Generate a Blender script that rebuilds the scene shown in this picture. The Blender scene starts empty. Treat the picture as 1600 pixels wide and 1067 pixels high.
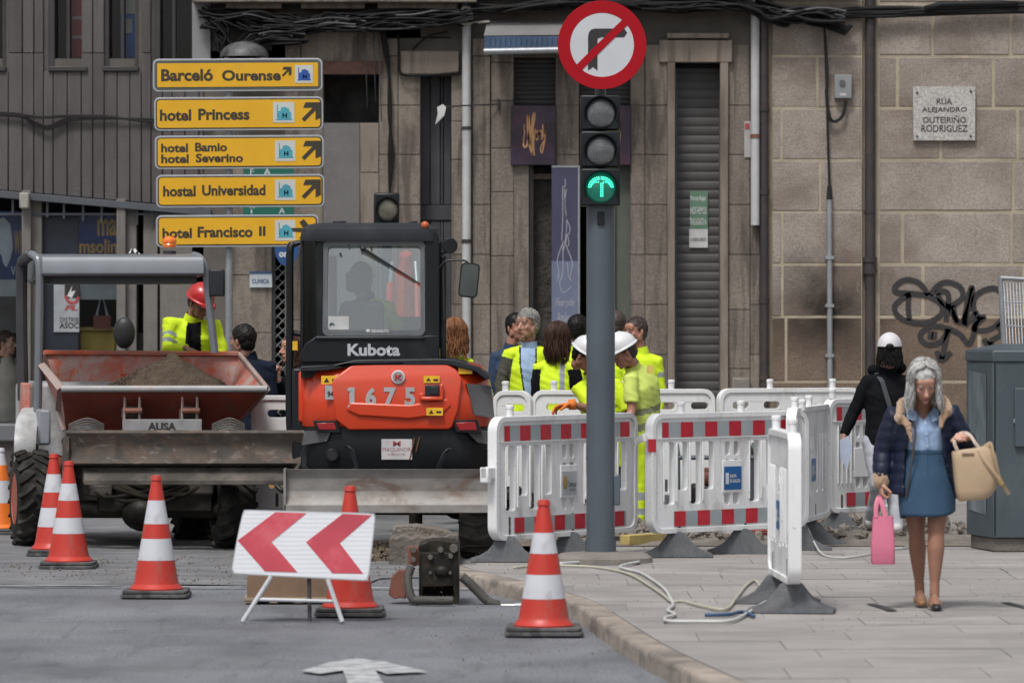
import bpy, math, random
from math import sin, cos, pi, radians, sqrt, atan2
from mathutils import Vector, Matrix, Euler, noise
from mathutils.geometry import tessellate_polygon
random.seed(7)
SC = bpy.context.scene
COL = SC.collection
# ------------------------------------------------------------------ camera, sky, sun, exposure
F, HZ, CH = 7000.0, 488.0, 1.82          # focal length in photo pixels, horizon row, eye height (m)
cam = bpy.data.cameras.new('camera')
cam.sensor_width = 36.0
cam.lens = 36.0 * F / 1600.0
cam.shift_y = -(533.5 - HZ) / 1600.0
cam.clip_start, cam.clip_end = 0.5, 1000.0
cam.dof.use_dof = True
cam.dof.focus_distance = 33.3
cam.dof.aperture_fstop = 3.9
cam_o = bpy.data.objects.new('camera', cam)
cam_o.location = (0, 0, CH)
cam_o.rotation_euler = (pi / 2, 0, 0)
COL.objects.link(cam_o)
SC.camera = cam_o
world = bpy.data.worlds.new('World')
SC.world = world
world.use_nodes = True
wn = world.node_tree
wn.nodes.clear()
SUN_EL, SUN_AZ = radians(60), radians(205)     # azimuth clockwise from +Y (high, behind the camera's left)
sky = wn.nodes.new('ShaderNodeTexSky')
sky.sky_type = 'NISHITA'
sky.sun_disc = False
sky.sun_elevation = SUN_EL
sky.sun_rotation = SUN_AZ
sky.dust_density = 4.0
sky.air_density = 1.0
hs = wn.nodes.new('ShaderNodeHueSaturation')   # overcast: the blue is mostly washed out of the sky
hs.inputs['Saturation'].default_value = 0.28
bg = wn.nodes.new('ShaderNodeBackground')
bg.inputs['Strength'].default_value = 0.088
wo = wn.nodes.new('ShaderNodeOutputWorld')
wn.links.new(sky.outputs[0], hs.inputs['Color'])
wn.links.new(hs.outputs[0], bg.inputs['Color'])
wn.links.new(bg.outputs[0], wo.inputs['Surface'])
sl = bpy.data.lights.new('sun', 'SUN')
sl.energy = 1.5
sl.angle = radians(13)
sl.color = (1.0, 0.97, 0.93)
so = bpy.data.objects.new('sun', sl)
_dir = Vector((sin(SUN_AZ) * cos(SUN_EL), cos(SUN_AZ) * cos(SUN_EL), sin(SUN_EL)))
so.rotation_euler = _dir.to_track_quat('Z', 'Y').to_euler()
so.location = (0, 0, 60)
COL.objects.link(so)
SC.view_settings.view_transform = 'Standard'
SC.view_settings.look = 'None'
SC.view_settings.gamma = 1.0
SC.view_settings.use_curve_mapping = False
SC.view_settings.exposure = 0.62

# ------------------------------------------------------------------ measuring helpers (photo pixel + distance -> metres)
def X(px, d): return (px - 800.0) * d / F
def Z(py, d): return CH + (HZ - py) * d / F
def P(px, py, d): return Vector((X(px, d), d, Z(py, d)))
def DG(py, z0=0.0): return F * (CH - z0) / (py - HZ)
KERB = 0.10

# ------------------------------------------------------------------ materials
_M = {}
def nd(nt, t, **k):
    n = nt.nodes.new(t)
    for a, b in k.items(): setattr(n, a, b)
    return n
def M(name, col=None, rough=0.6, metal=0.0, var=0.15, vs=6.0, bump=0.0, bs=80.0, dirt=0.0, dcol=(0.05, 0.04, 0.03),
      ds=3.0, dstretch=(1, 1, 1), rnd=0.0, emit=None, es=1.0, coat=0.0, speck=0.0, sscale=150.0, spec=0.5, wave=None, sheen=0.0, sss=0.0):
    if name in _M: return _M[name]
    m = bpy.data.materials.new(name)
    m.use_nodes = True
    nt = m.node_tree
    b = nt.nodes['Principled BSDF']
    b.inputs['Roughness'].default_value = rough
    b.inputs['Metallic'].default_value = metal
    b.inputs['Specular IOR Level'].default_value = spec
    if coat: b.inputs['Coat Weight'].default_value = coat; b.inputs['Coat Roughness'].default_value = 0.12
    if sheen: b.inputs['Sheen Weight'].default_value = sheen
    if sss: b.inputs['Subsurface Weight'].default_value = sss; b.inputs['Subsurface Radius'].default_value = (0.012, 0.005, 0.003); b.inputs['Subsurface Scale'].default_value = 1.0
    tc = nd(nt, 'ShaderNodeTexCoord')
    L = nt.links.new
    no = nd(nt, 'ShaderNodeTexNoise'); no.inputs['Scale'].default_value = vs; no.inputs['Detail'].default_value = 6
    L(tc.outputs['Object'], no.inputs['Vector'])
    mr = nd(nt, 'ShaderNodeMapRange')
    mr.inputs['From Min'].default_value = 0.3; mr.inputs['From Max'].default_value = 0.7
    mr.inputs['To Min'].default_value = 1 - var; mr.inputs['To Max'].default_value = 1 + var
    L(no.outputs['Fac'], mr.inputs['Value'])
    val = mr.outputs['Result']
    def mul(a, bsock):
        q = nd(nt, 'ShaderNodeMath', operation='MULTIPLY'); L(a, q.inputs[0]); L(bsock, q.inputs[1]); return q.outputs[0]
    if rnd:
        oi = nd(nt, 'ShaderNodeObjectInfo'); r = nd(nt, 'ShaderNodeMapRange')
        r.inputs['To Min'].default_value = 1 - rnd; r.inputs['To Max'].default_value = 1 + rnd
        L(oi.outputs['Random'], r.inputs['Value']); val = mul(val, r.outputs['Result'])
    if speck:
        sn = nd(nt, 'ShaderNodeTexNoise'); sn.inputs['Scale'].default_value = sscale; sn.inputs['Detail'].default_value = 3
        L(tc.outputs['Object'], sn.inputs['Vector'])
        r = nd(nt, 'ShaderNodeMapRange'); r.inputs['From Min'].default_value = 0.35; r.inputs['From Max'].default_value = 0.65
        r.inputs['To Min'].default_value = 1 - speck; r.inputs['To Max'].default_value = 1 + speck
        L(sn.outputs['Fac'], r.inputs['Value']); val = mul(val, r.outputs['Result'])
    vm = nd(nt, 'ShaderNodeVectorMath', operation='SCALE'); vm.inputs[0].default_value = col
    L(val, vm.inputs['Scale'])
    cs = vm.outputs[0]
    if dirt:
        mp = nd(nt, 'ShaderNodeMapping'); mp.inputs['Scale'].default_value = dstretch; L(tc.outputs['Object'], mp.inputs['Vector'])
        dn = nd(nt, 'ShaderNodeTexNoise'); dn.inputs['Scale'].default_value = ds; dn.inputs['Detail'].default_value = 8; dn.inputs['Roughness'].default_value = 0.65
        L(mp.outputs[0], dn.inputs['Vector'])
        r = nd(nt, 'ShaderNodeMapRange'); r.inputs['From Min'].default_value = 0.62 - dirt * 0.35; r.inputs['From Max'].default_value = 0.78 - dirt * 0.2
        r.inputs['To Max'].default_value = min(1.0, 0.35 + dirt)
        L(dn.outputs['Fac'], r.inputs['Value'])
        mx = nd(nt, 'ShaderNodeMix', data_type='RGBA'); L(r.outputs['Result'], mx.inputs['Factor'])
        L(cs, mx.inputs['A']); mx.inputs['B'].default_value = (*dcol, 1); cs = mx.outputs['Result']
    L(cs, b.inputs['Base Color'])
    hsrc = None
    if bump:
        bn = nd(nt, 'ShaderNodeTexNoise'); bn.inputs['Scale'].default_value = bs; bn.inputs['Detail'].default_value = 4
        L(tc.outputs['Object'], bn.inputs['Vector'])
        bp = nd(nt, 'ShaderNodeBump'); bp.inputs['Strength'].default_value = 1.0; bp.inputs['Distance'].default_value = bump
        L(bn.outputs['Fac'], bp.inputs['Height']); hsrc = bp
    if wave:   # (axis, scale, distance)
        wv = nd(nt, 'ShaderNodeTexWave', bands_direction=wave[0]); wv.inputs['Scale'].default_value = wave[1]; wv.inputs['Distortion'].default_value = 1.2
        wv.inputs['Detail Scale'].default_value = 2.0
        L(tc.outputs['Object'], wv.inputs['Vector'])
        b2 = nd(nt, 'ShaderNodeBump'); b2.inputs['Distance'].default_value = wave[2]
        L(wv.outputs['Fac'], b2.inputs['Height'])
        if hsrc: L(hsrc.outputs[0], b2.inputs['Normal'])
        hsrc = b2
    if hsrc: L(hsrc.outputs[0], b.inputs['Normal'])
    if emit:
        b.inputs['Emission Color'].default_value = (*emit, 1); b.inputs['Emission Strength'].default_value = es
    _M[name] = m
    return m
def layer(m, scale, stretch, lo, hi, col, amt=1.0, detail=6, loc=(0, 0, 0)):
    """one more coat of wear or staining over a material's colour, with its own irregular outline"""
    nt = m.node_tree; b = nt.nodes['Principled BSDF']; src = b.inputs['Base Color'].links[0].from_socket; L = nt.links.new
    tc = nd(nt, 'ShaderNodeTexCoord'); mp = nd(nt, 'ShaderNodeMapping'); mp.inputs['Scale'].default_value = stretch; mp.inputs['Location'].default_value = loc; L(tc.outputs['Object'], mp.inputs['Vector'])
    no = nd(nt, 'ShaderNodeTexNoise'); no.inputs['Scale'].default_value = scale; no.inputs['Detail'].default_value = detail; no.inputs['Roughness'].default_value = .6; no.inputs['Distortion'].default_value = .6; L(mp.outputs[0], no.inputs['Vector'])
    r = nd(nt, 'ShaderNodeMapRange'); r.inputs['From Min'].default_value = lo; r.inputs['From Max'].default_value = hi; r.inputs['To Max'].default_value = amt; L(no.outputs['Fac'], r.inputs['Value'])
    mx = nd(nt, 'ShaderNodeMix', data_type='RGBA'); L(r.outputs[0], mx.inputs['Factor']); L(src, mx.inputs['A']); mx.inputs['B'].default_value = (*col, 1); L(mx.outputs['Result'], b.inputs['Base Color'])
def glass(name, tint=(0.8, 0.85, 0.85), refl=0.12, rough=0.03):
    if name in _M: return _M[name]
    m = bpy.data.materials.new(name); m.use_nodes = True; nt = m.node_tree; nt.nodes.clear()
    o = nd(nt, 'ShaderNodeOutputMaterial'); mix = nd(nt, 'ShaderNodeMixShader')
    t = nd(nt, 'ShaderNodeBsdfTransparent'); t.inputs['Color'].default_value = (*tint, 1)
    g = nd(nt, 'ShaderNodeBsdfGlossy'); g.inputs['Roughness'].default_value = rough
    lw = nd(nt, 'ShaderNodeLayerWeight'); lw.inputs['Blend'].default_value = 0.2
    mr = nd(nt, 'ShaderNodeMapRange'); mr.inputs['To Min'].default_value = refl; mr.inputs['To Max'].default_value = 0.9
    nt.links.new(lw.outputs['Fresnel'], mr.inputs['Value']); nt.links.new(mr.outputs[0], mix.inputs[0])
    nt.links.new(t.outputs[0], mix.inputs[1]); nt.links.new(g.outputs[0], mix.inputs[2]); nt.links.new(mix.outputs[0], o.inputs[0])
    _M[name] = m
    return m

# ------------------------------------------------------------------ mesh building
def rrect(w, h, r, n=5, cx=0.0, cz=0.0):
    pts = []
    for sx, sz, a0 in ((1, 1, 0), (-1, 1, 90), (-1, -1, 180), (1, -1, 270)):
        for k in range(n + 1):
            a = radians(a0 + 90 * k / n)
            pts.append((cx + sx * (w / 2 - r) + r * cos(a), cz + sz * (h / 2 - r) + r * sin(a)))
    return pts
class MB:
    def __init__(s): s.v = []; s.f = []; s.m = []; s.cur = 0
    def add(s, vs, fs):
        b = len(s.v); s.v += [tuple(v) for v in vs]
        for f in fs: s.f.append(tuple(b + i for i in f)); s.m.append(s.cur)
        return s
    def box(s, c, sz, R=None):
        c = Vector(c); h = Vector(sz) / 2; vs = []
        for x in (-1, 1):
            for y in (-1, 1):
                for z in (-1, 1):
                    v = Vector((x * h.x, y * h.y, z * h.z))
                    vs.append(c + (R @ v if R else v))
        return s.add(vs, [(0, 1, 3, 2), (4, 6, 7, 5), (0, 4, 5, 1), (2, 3, 7, 6), (0, 2, 6, 4), (1, 5, 7, 3)])
    def b2(s, x0, x1, y0, y1, z0, z1): return s.box(((x0 + x1) / 2, (y0 + y1) / 2, (z0 + z1) / 2), (abs(x1 - x0), abs(y1 - y0), abs(z1 - z0)))
    def tube(s, pts, r, n=8, cap=True, closed=False, side=None, rnd=False):
        pts = [Vector(p) for p in pts]; N = len(pts)
        rs = [r] * N if isinstance(r, (int, float)) or (isinstance(r, tuple) and len(r) == 2) else list(r)
        if rnd:   # rounded ends
            def rr(q, k): return (q[0] * k, q[1] * k) if isinstance(q, tuple) else q * k
            def rm(q): return max(q) if isinstance(q, tuple) else q
            d0 = (pts[0] - pts[1]).normalized(); d1 = (pts[-1] - pts[-2]).normalized()
            pre = [(pts[0] + d0 * rm(rs[0]) * a, rr(rs[0], b)) for a, b in ((0.97, 0.25), (0.8, 0.6), (0.45, 0.88))]
            post = [(pts[-1] + d1 * rm(rs[-1]) * a, rr(rs[-1], b)) for a, b in ((0.45, 0.88), (0.8, 0.6), (0.97, 0.25))]
            pts = [p for p, _ in pre] + pts + [p for p, _ in post]; rs = [q for _, q in pre] + rs + [q for _, q in post]; N = len(pts)
        vs = []; fs = []; u = None
        for i in range(N):
            if closed: t = pts[(i + 1) % N] - pts[i - 1]
            else: t = pts[min(i + 1, N - 1)] - pts[max(i - 1, 0)]
            if t.length < 1e-9: t = Vector((0, 0, 1))
            t.normalize()
            if side is not None: u = Vector(side)
            elif u is None: u = Vector((0, 0, 1)) if abs(t.z) < 0.9 else Vector((1, 0, 0))
            u = (u - t * u.dot(t))
            if u.length < 1e-6: u = t.orthogonal()
            u.normalize(); w = t.cross(u)
            q = rs[i]; ra, rb = q if isinstance(q, tuple) else (q, q)
            for k in range(n):
                a = 2 * pi * k / n
                vs.append(pts[i] + u * cos(a) * ra + w * sin(a) * rb)
        for i in range(N if closed else N - 1):
            j = (i + 1) % N
            for k in range(n):
                k2 = (k + 1) % n
                fs.append((i * n + k, i * n + k2, j * n + k2, j * n + k))
        if cap and not closed:
            fs.append(tuple(range(n - 1, -1, -1))); fs.append(tuple((N - 1) * n + k for k in range(n)))
        return s.add(vs, fs)
    def cyl(s, a, b, r0, r1=None, n=16): return s.tube([a, b], [r0, r0 if r1 is None else r1], n)
    def ell(s, c, r, R=None, n=14, m=10):
        c = Vector(c); vs = [Vector((0, 0, r[2]))]; fs = []
        for i in range(1, m):
            a = pi * i / m
            for k in range(n):
                b = 2 * pi * k / n
                vs.append(Vector((r[0] * sin(a) * cos(b), r[1] * sin(a) * sin(b), r[2] * cos(a))))
        vs.append(Vector((0, 0, -r[2]))); last = len(vs) - 1
        for k in range(n): fs.append((0, 1 + k, 1 + (k + 1) % n)); fs.append((last, last - n + (k + 1) % n, last - n + k))
        for i in range(m - 2):
            for k in range(n):
                a = 1 + i * n + k; b = 1 + i * n + (k + 1) % n
                fs.append((a, a + n, b + n, b))
        return s.add([c + (R @ v if R else v) for v in vs], fs)
    def prism(s, out, y0, y1, holes=(), fn=None):
        """2D outline (x,z) with holes, extruded along y from y0 to y1; fn maps (x,y,z)->Vector."""
        loops = [[Vector((p[0], p[1], 0)) for p in out]] + [[Vector((p[0], p[1], 0)) for p in h] for h in holes]
        tr = tessellate_polygon(loops); flat = [p for l in loops for p in l]; n = len(flat)
        mp = fn or (lambda x, y, z: Vector((x, y, z)))
        vs = [mp(p.x, y0, p.y) for p in flat] + [mp(p.x, y1, p.y) for p in flat]
        area = sum(out[i][0] * out[(i + 1) % len(out)][1] - out[(i + 1) % len(out)][0] * out[i][1] for i in range(len(out)))
        fs = []
        for t in tr:
            a, b, c = (flat[i] for i in t)
            ccw = (b.x - a.x) * (c.y - a.y) - (b.y - a.y) * (c.x - a.x) > 0
            t2 = tuple(t) if ccw else tuple(reversed(t))       # ccw in xz seen from -y
            fs.append(t2); fs.append(tuple(i + n for i in reversed(t2)))
        base = 0
        for li, l in enumerate(loops):
            k = len(l)
            ar = sum(l[i].x * l[(i + 1) % k].y - l[(i + 1) % k].x * l[i].y for i in range(k))
            ccw = ar > 0
            if li: ccw = not ccw if False else ccw
            for i in range(k):
                a, b = base + i, base + (i + 1) % k
                q = (a, a + n, b + n, b) if (ccw == (li == 0)) else (a, b, b + n, a + n)
                fs.append(q)
            base += k
        return s.add(vs, fs)
    def lathe(s, prof, n=24, c=(0, 0, 0)):
        vs = []; fs = []
        for r, z in prof:
            for k in range(n):
                a = 2 * pi * k / n; vs.append((c[0] + r * cos(a), c[1] + r * sin(a), c[2] + z))
        for i in range(len(prof) - 1):
            for k in range(n):
                k2 = (k + 1) % n; fs.append((i * n + k, i * n + k2, (i + 1) * n + k2, (i + 1) * n + k))
        fs.append(tuple(range(n - 1, -1, -1))); fs.append(tuple((len(prof) - 1) * n + k for k in range(n)))
        return s.add(vs, fs)
    def rings(s, rings, cap=True):
        n = len(rings[0]); vs = [v for r in rings for v in r]; fs = []
        for i in range(len(rings) - 1):
            for k in range(n):
                k2 = (k + 1) % n; fs.append((i * n + k, i * n + k2, (i + 1) * n + k2, (i + 1) * n + k))
        if cap: fs.append(tuple(range(n - 1, -1, -1))); fs.append(tuple((len(rings) - 1) * n + k for k in range(n)))
        return s.add(vs, fs)
    def grid(s, fn, nu, nv):
        vs = [fn(i / nu, j / nv) for j in range(nv + 1) for i in range(nu + 1)]
        fs = [(j * (nu + 1) + i, j * (nu + 1) + i + 1, (j + 1) * (nu + 1) + i + 1, (j + 1) * (nu + 1) + i) for j in range(nv) for i in range(nu)]
        return s.add(vs, fs)

WM = {}
def wm(o): return WM.get(o.name, Matrix.Identity(4))
def mesh_of(name, mb, mats, sharp=35):
    me = bpy.data.meshes.new(name)
    me.from_pydata([tuple(v) for v in mb.v], [], mb.f)
    for m in (mats if isinstance(mats, (list, tuple)) else [mats]): me.materials.append(m)
    me.polygons.foreach_set('material_index', mb.m)
    me.polygons.foreach_set('use_smooth', [True] * len(me.polygons))
    me.update()
    import bmesh
    bm = bmesh.new(); bm.from_mesh(me); bmesh.ops.recalc_face_normals(bm, faces=bm.faces); bm.to_mesh(me); bm.free()
    if sharp is not None: me.set_sharp_from_angle(angle=radians(sharp))
    return me
def O(name, data, mat=None, parent=None, world=True, bevel=0, label=None, sharp=35, kind=None, seg=2):
    """data: MB or mesh. world=True: the coordinates are world metres whatever the parent is."""
    me = mesh_of(name, data, mat, sharp) if isinstance(data, MB) else data
    o = bpy.data.objects.new(name, me); COL.objects.link(o)
    if parent is not None:
        o.parent = parent
        if world:
            o.matrix_parent_inverse = wm(parent).inverted(); WM[o.name] = Matrix.Identity(4)
        else: WM[o.name] = wm(parent).copy()
    if bevel:
        b = o.modifiers.new('bevel', 'BEVEL'); b.width = bevel; b.segments = seg; b.limit_method = 'ANGLE'; b.angle_limit = radians(40)
        b.harden_normals = False
    if label: o['label'] = label
    if kind: o['kind'] = kind
    return o
def T(name, label, cat, loc=(0, 0, 0), rz=0.0, group=None, kind=None):
    o = bpy.data.objects.new(name, None); COL.objects.link(o); o.empty_display_size = 0.1
    o.location = loc; o.rotation_euler = (0, 0, rz)
    WM[o.name] = Matrix.Translation(Vector(loc)) @ Matrix.Rotation(rz, 4, 'Z')
    o['label'] = label; o['category'] = cat
    if group: o['group'] = group
    return o
def tag(o, label, cat, group=None):
    o['label'] = label; o['category'] = cat
    if group: o['group'] = group
    return o
def dup(root, loc, rz, label, group=None):
    r = root.copy(); COL.objects.link(r); r.location = loc; r.rotation_euler = (0, 0, rz); r['label'] = label
    if group: r['group'] = group
    def rec(src, dst):
        for ch in [c for c in src.children]:
            c = ch.copy(); COL.objects.link(c); c.parent = dst; c.matrix_parent_inverse = ch.matrix_parent_inverse.copy(); rec(ch, c)
    rec(root, r)
    WM[r.name] = Matrix.Translation(Vector(loc)) @ Matrix.Rotation(rz, 4, 'Z')
    return r
def text(name, s, x0, x1, z0, z1, y, mat, parent, bold=0.0, fn=None, ext=0.001, world=True, sub=0, shear=0.0, align=None):
    """Lettering filling the box x0..x1, z0..z1 on a plane facing -Y at depth y (or mapped by fn)."""
    cu = bpy.data.curves.new(name, 'FONT'); cu.body = s; cu.size = 1.0; cu.offset = bold; cu.extrude = 0.0; cu.resolution_u = 3; cu.shear = shear
    if align: cu.align_x = align
    tmp = bpy.data.objects.new('tmp', cu); COL.objects.link(tmp)
    me = bpy.data.meshes.new_from_object(tmp.evaluated_get(bpy.context.evaluated_depsgraph_get()))
    bpy.data.objects.remove(tmp); bpy.data.curves.remove(cu)
    xs = [v.co.x for v in me.vertices]; ys = [v.co.y for v in me.vertices]
    ax, bx, ay, by = min(xs), max(xs), min(ys), max(ys)
    for v in me.vertices:
        x = x0 + (v.co.x - ax) / (bx - ax) * (x1 - x0); z = z0 + (v.co.y - ay) / max(by - ay, 1e-6) * (z1 - z0)
        v.co = fn(x, z) if fn else Vector((x, y, z))
    me.materials.clear(); me.materials.append(mat); me.name = name
    return O(name, me, None, parent, world)
def ribbon(mb, pts, w, y, closed=False):
    """flat painted stroke through 2D points (x,z) on plane y, as a thin closed band"""
    pts = [Vector((p[0], p[1])) for p in pts]; q = []
    for i in range(len(pts) - 1):
        a = pts[max(i - 1, 0)]; b = pts[i]; c = pts[i + 1]; d = pts[min(i + 2, len(pts) - 1)]
        for k in range(6):
            t = k / 6; q.append(0.5 * ((2 * b) + (c - a) * t + (2 * a - 5 * b + 4 * c - d) * t * t + (3 * b - a - 3 * c + d) * t ** 3))
    q.append(pts[-1]); vs = []; fs = []
    for i, p in enumerate(q):
        t = q[min(i + 1, len(q) - 1)] - q[max(i - 1, 0)]
        if t.length < 1e-9: t = Vector((1, 0))
        t.normalize(); n = Vector((-t.y, t.x)) * (w / 2)
        for a in (p + n, p - n): vs.append((a.x, y, a.y))
    for i in range(len(q) - 1): fs.append((2 * i, 2 * i + 1, 2 * i + 3, 2 * i + 2))
    mb.add(vs, fs)
def smoothline(pts, k=6):
    pts = [Vector(p) for p in pts]; q = []
    for i in range(len(pts) - 1):
        a = pts[max(i - 1, 0)]; b = pts[i]; c = pts[i + 1]; d = pts[min(i + 2, len(pts) - 1)]
        for j in range(k):
            t = j / k; q.append(0.5 * ((2 * b) + (c - a) * t + (2 * a - 5 * b + 4 * c - d) * t * t + (3 * b - a - 3 * c + d) * t ** 3))
    q.append(pts[-1]); return q
def remesh(mb, voxel, it=3, zone=None, mats=(), fac=0.5, name='skin', disp=None):
    """One closed organic surface around overlapping volumes. zone(c)->material index, or -1 to cut the face away."""
    me = bpy.data.meshes.new('tmp'); me.from_pydata([tuple(v) for v in mb.v], [], mb.f); me.update()
    import bmesh
    bm = bmesh.new(); bm.from_mesh(me); bmesh.ops.recalc_face_normals(bm, faces=bm.faces); bm.to_mesh(me); bm.free()
    o = bpy.data.objects.new('tmp', me); COL.objects.link(o)
    r = o.modifiers.new('r', 'REMESH'); r.mode = 'VOXEL'; r.voxel_size = voxel
    if it: s = o.modifiers.new('s', 'SMOOTH'); s.factor = fac; s.iterations = it
    out = bpy.data.meshes.new_from_object(o.evaluated_get(bpy.context.evaluated_depsgraph_get()))
    bpy.data.objects.remove(o); bpy.data.meshes.remove(me)
    if disp:
        ns = [v.normal.copy() for v in out.vertices]
        for v, n in zip(out.vertices, ns): v.co += n * disp(v.co)
    out.materials.clear()
    for m in mats: out.materials.append(m)
    if zone:
        kill = []
        for p in out.polygons:
            z = zone(p.center)
            if z < 0: kill.append(p.index)
            else: p.material_index = z
        if kill:
            bm = bmesh.new(); bm.from_mesh(out); bm.faces.ensure_lookup_table()
            bmesh.ops.delete(bm, geom=[bm.faces[i] for i in kill], context='FACES'); bm.to_mesh(out); bm.free()
    for p in out.polygons: p.use_smooth = True
    out.name = name
    return out
# ------------------------------------------------------------------ ground, road, pavement, kerb
asph = M('asphalt', (0.150, 0.157, 0.175), rough=0.85, var=0.3, vs=0.9, bump=0.007, bs=120, dirt=0.5, dcol=(0.175, 0.18, 0.19), ds=1.3, dstretch=(0.6, 0.9, 1), speck=0.4, sscale=60)
dusty = M('dusty_asphalt', (0.18, 0.182, 0.19), rough=0.9, var=0.25, vs=2.0, bump=0.006, bs=70, dirt=0.5, dcol=(0.09, 0.09, 0.095), ds=2.2, dstretch=(0.5, 1.6, 1), speck=0.25)
pave = M('granite_paving', (0.285, 0.268, 0.258), rough=0.8, var=0.14, vs=1.7, bump=0.002, bs=120, rnd=0.06, dirt=0.35, dcol=(0.20, 0.193, 0.19), ds=2.0, dstretch=(0.5, 2.5, 1), speck=0.14)
kerbm = M('kerb_stone', (0.31, 0.265, 0.225), rough=0.85, var=0.18, vs=3, bump=0.006, bs=60, rnd=0.12, dirt=0.4, dcol=(0.11, 0.1, 0.09), ds=5, speck=0.18)
layer(asph, 1.1, (1, .45, 1), .50, .64, (.088, .093, .105), .6); layer(asph, 3.2, (2.2, .25, 1), .58, .70, (.07, .073, .082), .6, loc=(3, 1, 0)); layer(asph, 26, (1, 1, 1), .66, .72, (.04, .042, .047), .8)
layer(dusty, 2.2, (.6, 1.4, 1), .48, .60, (.11, .112, .118), .8); layer(dusty, 22, (1, 1, 1), .62, .68, (.30, .29, .28), .7)
layer(pave, 1.4, (.7, 1.2, 1), .50, .66, (.19, .18, .175), .6); layer(pave, 30, (1, 1, 1), .68, .73, (.10, .095, .09), .7); layer(kerbm, 3, (1, 1, 3), .48, .62, (.11, .098, .088), .7)
earth = M('earth', (0.13, 0.1, 0.075), rough=0.95, var=0.35, vs=12, bump=0.02, bs=40, speck=0.3)
jointm = M('joint_mortar', (0.21, 0.20, 0.195), rough=0.95)
paint = M('worn_road_paint', (0.52, 0.53, 0.54), rough=0.75, var=0.12, vs=9, dirt=0.65, dcol=(0.16, 0.165, 0.18), ds=9, bump=0.002, bs=90)

def sheet(name, poly, z, mat, kind='structure', th=0.0):
    mb = MB()
    if th:
        mb.prism(poly, z - th, z, fn=lambda x, y, w: Vector((x, w, y)))
    else:
        mb.add([(x, y, z) for x, y in poly], [tuple(range(len(poly)))])
    o = O(name, mb, mat, None); o['kind'] = kind
    return o
sheet('ground', [(-250, -60), (250, -60), (250, 300), (-250, 300)], -0.02, earth)
g = MB(); g.grid(lambda u, v: Vector((-14 + 28 * u, 4 + 48 * v, 0.0 + 0.006 * noise.noise(Vector((u * 22, v * 40, 0))))), 70, 120)
rd = O('road', g, asph, None); rd['kind'] = 'structure'
# kerb line: world points along the foot of the kerb face (road side), from near to far
KL = [(1.75, 16.0), (1.32, 18.5), (1.02, 20.3), (0.77, 22.1), (0.577, 23.9), (0.377, 26.4), (0.235, 27.3), (0.10, 28.0), (-0.09, 28.75), (-0.35, 29.75), (-0.50, 30.45)]
KS = smoothline([(x, y, 0) for x, y in KL], 5)
# pavement body behind the kerb: right of the kerb, up to the broken-up works area, then along to the houses
pav_poly = [(p.x + 0.13, p.y) for p in KS] + [(0.1, 31.4), (0.3, 34), (0.4, 40.2), (14, 40.2), (14, 16.0)]
sheet('pavement', pav_poly, KERB - 0.0055, jointm, th=0.3)
sheet('far_pavement', [(-14, 40.2), (14, 40.2), (14, 52), (-14, 52)], KERB, pave, th=0.3)
pv = bpy.data.objects['pavement']
# kerb stones
acc = 0.0; start = 0; stones = []
for i in range(1, len(KS)):
    acc += (KS[i] - KS[i - 1]).length
    if acc > 0.95 or i == len(KS) - 1: stones.append((start, i)); start = i; acc = 0.0
for a, b in stones:
    mb = MB(); rgs = []
    seg = KS[a:b + 1]
    for j, p in enumerate(seg):
        k = a + j
        t = (KS[min(k + 1, len(KS) - 1)] - KS[max(k - 1, 0)]).normalized(); n = Vector((t.y, -t.x, 0))
        if n.x < 0: n = -n
        e = 0.003 if j == 0 else (-0.003 if j == len(seg) - 1 else 0)
        q = p + t * e
        w = 0.004 * noise.noise(q * 9)
        prof = [(0.0, -0.08), (0.004 + w, 0.075), (0.009 + w, 0.092), (0.022, KERB - 0.001 + w), (0.14, KERB + w), (0.14, -0.08)]
        rgs.append([q + n * u + Vector((0, 0, z)) for u, z in prof])
    mb.rings(rgs)
    O('kerb_stone', mb, kerbm, pv, sharp=50)
def kerb_x(y):
    for i in range(len(KS) - 1):
        if KS[i].y <= y <= KS[i + 1].y:
            t = (y - KS[i].y) / (KS[i + 1].y - KS[i].y); return KS[i].x * (1 - t) + KS[i + 1].x * t
    return KS[-1].x if y > KS[-1].y else KS[0].x
# paving slabs, one object each, rows across the view, slightly skewed like the real courses
yrow = 19.2; row = 0
while yrow < 34.0:
    dep = 0.6
    x = -1.2 - random.random() * 0.6
    while x < 5.6:
        w = random.choice((0.8, 0.95, 1.1)); x1 = x + w
        yb = yrow; yt = yrow + dep
        lx = max(kerb_x(yb + dep / 2) + 0.15, 0.35 if yb > 31 else -9)
        xa = max(x, lx)
        if x1 - xa > 0.12 and yt > 19.0:
            g = 0.003; h = KERB + random.uniform(-0.0025, 0.0025)
            sk = 0.05
            mb = MB()
            la = xa + g if x >= lx else kerb_x(yb) + 0.15 if yb < 31 else 0.35
            lb = xa + g if x >= lx else kerb_x(yt) + 0.15 if yb < 31 else 0.35
            ps = [(la, yb + g + sk * la), (x1 - g, yb + g + sk * x1), (x1 - g, yt - g + sk * x1), (lb, yt - g + sk * lb)]
            mb.add([(px, py, h - 0.06) for px, py in ps] + [(px, py, h) for px, py in ps], [(4, 5, 6, 7), (0, 1, 5, 4), (1, 2, 6, 5), (2, 3, 7, 6), (3, 0, 4, 7)])
            O('paving_slab', mb, pave, pv)
        x = x1
    yrow += dep; row += 1
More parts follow.
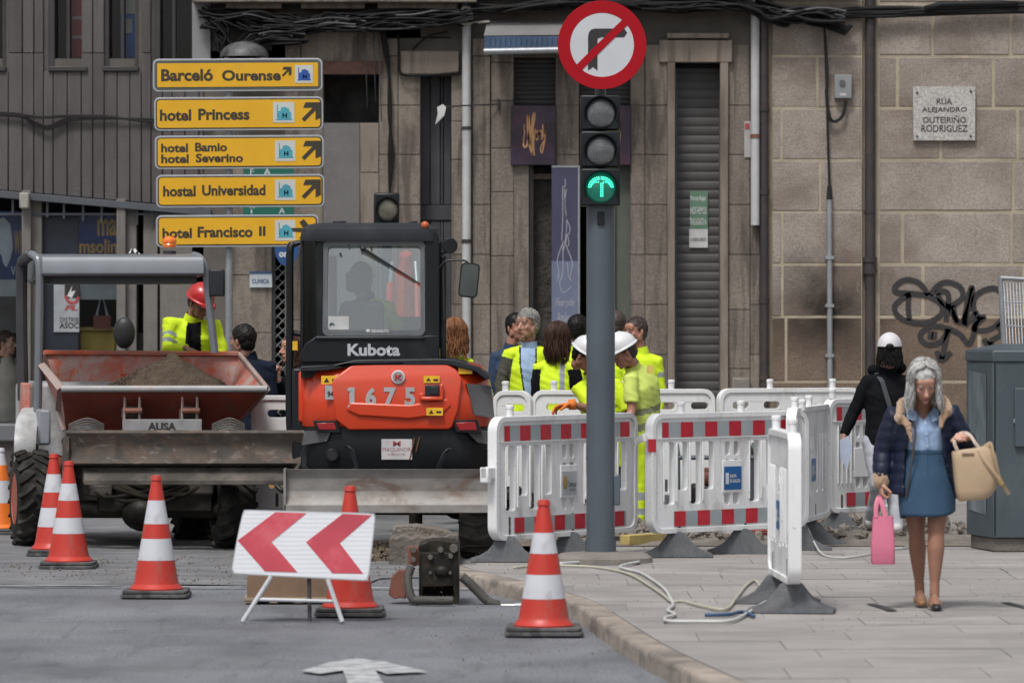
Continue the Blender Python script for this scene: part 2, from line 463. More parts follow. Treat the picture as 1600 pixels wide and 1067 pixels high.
# two dark service slots sunk in the pavement by the walking woman
slot = M('dark_slot', (0.05, 0.05, 0.05), rough=0.8)
for (p0, p1) in (((1352, 944), (1388, 955)), ((1562, 942), (1604, 953))):
    a = P(p0[0], p0[1], DG(p0[1], KERB)); b = P(p1[0], p1[1], DG(p1[1], KERB))
    mb = MB(); n = Vector((0.03, 0, 0)) ; zz = Vector((0, 0, 0.007))
    mb.add([a + zz, a + n * 2 + zz, b + n * 2 + zz, b + zz], [(0, 1, 2, 3)])
    O('drain_slot', mb, slot, pv)
# worn paint on the road
mb = MB()
def gp(px, py): d = DG(py, 0.0); return (X(px, d), d, 0.011)
mb.add([gp(555, 1031), gp(600, 1036), gp(668, 1052), gp(604, 1055), gp(586, 1049), gp(602, 1075), gp(545, 1075), gp(536, 1050), gp(500, 1055), gp(470, 1051), gp(510, 1038)],
       [(0, 1, 4, 7, 10), (1, 2, 3, 4), (4, 5, 6, 7), (7, 8, 9, 10)])
o = O('road_arrow', mb, paint); o['kind'] = 'structure'
mb = MB(); d1 = DG(919); 
mb.grid(lambda u, v: Vector((-3.9 + 3.75 * u, d1 + 0.1 - 0.35 * u + 0.06 * v, 0.017)), 30, 1)
o = O('lane_line', mb, paint); o['kind'] = 'structure'
# paler dusty stretch where the works have tracked grit over the road
mb = MB()
def duz(u, v):
    x = -6.5 + 7.0 * u
    y0 = DG(916) + 0.5 * noise.noise(Vector((u * 6, 3, 1))) + (0.9 if x > -1 else 0); y1 = 40.1
    return Vector((min(x, 0.24 if True else 0), y0 + (y1 - y0) * v, 0.008 + 0.004 * noise.noise(Vector((u * 30, v * 60, 2)))))
mb.grid(duz, 60, 60)
o = O('dusty_road_surface', mb, dusty); o['kind'] = 'structure'
# broken ground inside the works, with rubble
mb = MB()
def wk(u, v):
    x = -0.35 + 3.9 * u; y = 32.9 + 6.4 * v
    e = min(u, 1 - u, v, 1 - v) * 8; e = max(0, min(1, e))
    return Vector((x, y, KERB + 0.006 + e * (0.03 + 0.055 * noise.noise(Vector((x * 2.2, y * 1.6, 5))) + 0.02 * noise.noise(Vector((x * 9, y * 9, 1))))))
mb.grid(wk, 90, 110)
rubm = M('rubble', (0.19, 0.17, 0.15), rough=0.95, var=0.3, vs=5, bump=0.02, bs=35, dirt=0.4, dcol=(0.11, 0.085, 0.06), ds=2, speck=0.25)
o = O('broken_ground', mb, rubm); o['kind'] = 'structure'
def clods(name, label, cx, cy, z0, rx, ry, hgt, n, smin, smax, mat, parent=None, seed=1):
    rr = random.Random(seed); mb = MB()
    for i in range(n):
        a = rr.random() * 2 * pi; q = sqrt(rr.random()); x = cx + rx * q * cos(a); y = cy + ry * q * sin(a)
        z = z0 + hgt * max(0, 1 - q) ** 0.8
        s = rr.uniform(smin, smax); R = Euler((rr.random() * 6, rr.random() * 6, rr.random() * 6)).to_matrix()
        vs = [R @ Vector(v) * s * rr.uniform(0.7, 1.2) for v in ((1, 0, 0), (-1, 0, 0), (0, .8, 0), (0, -.9, 0), (0, 0, .7), (0, 0, -.8))]
        mb.add([v + Vector((x, y, z)) for v in vs], [(0, 2, 4), (2, 1, 4), (1, 3, 4), (3, 0, 4), (2, 0, 5), (1, 2, 5), (3, 1, 5), (0, 3, 5)])
    o = O(name, mb, mat, parent, sharp=20); o['kind'] = 'stuff'
    if label: o['label'] = label
    return o
clods('rubble_scatter', 'loose rubble and grit inside the works behind the barriers', 1.6, 35.2, KERB + 0.05, 2.0, 2.0, 0.03, 900, 0.012, 0.06, rubm, seed=3)
clods('road_grit', 'loose grit on the road around the excavator', -1.5, 31.6, 0.012, 2.6, 1.8, 0.0, 700, 0.004, 0.014, rubm, seed=4)
scf = M('scuff_mark', (.06, .063, .07), rough=.9)
rq = random.Random(11)
for i in range(26):
    px, py = rq.uniform(0, 900), rq.uniform(930, 1064); d = DG(py); x = X(px, d); L_ = rq.uniform(.03, .22)
    if x > kerb_x(d) - .25: continue
    mb = MB(); a = rq.uniform(-.5, .5); w = rq.uniform(.008, .022); n_ = 6; vs = []
    for k in range(n_ + 1):
        u = k / n_; ww = w * sin(pi * min(.98, max(.02, u))) * rq.uniform(.5, 1); vs += [(x + L_ * (u - .5), d + a * L_ * (u - .5) + ww, .0125), (x + L_ * (u - .5), d + a * L_ * (u - .5) - ww, .0125)]
    mb.add(vs, [(2 * k, 2 * k + 1, 2 * k + 3, 2 * k + 2) for k in range(n_)]); O('scuff_mark', mb, scf, rd)
clods('pavement_grit', 'fine grit on the pavement and gutter', 1.2, 28.5, KERB + .004, 2.4, 4.5, 0.0, 380, 0.002, 0.006, rubm, seed=8)
clods('gutter_grit', 'fine grit and dust along the kerb foot', 0.1, 26.5, 0.012, .7, 4.5, 0.0, 380, 0.002, 0.007, rubm, seed=9)
clods('spoil_heap', 'heap of dug earth beneath the excavator blade', -1.02, 33.0, 0.0, 0.42, 0.35, 0.12, 500, 0.015, 0.05, earth, seed=5)
# ------------------------------------------------------------------ buildings
D0 = 43.75
def bx(mb, px0, px1, py0, py1, d0=D0, d1=None):
    """box whose front face covers a photo rectangle at distance d0 and reaches back to d1"""
    d1 = d0 + 0.3 if d1 is None else d1
    return mb.b2(X(px0, d0), X(px1, d0), d0, d1, Z(py0, d0), Z(py1, d0))
def bxo(name, px0, px1, py0, py1, mat, parent, d0=D0, d1=None, **k):
    mb = MB(); bx(mb, px0, px1, py0, py1, d0, d1); return O(name, mb, mat, parent, **k)
def scorch(m, cx, cz, rx, rz, col, strength=0.9, brown_z=None):
    """soot stain of its own outline, baked into the stone where a fire once stood"""
    nt = m.node_tree; b = nt.nodes['Principled BSDF']; src = b.inputs['Base Color'].links[0].from_socket; L = nt.links.new
    tc = nd(nt, 'ShaderNodeTexCoord'); mp = nd(nt, 'ShaderNodeMapping'); mp.inputs['Location'].default_value = (-cx / rx, 0, -cz / rz); mp.inputs['Scale'].default_value = (1 / rx, 0, 1 / rz)
    L(tc.outputs['Object'], mp.inputs['Vector'])
    ln = nd(nt, 'ShaderNodeVectorMath', operation='LENGTH'); L(mp.outputs[0], ln.inputs[0])
    no = nd(nt, 'ShaderNodeTexNoise'); no.inputs['Scale'].default_value = 4; no.inputs['Detail'].default_value = 5; L(tc.outputs['Object'], no.inputs['Vector'])
    ad = nd(nt, 'ShaderNodeMath', operation='MULTIPLY_ADD'); L(no.outputs['Fac'], ad.inputs[0]); ad.inputs[1].default_value = 0.7; L(ln.outputs['Value'], ad.inputs[2])
    mr = nd(nt, 'ShaderNodeMapRange'); mr.inputs['From Min'].default_value = 1.35; mr.inputs['From Max'].default_value = 0.55; mr.inputs['To Max'].default_value = strength
    L(ad.outputs[0], mr.inputs['Value'])
    mx = nd(nt, 'ShaderNodeMix', data_type='RGBA'); L(mr.outputs[0], mx.inputs['Factor']); L(src, mx.inputs['A']); mx.inputs['B'].default_value = (*col, 1)
    L(mx.outputs['Result'], b.inputs['Base Color'])
gran = M('pink_granite', (0.28, 0.243, 0.213), rough=0.85, var=0.14, vs=1.6, bump=0.006, bs=55, rnd=0.10, speck=0.2, sscale=65, dirt=0.35, dcol=(0.15, 0.115, 0.095), ds=1.1)
granlow = M('stained_granite', (0.15, 0.108, 0.08), rough=0.85, var=0.25, vs=2.2, bump=0.007, bs=50, rnd=0.08, speck=0.2, sscale=65, dirt=0.45, dcol=(0.085, 0.06, 0.045), ds=1.2)
for m in (gran, granlow): scorch(m, X(1290, D0), Z(478, D0), 0.78, 0.62, (0.016, 0.010, 0.007), 0.96)
layer(gran, 1.2, (1, 1, 1.6), .50, .66, (.15, .11, .085), .55); layer(gran, 9, (1, 1, .4), .60, .70, (.30, .26, .22), .5)
mort = M('pale_mortar', (0.36, 0.31, 0.235), rough=0.95, var=0.2, vs=6, bump=0.006, bs=60, dirt=0.3, dcol=(0.2, 0.17, 0.14), ds=3)
stone = M('weathered_stone', (0.18, 0.152, 0.128), rough=0.88, var=0.16, vs=1.8, bump=0.006, bs=45, rnd=0.11, speck=0.16, sscale=38, dirt=0.4, dcol=(0.085, 0.072, 0.062), ds=2.2, dstretch=(4.5, 4.5, 0.55))
trim = M('smooth_stone_trim', (0.21, 0.175, 0.145), rough=0.85, var=0.14, vs=2.5, bump=0.004, bs=50, rnd=0.08, dirt=0.35, dcol=(0.1, 0.085, 0.07), ds=2.5, dstretch=(5, 5, 0.5))
layer(stone, 2.4, (3.5, 3.5, .35), .50, .62, (.075, .062, .052), .8, loc=(5, 2, 1)); layer(trim, 2.4, (3.5, 3.5, .35), .52, .64, (.09, .072, .06), .7); layer(stone, 1.1, (1, 1, .8), .52, .62, (.25, .215, .175), .55)
jointd = M('dark_joint', (0.10, 0.09, 0.08), rough=0.95)
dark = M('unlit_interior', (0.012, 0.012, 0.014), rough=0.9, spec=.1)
concr = M('brown_concrete', (0.088, 0.080, 0.080), rough=0.85, var=0.14, vs=2, bump=0.004, bs=50, rnd=0.13, dirt=0.4, dcol=(0.055, 0.05, 0.048), ds=3, dstretch=(5, 5, 0.4))
render_ = M('grey_render', (0.145, 0.14, 0.138), rough=0.9, var=0.08, vs=2, bump=0.004, bs=70, speck=0.12, dirt=0.25, dcol=(0.09, 0.085, 0.08), ds=2)
fasc = M('blue_grey_steel', (0.07, 0.078, 0.09), rough=0.5, var=0.12, dirt=0.2)
wood_d = M('dark_door_paint', (0.05, 0.052, 0.06), rough=0.6, var=0.2, vs=4, rnd=0.15, dirt=0.4, dcol=(0.03, 0.03, 0.033), ds=5, dstretch=(6, 6, .4))
shut = M('roller_shutter_steel', (0.07, 0.068, 0.068), rough=0.6, metal=0.1, var=0.1, rnd=0.12, dirt=0.3, dcol=(0.06, 0.06, 0.062), ds=4)
pvc = M('grey_white_pvc', (0.42, 0.43, 0.44), rough=0.5, var=0.1, dirt=0.25, dcol=(0.22, 0.21, 0.2), ds=4, dstretch=(3, 3, .4))
black = M('black_rubber', (0.012, 0.012, 0.014), rough=0.55, spec=.3)
iron = M('dark_iron_pipe', (0.035, 0.03, 0.032), rough=0.5, var=0.2, dirt=0.4, dcol=(0.07, 0.05, 0.045), ds=5)
galv = M('galvanised_steel', (0.33, 0.35, 0.37), rough=0.42, metal=0.6, var=0.12, vs=12, dirt=0.2, dcol=(0.2, 0.2, 0.2))
shopglass = glass('shop_glass', (0.9, 0.92, 0.93), 0.015)
rustm = M('rusty_steel', (0.16, 0.07, 0.04), rough=0.8, var=0.3)

def wall_blocks(parent, x0, x1, courses, joints, mat, name='granite_block', proud=0.0, gap=0.022, d0=D0, lowmat=None, bev=0.004):
    for i in range(len(courses) - 1):
        ya, yb = courses[i], courses[i + 1]
        js = [x0] + [j for j in joints.get(i, ()) if x0 < j < x1] + [x1]
        for a, b in zip(js, js[1:]):
            mb = MB(); g = gap / 2 * F / d0; pr = proud + random.uniform(0, 0.006)
            bx(mb, a + g, b - g, ya + g, yb - g, d0 - pr, d0 + 0.14)
            O(name, mb, lowmat if (lowmat and ya >= 490) else mat, parent, bevel=bev)

# ---- right: granite house with the street plaque
GB = T('granite_house', 'granite block house on the right with the street name plaque and black graffiti', 'building', (X(1400, D0), D0, KERB))
mb = MB(); bx(mb, 1200, 2300, -500, 776, D0 + 0.003, D0 + 7); bx(mb, 1207, 1347, -160, 776, D0 - 0.047, D0 + .001); O('mortar_core', mb, mort, GB)
cr = [-160, -78, 5, 88, 169, 250, 331, 413, 495, 596, 690, 776]
wall_blocks(GB, 1205, 1348, cr, {3: [1277], 5: [1281], 1: [1260], 7: [1222], 6: [1222], 8: [1228], 4: [1221]}, gran, proud=0.05, gap=0.028, lowmat=granlow)
wall_blocks(GB, 1372, 1900, cr, {1: [1500, 1640], 2: [1457, 1579, 1700], 3: [1402, 1552, 1720], 4: [1470, 1590, 1760], 5: [1583, 1750], 6: [1410, 1580, 1720], 7: [1442, 1600, 1750], 8: [1530, 1680], 9: [1450, 1620], 10: [1520, 1700]}, gran, gap=0.034, lowmat=granlow)
mb = MB(); bx(mb, 1346, 1376, -160, 776, D0 + 0.004, D0 + 0.02); O('pipe_chase', mb, jointd, GB)
# street plaque
pl = T('street_plaque', 'square granite street name plaque reading RÚA ALEJANDRO OUTEIRIÑO RODRIGUEZ', 'plaque', (X(1476, D0), D0 - 0.05, Z(178, D0)))
plm = M('pale_speckled_granite', (0.40, 0.385, 0.37), rough=0.6, var=0.06, speck=0.3, sscale=60)
mb = MB(); bx(mb, 1427, 1524, 136, 220, D0 - 0.045, D0 - 0.008); O('slab', mb, plm, pl, bevel=0.004)
ink = M('engraved_black', (0.02, 0.018, 0.018), rough=0.6)
yq = D0 - 0.047
for s, a, b, c, e in (('RÚA', 1463, 1487, 152, 164), ('ALEJANDRO', 1440, 1510, 168, 178), ('OUTEIRIÑO', 1441, 1509, 181, 193), ('RODRIGUEZ', 1439, 1511, 196, 207)):
    text('lettering', s, X(a, D0), X(b, D0), Z(e, D0), Z(c, D0), yq, ink, pl, bold=0.012)
for a, b in ((1433, 145), (1517, 143), (1433, 213), (1517, 213)):
    mb = MB(); p = P(a, b, yq); mb.cyl(p + Vector((0, 0.004, 0)), p - Vector((0, 0.012, 0)), 0.012, 0.009, 10); O('bolt', mb, iron, pl)
# graffiti strokes
gm = M('black_spray_paint', (0.025, 0.022, 0.024), rough=0.7, var=0.3, vs=20)
mb = MB(); sc = 1 / 3.81
def gz(pts): return [(X(1180 + a * sc, D0), Z(380 + b * sc, D0)) for a, b in pts]
wv = 0.052
strokes = [
 [(1030, 310), (980, 240), (900, 218), (840, 250), (835, 290), (930, 300), (1040, 318), (1110, 370), (1100, 430), (1010, 475), (900, 462), (840, 420), (832, 370), (880, 325), (925, 305)],
 [(915, 310), (910, 380), (918, 460)],
 [(1040, 310), (1090, 250), (1150, 232), (1220, 262), (1235, 320), (1190, 360), (1150, 380)],
 [(1075, 300), (1120, 285), (1150, 310), (1145, 400), (1135, 465)],
 [(1085, 300), (1110, 350), (1160, 390), (1185, 440), (1200, 475)],
 [(1180, 370), (1190, 440), (1225, 470), (1265, 400), (1290, 300), (1288, 262), (1268, 320), (1250, 420), (1245, 490)],
 [(1245, 490), (1285, 450), (1310, 405)],
 [(1300, 400), (1302, 330), (1350, 285), (1420, 268), (1455, 285)],
 [(1310, 405), (1330, 440), (1362, 440), (1320, 480), (1300, 510), (1360, 520), (1420, 500), (1470, 450)],
 [(1340, 440), (1310, 480), (1300, 540), (1270, 600), (1215, 540), (1120, 500), (1040, 498), (985, 540), (995, 585), (1050, 605), (1110, 580), (1145, 515)],
 [(1045, 525), (1040, 570)], [(1068, 525), (1062, 572)],
 [(1150, 510), (1130, 600), (1108, 690)], [(1080, 640), (1108, 695), (1165, 648)],
 [(1465, 480), (1450, 500), (1470, 540), (1420, 570), (1385, 600)], [(1362, 568), (1382, 602), (1420, 600)],
]
for s in strokes: ribbon(mb, gz(s), wv, D0 - 0.0095)
O('graffiti', mb, gm, GB, sharp=None)
# downpipe on the granite house
dp = T('cast_iron_downpipe', 'dark cast iron downpipe with a collar between the two granite wall faces', 'pipe', (X(1358, D0), D0 - 0.06, KERB))
mb = MB(); mb.cyl((X(1359, D0), D0 - 0.04, KERB + 0.3), (X(1359, D0), D0 - 0.04, Z(-150, D0)), 0.052, n=16); O('pipe', mb, iron, dp)
mb = MB()
for a, b, r in ((402, 410, .07), (412, 420, .062), (420, 428, .072), (330, 333, .058), (20, 26, .06)): mb.cyl(P(1359, b, D0 - .04), P(1359, a, D0 - .04), r, n=16)
O('collar', mb, iron, dp)
# conduit
cd = T('grey_conduit', 'thin grey steel conduit with a black cable end running up the stained granite', 'conduit', (X(1295, D0), D0 - 0.1, KERB))
mb = MB(); mb.cyl((X(1296, D0), D0 - 0.09, Z(700, D0)), P(1296, 312, D0 - 0.09), 0.028, n=12); O('tube', mb, galv, cd)
mb = MB(); mb.cyl(P(1296, 312, D0 - 0.09), P(1296, 290, D0 - 0.09), 0.03, 0.02, 12); mb.tube(smoothline([P(1296, 292, D0 - .09), P(1294, 230, D0 - .1), P(1292, 150, D0 - .1), P(1289, 60, D0 - .1), P(1286, 20, D0 - .1)]), 0.012, 6)
mb.tube(smoothline([P(1291, 140, D0 - .1), P(1294, 175, D0 - .11), P(1302, 190, D0 - .11), P(1316, 182, D0 - .11), P(1322, 158, D0 - .1)]), 0.016, 6)
mb.tube(smoothline([P(1289, 55, D0 - .12), P(1292, 110, D0 - .12), P(1292, 160, D0 - .12), P(1297, 190, D0 - .12)]), 0.015, 6)
O('cable', mb, black, cd)
for y in (475, 553, 400):
    mb = MB(); bx(mb, 1290, 1303, y, y + 5, D0 - 0.125, D0 - 0.05); O('clip', mb, galv, cd)
jb = T('junction_box', 'small grey electrical junction box fixed to the granite above the bent cable', 'junction box', P(1316, 136, D0 - .1))
mb = MB(); bx(mb, 1304, 1331, 117, 154, D0 - 0.13, D0 - 0.05); O('housing', mb, M('grey_plastic', (0.22, 0.23, 0.235), rough=0.6, var=0.08), jb, bevel=0.006)
mb = MB(); p = P(1316, 130, D0 - .13); mb.cyl(p, p - Vector((0, 0.012, 0)), 0.03, n=16); O('seal', mb, M('grey_dark', (0.1, 0.1, 0.1)), jb)
mb = MB(); bx(mb, 1312, 1322, 146, 150, D0 - 0.133, D0 - 0.129); O('sticker', mb, M('sticker_white', (0.5, 0.5, 0.5)), jb)
# split pipes between the houses
wp = T('white_downpipe', 'white plastic downpipe ending part way down beside the dark pipe', 'pipe', P(1180, 200, D0 - .1))
mb = MB(); mb.cyl(P(1180, 352, D0 - .06), P(1180, -120, D0 - .06), 0.043, n=16); O('pipe', mb, pvc, wp)
mb = MB(); mb.cyl(P(1180, 216, D0 - .06), P(1180, 210, D0 - .06), 0.05, n=16); O('clamp', mb, rustm, wp)
bp = T('black_downpipe', 'black downpipe from the cable tangle to the ground at the joint of the two houses', 'pipe', P(1194, 400, D0 - .1))
mb = MB(); mb.cyl((X(1194, D0), D0 - .05, KERB + .02), P(1194, -120, D0 - .05), 0.042, n=14); O('pipe', mb, iron, bp)
for y in (170, 300, 470, 590): mb = MB(); mb.cyl(P(1194, y + 4, D0 - .05), P(1194, y - 4, D0 - .05), 0.05, n=14); O('collar', mb, iron, bp)

# ---- middle: weathered stone house with the shutters
SB = T('stone_house', 'weathered stone house in the middle with roller shutters, dark door and awning', 'building', (X(760, D0), D0, KERB))
core = MB()
DB = D0 + 0.32
for a, b, t, u in ((592, 657, -400, 776), (705, 803, -400, 776), (868, 905, -400, 776), (985, 1055, -400, 776), (1125, 1200, -400, 776),
                   (505, 592, 192, 776), (330, 425, 80, 776), (445, 505, 60, 776), (330, 592, -400, 97), (592, 1200, -400, 60), (657, 705, 58, 118), (803, 868, 58, 90), (905, 985, 58, 90), (1055, 1125, 58, 98), (425, 445, 60, 300)):
    bx(core, a, b, t, u, D0 + 0.004 + 0.001 * ((a * 7) % 5), DB + 4)
O('joint_core', core, jointd, SB)
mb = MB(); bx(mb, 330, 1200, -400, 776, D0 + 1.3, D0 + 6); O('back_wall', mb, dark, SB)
bxo('niche_wall', 505, 592, 100, 192, M('sooty_rubble', (.04, .038, .036), rough=.95, var=.6, vs=5, bump=.03, bs=12), SB, D0 + .45, D0 + .5)
cs = [60, 88, 165, 242, 320, 398, 476, 554, 632, 710, 776]
wall_blocks(SB, 592, 622, cs, {}, stone, 'stone_block', gap=0.008); wall_blocks(SB, 622, 657, [117, 165, 242, 320, 398, 476, 554, 632, 776], {}, stone, 'stone_block', gap=0.008)
wall_blocks(SB, 705, 738, [117, 190, 250, 320, 398, 476, 554, 632, 776], {}, stone, 'stone_block', gap=0.008)
wall_blocks(SB, 738, 766, cs, {}, stone, 'stone_block', proud=0.03, gap=0.007)
wall_blocks(SB, 767, 803, [60, 98, 158, 232, 300, 400, 476, 554, 632, 776], {}, stone, 'stone_block', proud=0.01, gap=0.007)
wall_blocks(SB, 868, 905, cs, {}, stone, 'stone_block', gap=0.007)
wall_blocks(SB, 985, 1008, [60, 165, 242, 320, 398, 476, 554, 632, 776], {}, stone, 'stone_block', gap=0.008)
wall_blocks(SB, 1008, 1043, [70, 165, 242, 320, 398, 476, 554, 632, 776], {}, stone, 'stone_block', proud=0.03, gap=0.007)
wall_blocks(SB, 1138, 1172, [70, 165, 242, 320, 398, 484, 576, 776], {}, stone, 'stone_block', proud=0.01, gap=0.007)
wall_blocks(SB, 1172, 1187, cs, {}, stone, 'stone_block', gap=0.007)
wall_blocks(SB, 445, 600, [20, 50, 97], {0: [520], 1: [470, 560]}, stone, 'stone_block', gap=0.008)
wall_blocks(SB, 562, 592, [192, 270, 350, 430, 510, 590, 776], {}, trim, 'stone_block', gap=0.008)
wall_blocks(SB, 360, 425, [250, 345, 430, 520, 610, 776], {}, stone, 'stone_block', gap=0.008)
wall_blocks(SB, 445, 505, [97, 200, 300, 400, 500, 776], {}, stone, 'stone_block', gap=0.008)
bxo('rendered_panel', 505.5, 561.5, 193, 776, render_, SB, D0 - 0.008, D0 + .14)
bxo('brick_lintel', 500, 597, 96, 116, M('brick_lintel', (0.12, 0.065, 0.05), rough=0.9, var=0.3, vs=12, bump=0.01), SB, D0 - .02, D0 + .2)
bxo('lintel', 623, 717, 80, 116, trim, SB, D0 - 0.06, D0 + .2, bevel=0.008)
bxo('ledge', 300, 745, -14, 4, stone, SB, D0 - 0.30, D0 + .14, bevel=0.01)
for a, b in ((352, 440), (470, 570), (590, 715)):
    bxo('corbel', a, b, 4, 14, trim, SB, D0 - 0.18, D0 + .14, bevel=0.01)
bxo('ledge', 745, 1340, -30, -8, stone, SB, D0 - 0.22, D0 + .14, bevel=0.01)
bxo('door_surround', 1043, 1054.5, 84, 776, trim, SB, D0 - 0.055, D0 + .3, bevel=0.005)
bxo('door_surround', 1125.5, 1138, 84, 776, trim, SB, D0 - 0.055, D0 + .3, bevel=0.005)
bxo('door_lintel', 1030, 1144, 63, 97.5, trim, SB, D0 - 0.06, D0 + .3, bevel=0.005)
bxo('moulding', 1042, 1139, 52, 60, trim, SB, D0 - 0.09, D0 + .1, bevel=0.008)
bxo('lower_block', 1144, 1172, 590, 720, M('worn_block', (0.2, 0.18, 0.16), rough=.9, bump=.01), SB, D0 - 0.08, D0 + .1, bevel=0.02)
# plank door
pd = T('plank_door', 'tall dark grey plank door set back under the stone lintel', 'door', (X(681, D0), D0 + .25, KERB))
xs = [657, 672, 688, 693, 705]
for a, b in zip(xs, xs[1:]):
    bxo('plank', a + .5, b - .5, 118, 320, wood_d, pd, D0 + .24 + .01 * (a % 2), D0 + .3, bevel=.004)
    bxo('plank', a + .5, b - .5, 345, 776, wood_d, pd, D0 + .24, D0 + .3, bevel=.004)
bxo('rail', 657, 705, 321, 344, wood_d, pd, D0 + .225, D0 + .3, bevel=.004)
bxo('reveal', 646, 656.5, 118, 776, stone, SB, D0 + .1, D0 + .5)
# shop openings and the door with roller shutter
def shutter(name, label, px0, px1, py0, py1, pitch, d, grp=None):
    t = T(name, label, 'shutter', P((px0 + px1) / 2, py1, d), group=grp)
    y = py0
    while y < py1 - 1:
        h = min(pitch, py1 - y); mb = MB()
        zt, zb = Z(y, d), Z(y + h, d); k = 6
        prof = [(d - 0.008 * sin(pi * i / k) ** 0.5 if 0 < i < k else d, zb + 0.006 + (zt - zb - 0.006) * i / k) for i in range(k + 1)]
        xa, xb = X(px0, d), X(px1, d)
        vs = [(xa, a, b) for a, b in prof] + [(xb, a, b) for a, b in prof]
        mb.add(vs, [(i, i + 1, k + 2 + i, k + 1 + i) for i in range(k)]); mb.b2(xa, xb, d + .001, d + .012, zb, zb + 0.006)
        O('slat', mb, shut, t); y += pitch
    return t
rs = shutter('roller_shutter', 'closed grey roller shutter in the narrow doorway with a green and white notice', 1055, 1125, 99, 776, 14.2, D0 + .22)
bxo('guide', 1054.6, 1058, 99, 776, fasc, rs, D0 + .19, D0 + .24)
bxo('housing_gap', 1055, 1125, 97.6, 106, dark, rs, D0 + .1, D0 + .26)
# notice
nt_ = T('closed_notice', 'green and white closing notice stuck on the roller shutter', 'notice', P(1092, 345, D0 + .19))
bxo('green_sheet', 1078, 1106, 299, 358, M('notice_green', (0.10, 0.19, 0.13), rough=.5), nt_, D0 + .192, D0 + .196)
bxo('white_sheet', 1077, 1106, 358, 387, M('notice_white', (0.5, 0.5, 0.5), rough=.5), nt_, D0 + .192, D0 + .196)
wht = M('print_white', (0.55, 0.56, 0.56), rough=.5)
for s, a, b, c, e in (('Marcat Rojas', 1080, 1104, 305, 315), ('NOS HEMOS', 1080, 1105, 323, 334), ('TRASLADADO A', 1079, 1105, 340, 351)):
    text('lettering', s, X(a, D0), X(b, D0), Z(e, D0), Z(c, D0), D0 + .190, wht, nt_, bold=.01)
text('lettering', 'AV. BUENOS AIRES 76', X(1080, D0), X(1104, D0), Z(377, D0), Z(371, D0), D0 + .190, ink, nt_, bold=.01)
# vents, boards "Many"
vent_l = shutter('vent_shutter', 'dark louvred vent directly above the whole Many sign board', 803, 868, 92, 164, 7.2, D0 + .12)
vent_r = shutter('vent_shutter', 'dark louvred vent behind the round no right turn sign', 905, 985, 92, 164, 7.2, D0 + .12)
for v in (vent_l, vent_r):
    for c in v.children: c.data.materials[0] = M('vent_dark', (0.04, 0.04, 0.043), rough=.5)
bdm = M('purple_print', (0.03, 0.018, 0.036), rough=.35, var=.5, vs=5, dirt=.3, dcol=(0.11, 0.02, 0.035), ds=3.5)
gold = M('gold_print', (0.5, 0.27, 0.12), rough=.5)
def many(px0, px1, label):
    t = T('shop_sign_board', label, 'shop sign', P((px0 + px1) / 2, 258, D0))
    bxo('panel', px0, px1, 165, 258, bdm, t, D0 - .06, D0 + .1, bevel=.004)
    mb = MB(); ox = px0 - 798
    def q(pts): return [(X(798 + ox + (a - 848) / 2.667, D0), Z(b / 2.667, D0)) for a, b in pts]
    for s, w in (([(905, 545), (900, 590), (905, 615), (918, 600), (925, 540), (922, 480), (918, 520), (925, 600), (940, 650)], .018), ([(940, 650), (938, 560), (948, 485), (942, 478), (930, 560), (922, 610)], .016),
              ([(945, 650), (943, 590), (950, 540), (952, 580)], .014), ([(962, 545), (953, 560), (955, 585), (963, 575), (964, 545), (966, 580)], .011), ([(968, 545), (970, 590), (968, 560), (976, 545), (979, 585)], .011),
              ([(982, 520), (983, 570), (990, 560), (992, 515), (990, 580), (978, 638), (972, 620), (985, 590)], .011), ([(905, 520), (900, 570), (898, 600)], .008)):
        ribbon(mb, q(s), w, D0 - .0625)
    O('lettering', mb, gold, t, sharp=None); return t
many(798, 868, 'dark purple shop sign board reading Many, fully visible left of the traffic light')
many(915, 985, 'dark purple shop sign board mostly hidden behind the traffic light')
bxo('door_frame', 826, 833, 258, 776, M('dark_frame', (0.03, 0.03, 0.032), rough=.5), SB, D0 + .05, D0 + .2)
bxo('reveal', 803, 826, 258.5, 776, stone, SB, D0 - .002, D0 + .2)
bxo('textured_door', 833, 866, 262, 776, M('rough_dark_door', (0.05, 0.045, 0.04), rough=.9, var=.4, vs=14, bump=.02, bs=30), SB, D0 + .2, D0 + .3)
bxo('transom', 833, 866, 272, 280, trim, SB, D0 + .14, D0 + .2)
bxo('green_reveal', 962, 985, 258.5, 776, M('green_paint_wall', (0.09, 0.105, 0.085), rough=.9, var=.1), SB, D0 + .1, D0 + .3)
bxo('opening_frame', 950, 961, 258.5, 776, trim, SB, D0 + .06, D0 + .3)
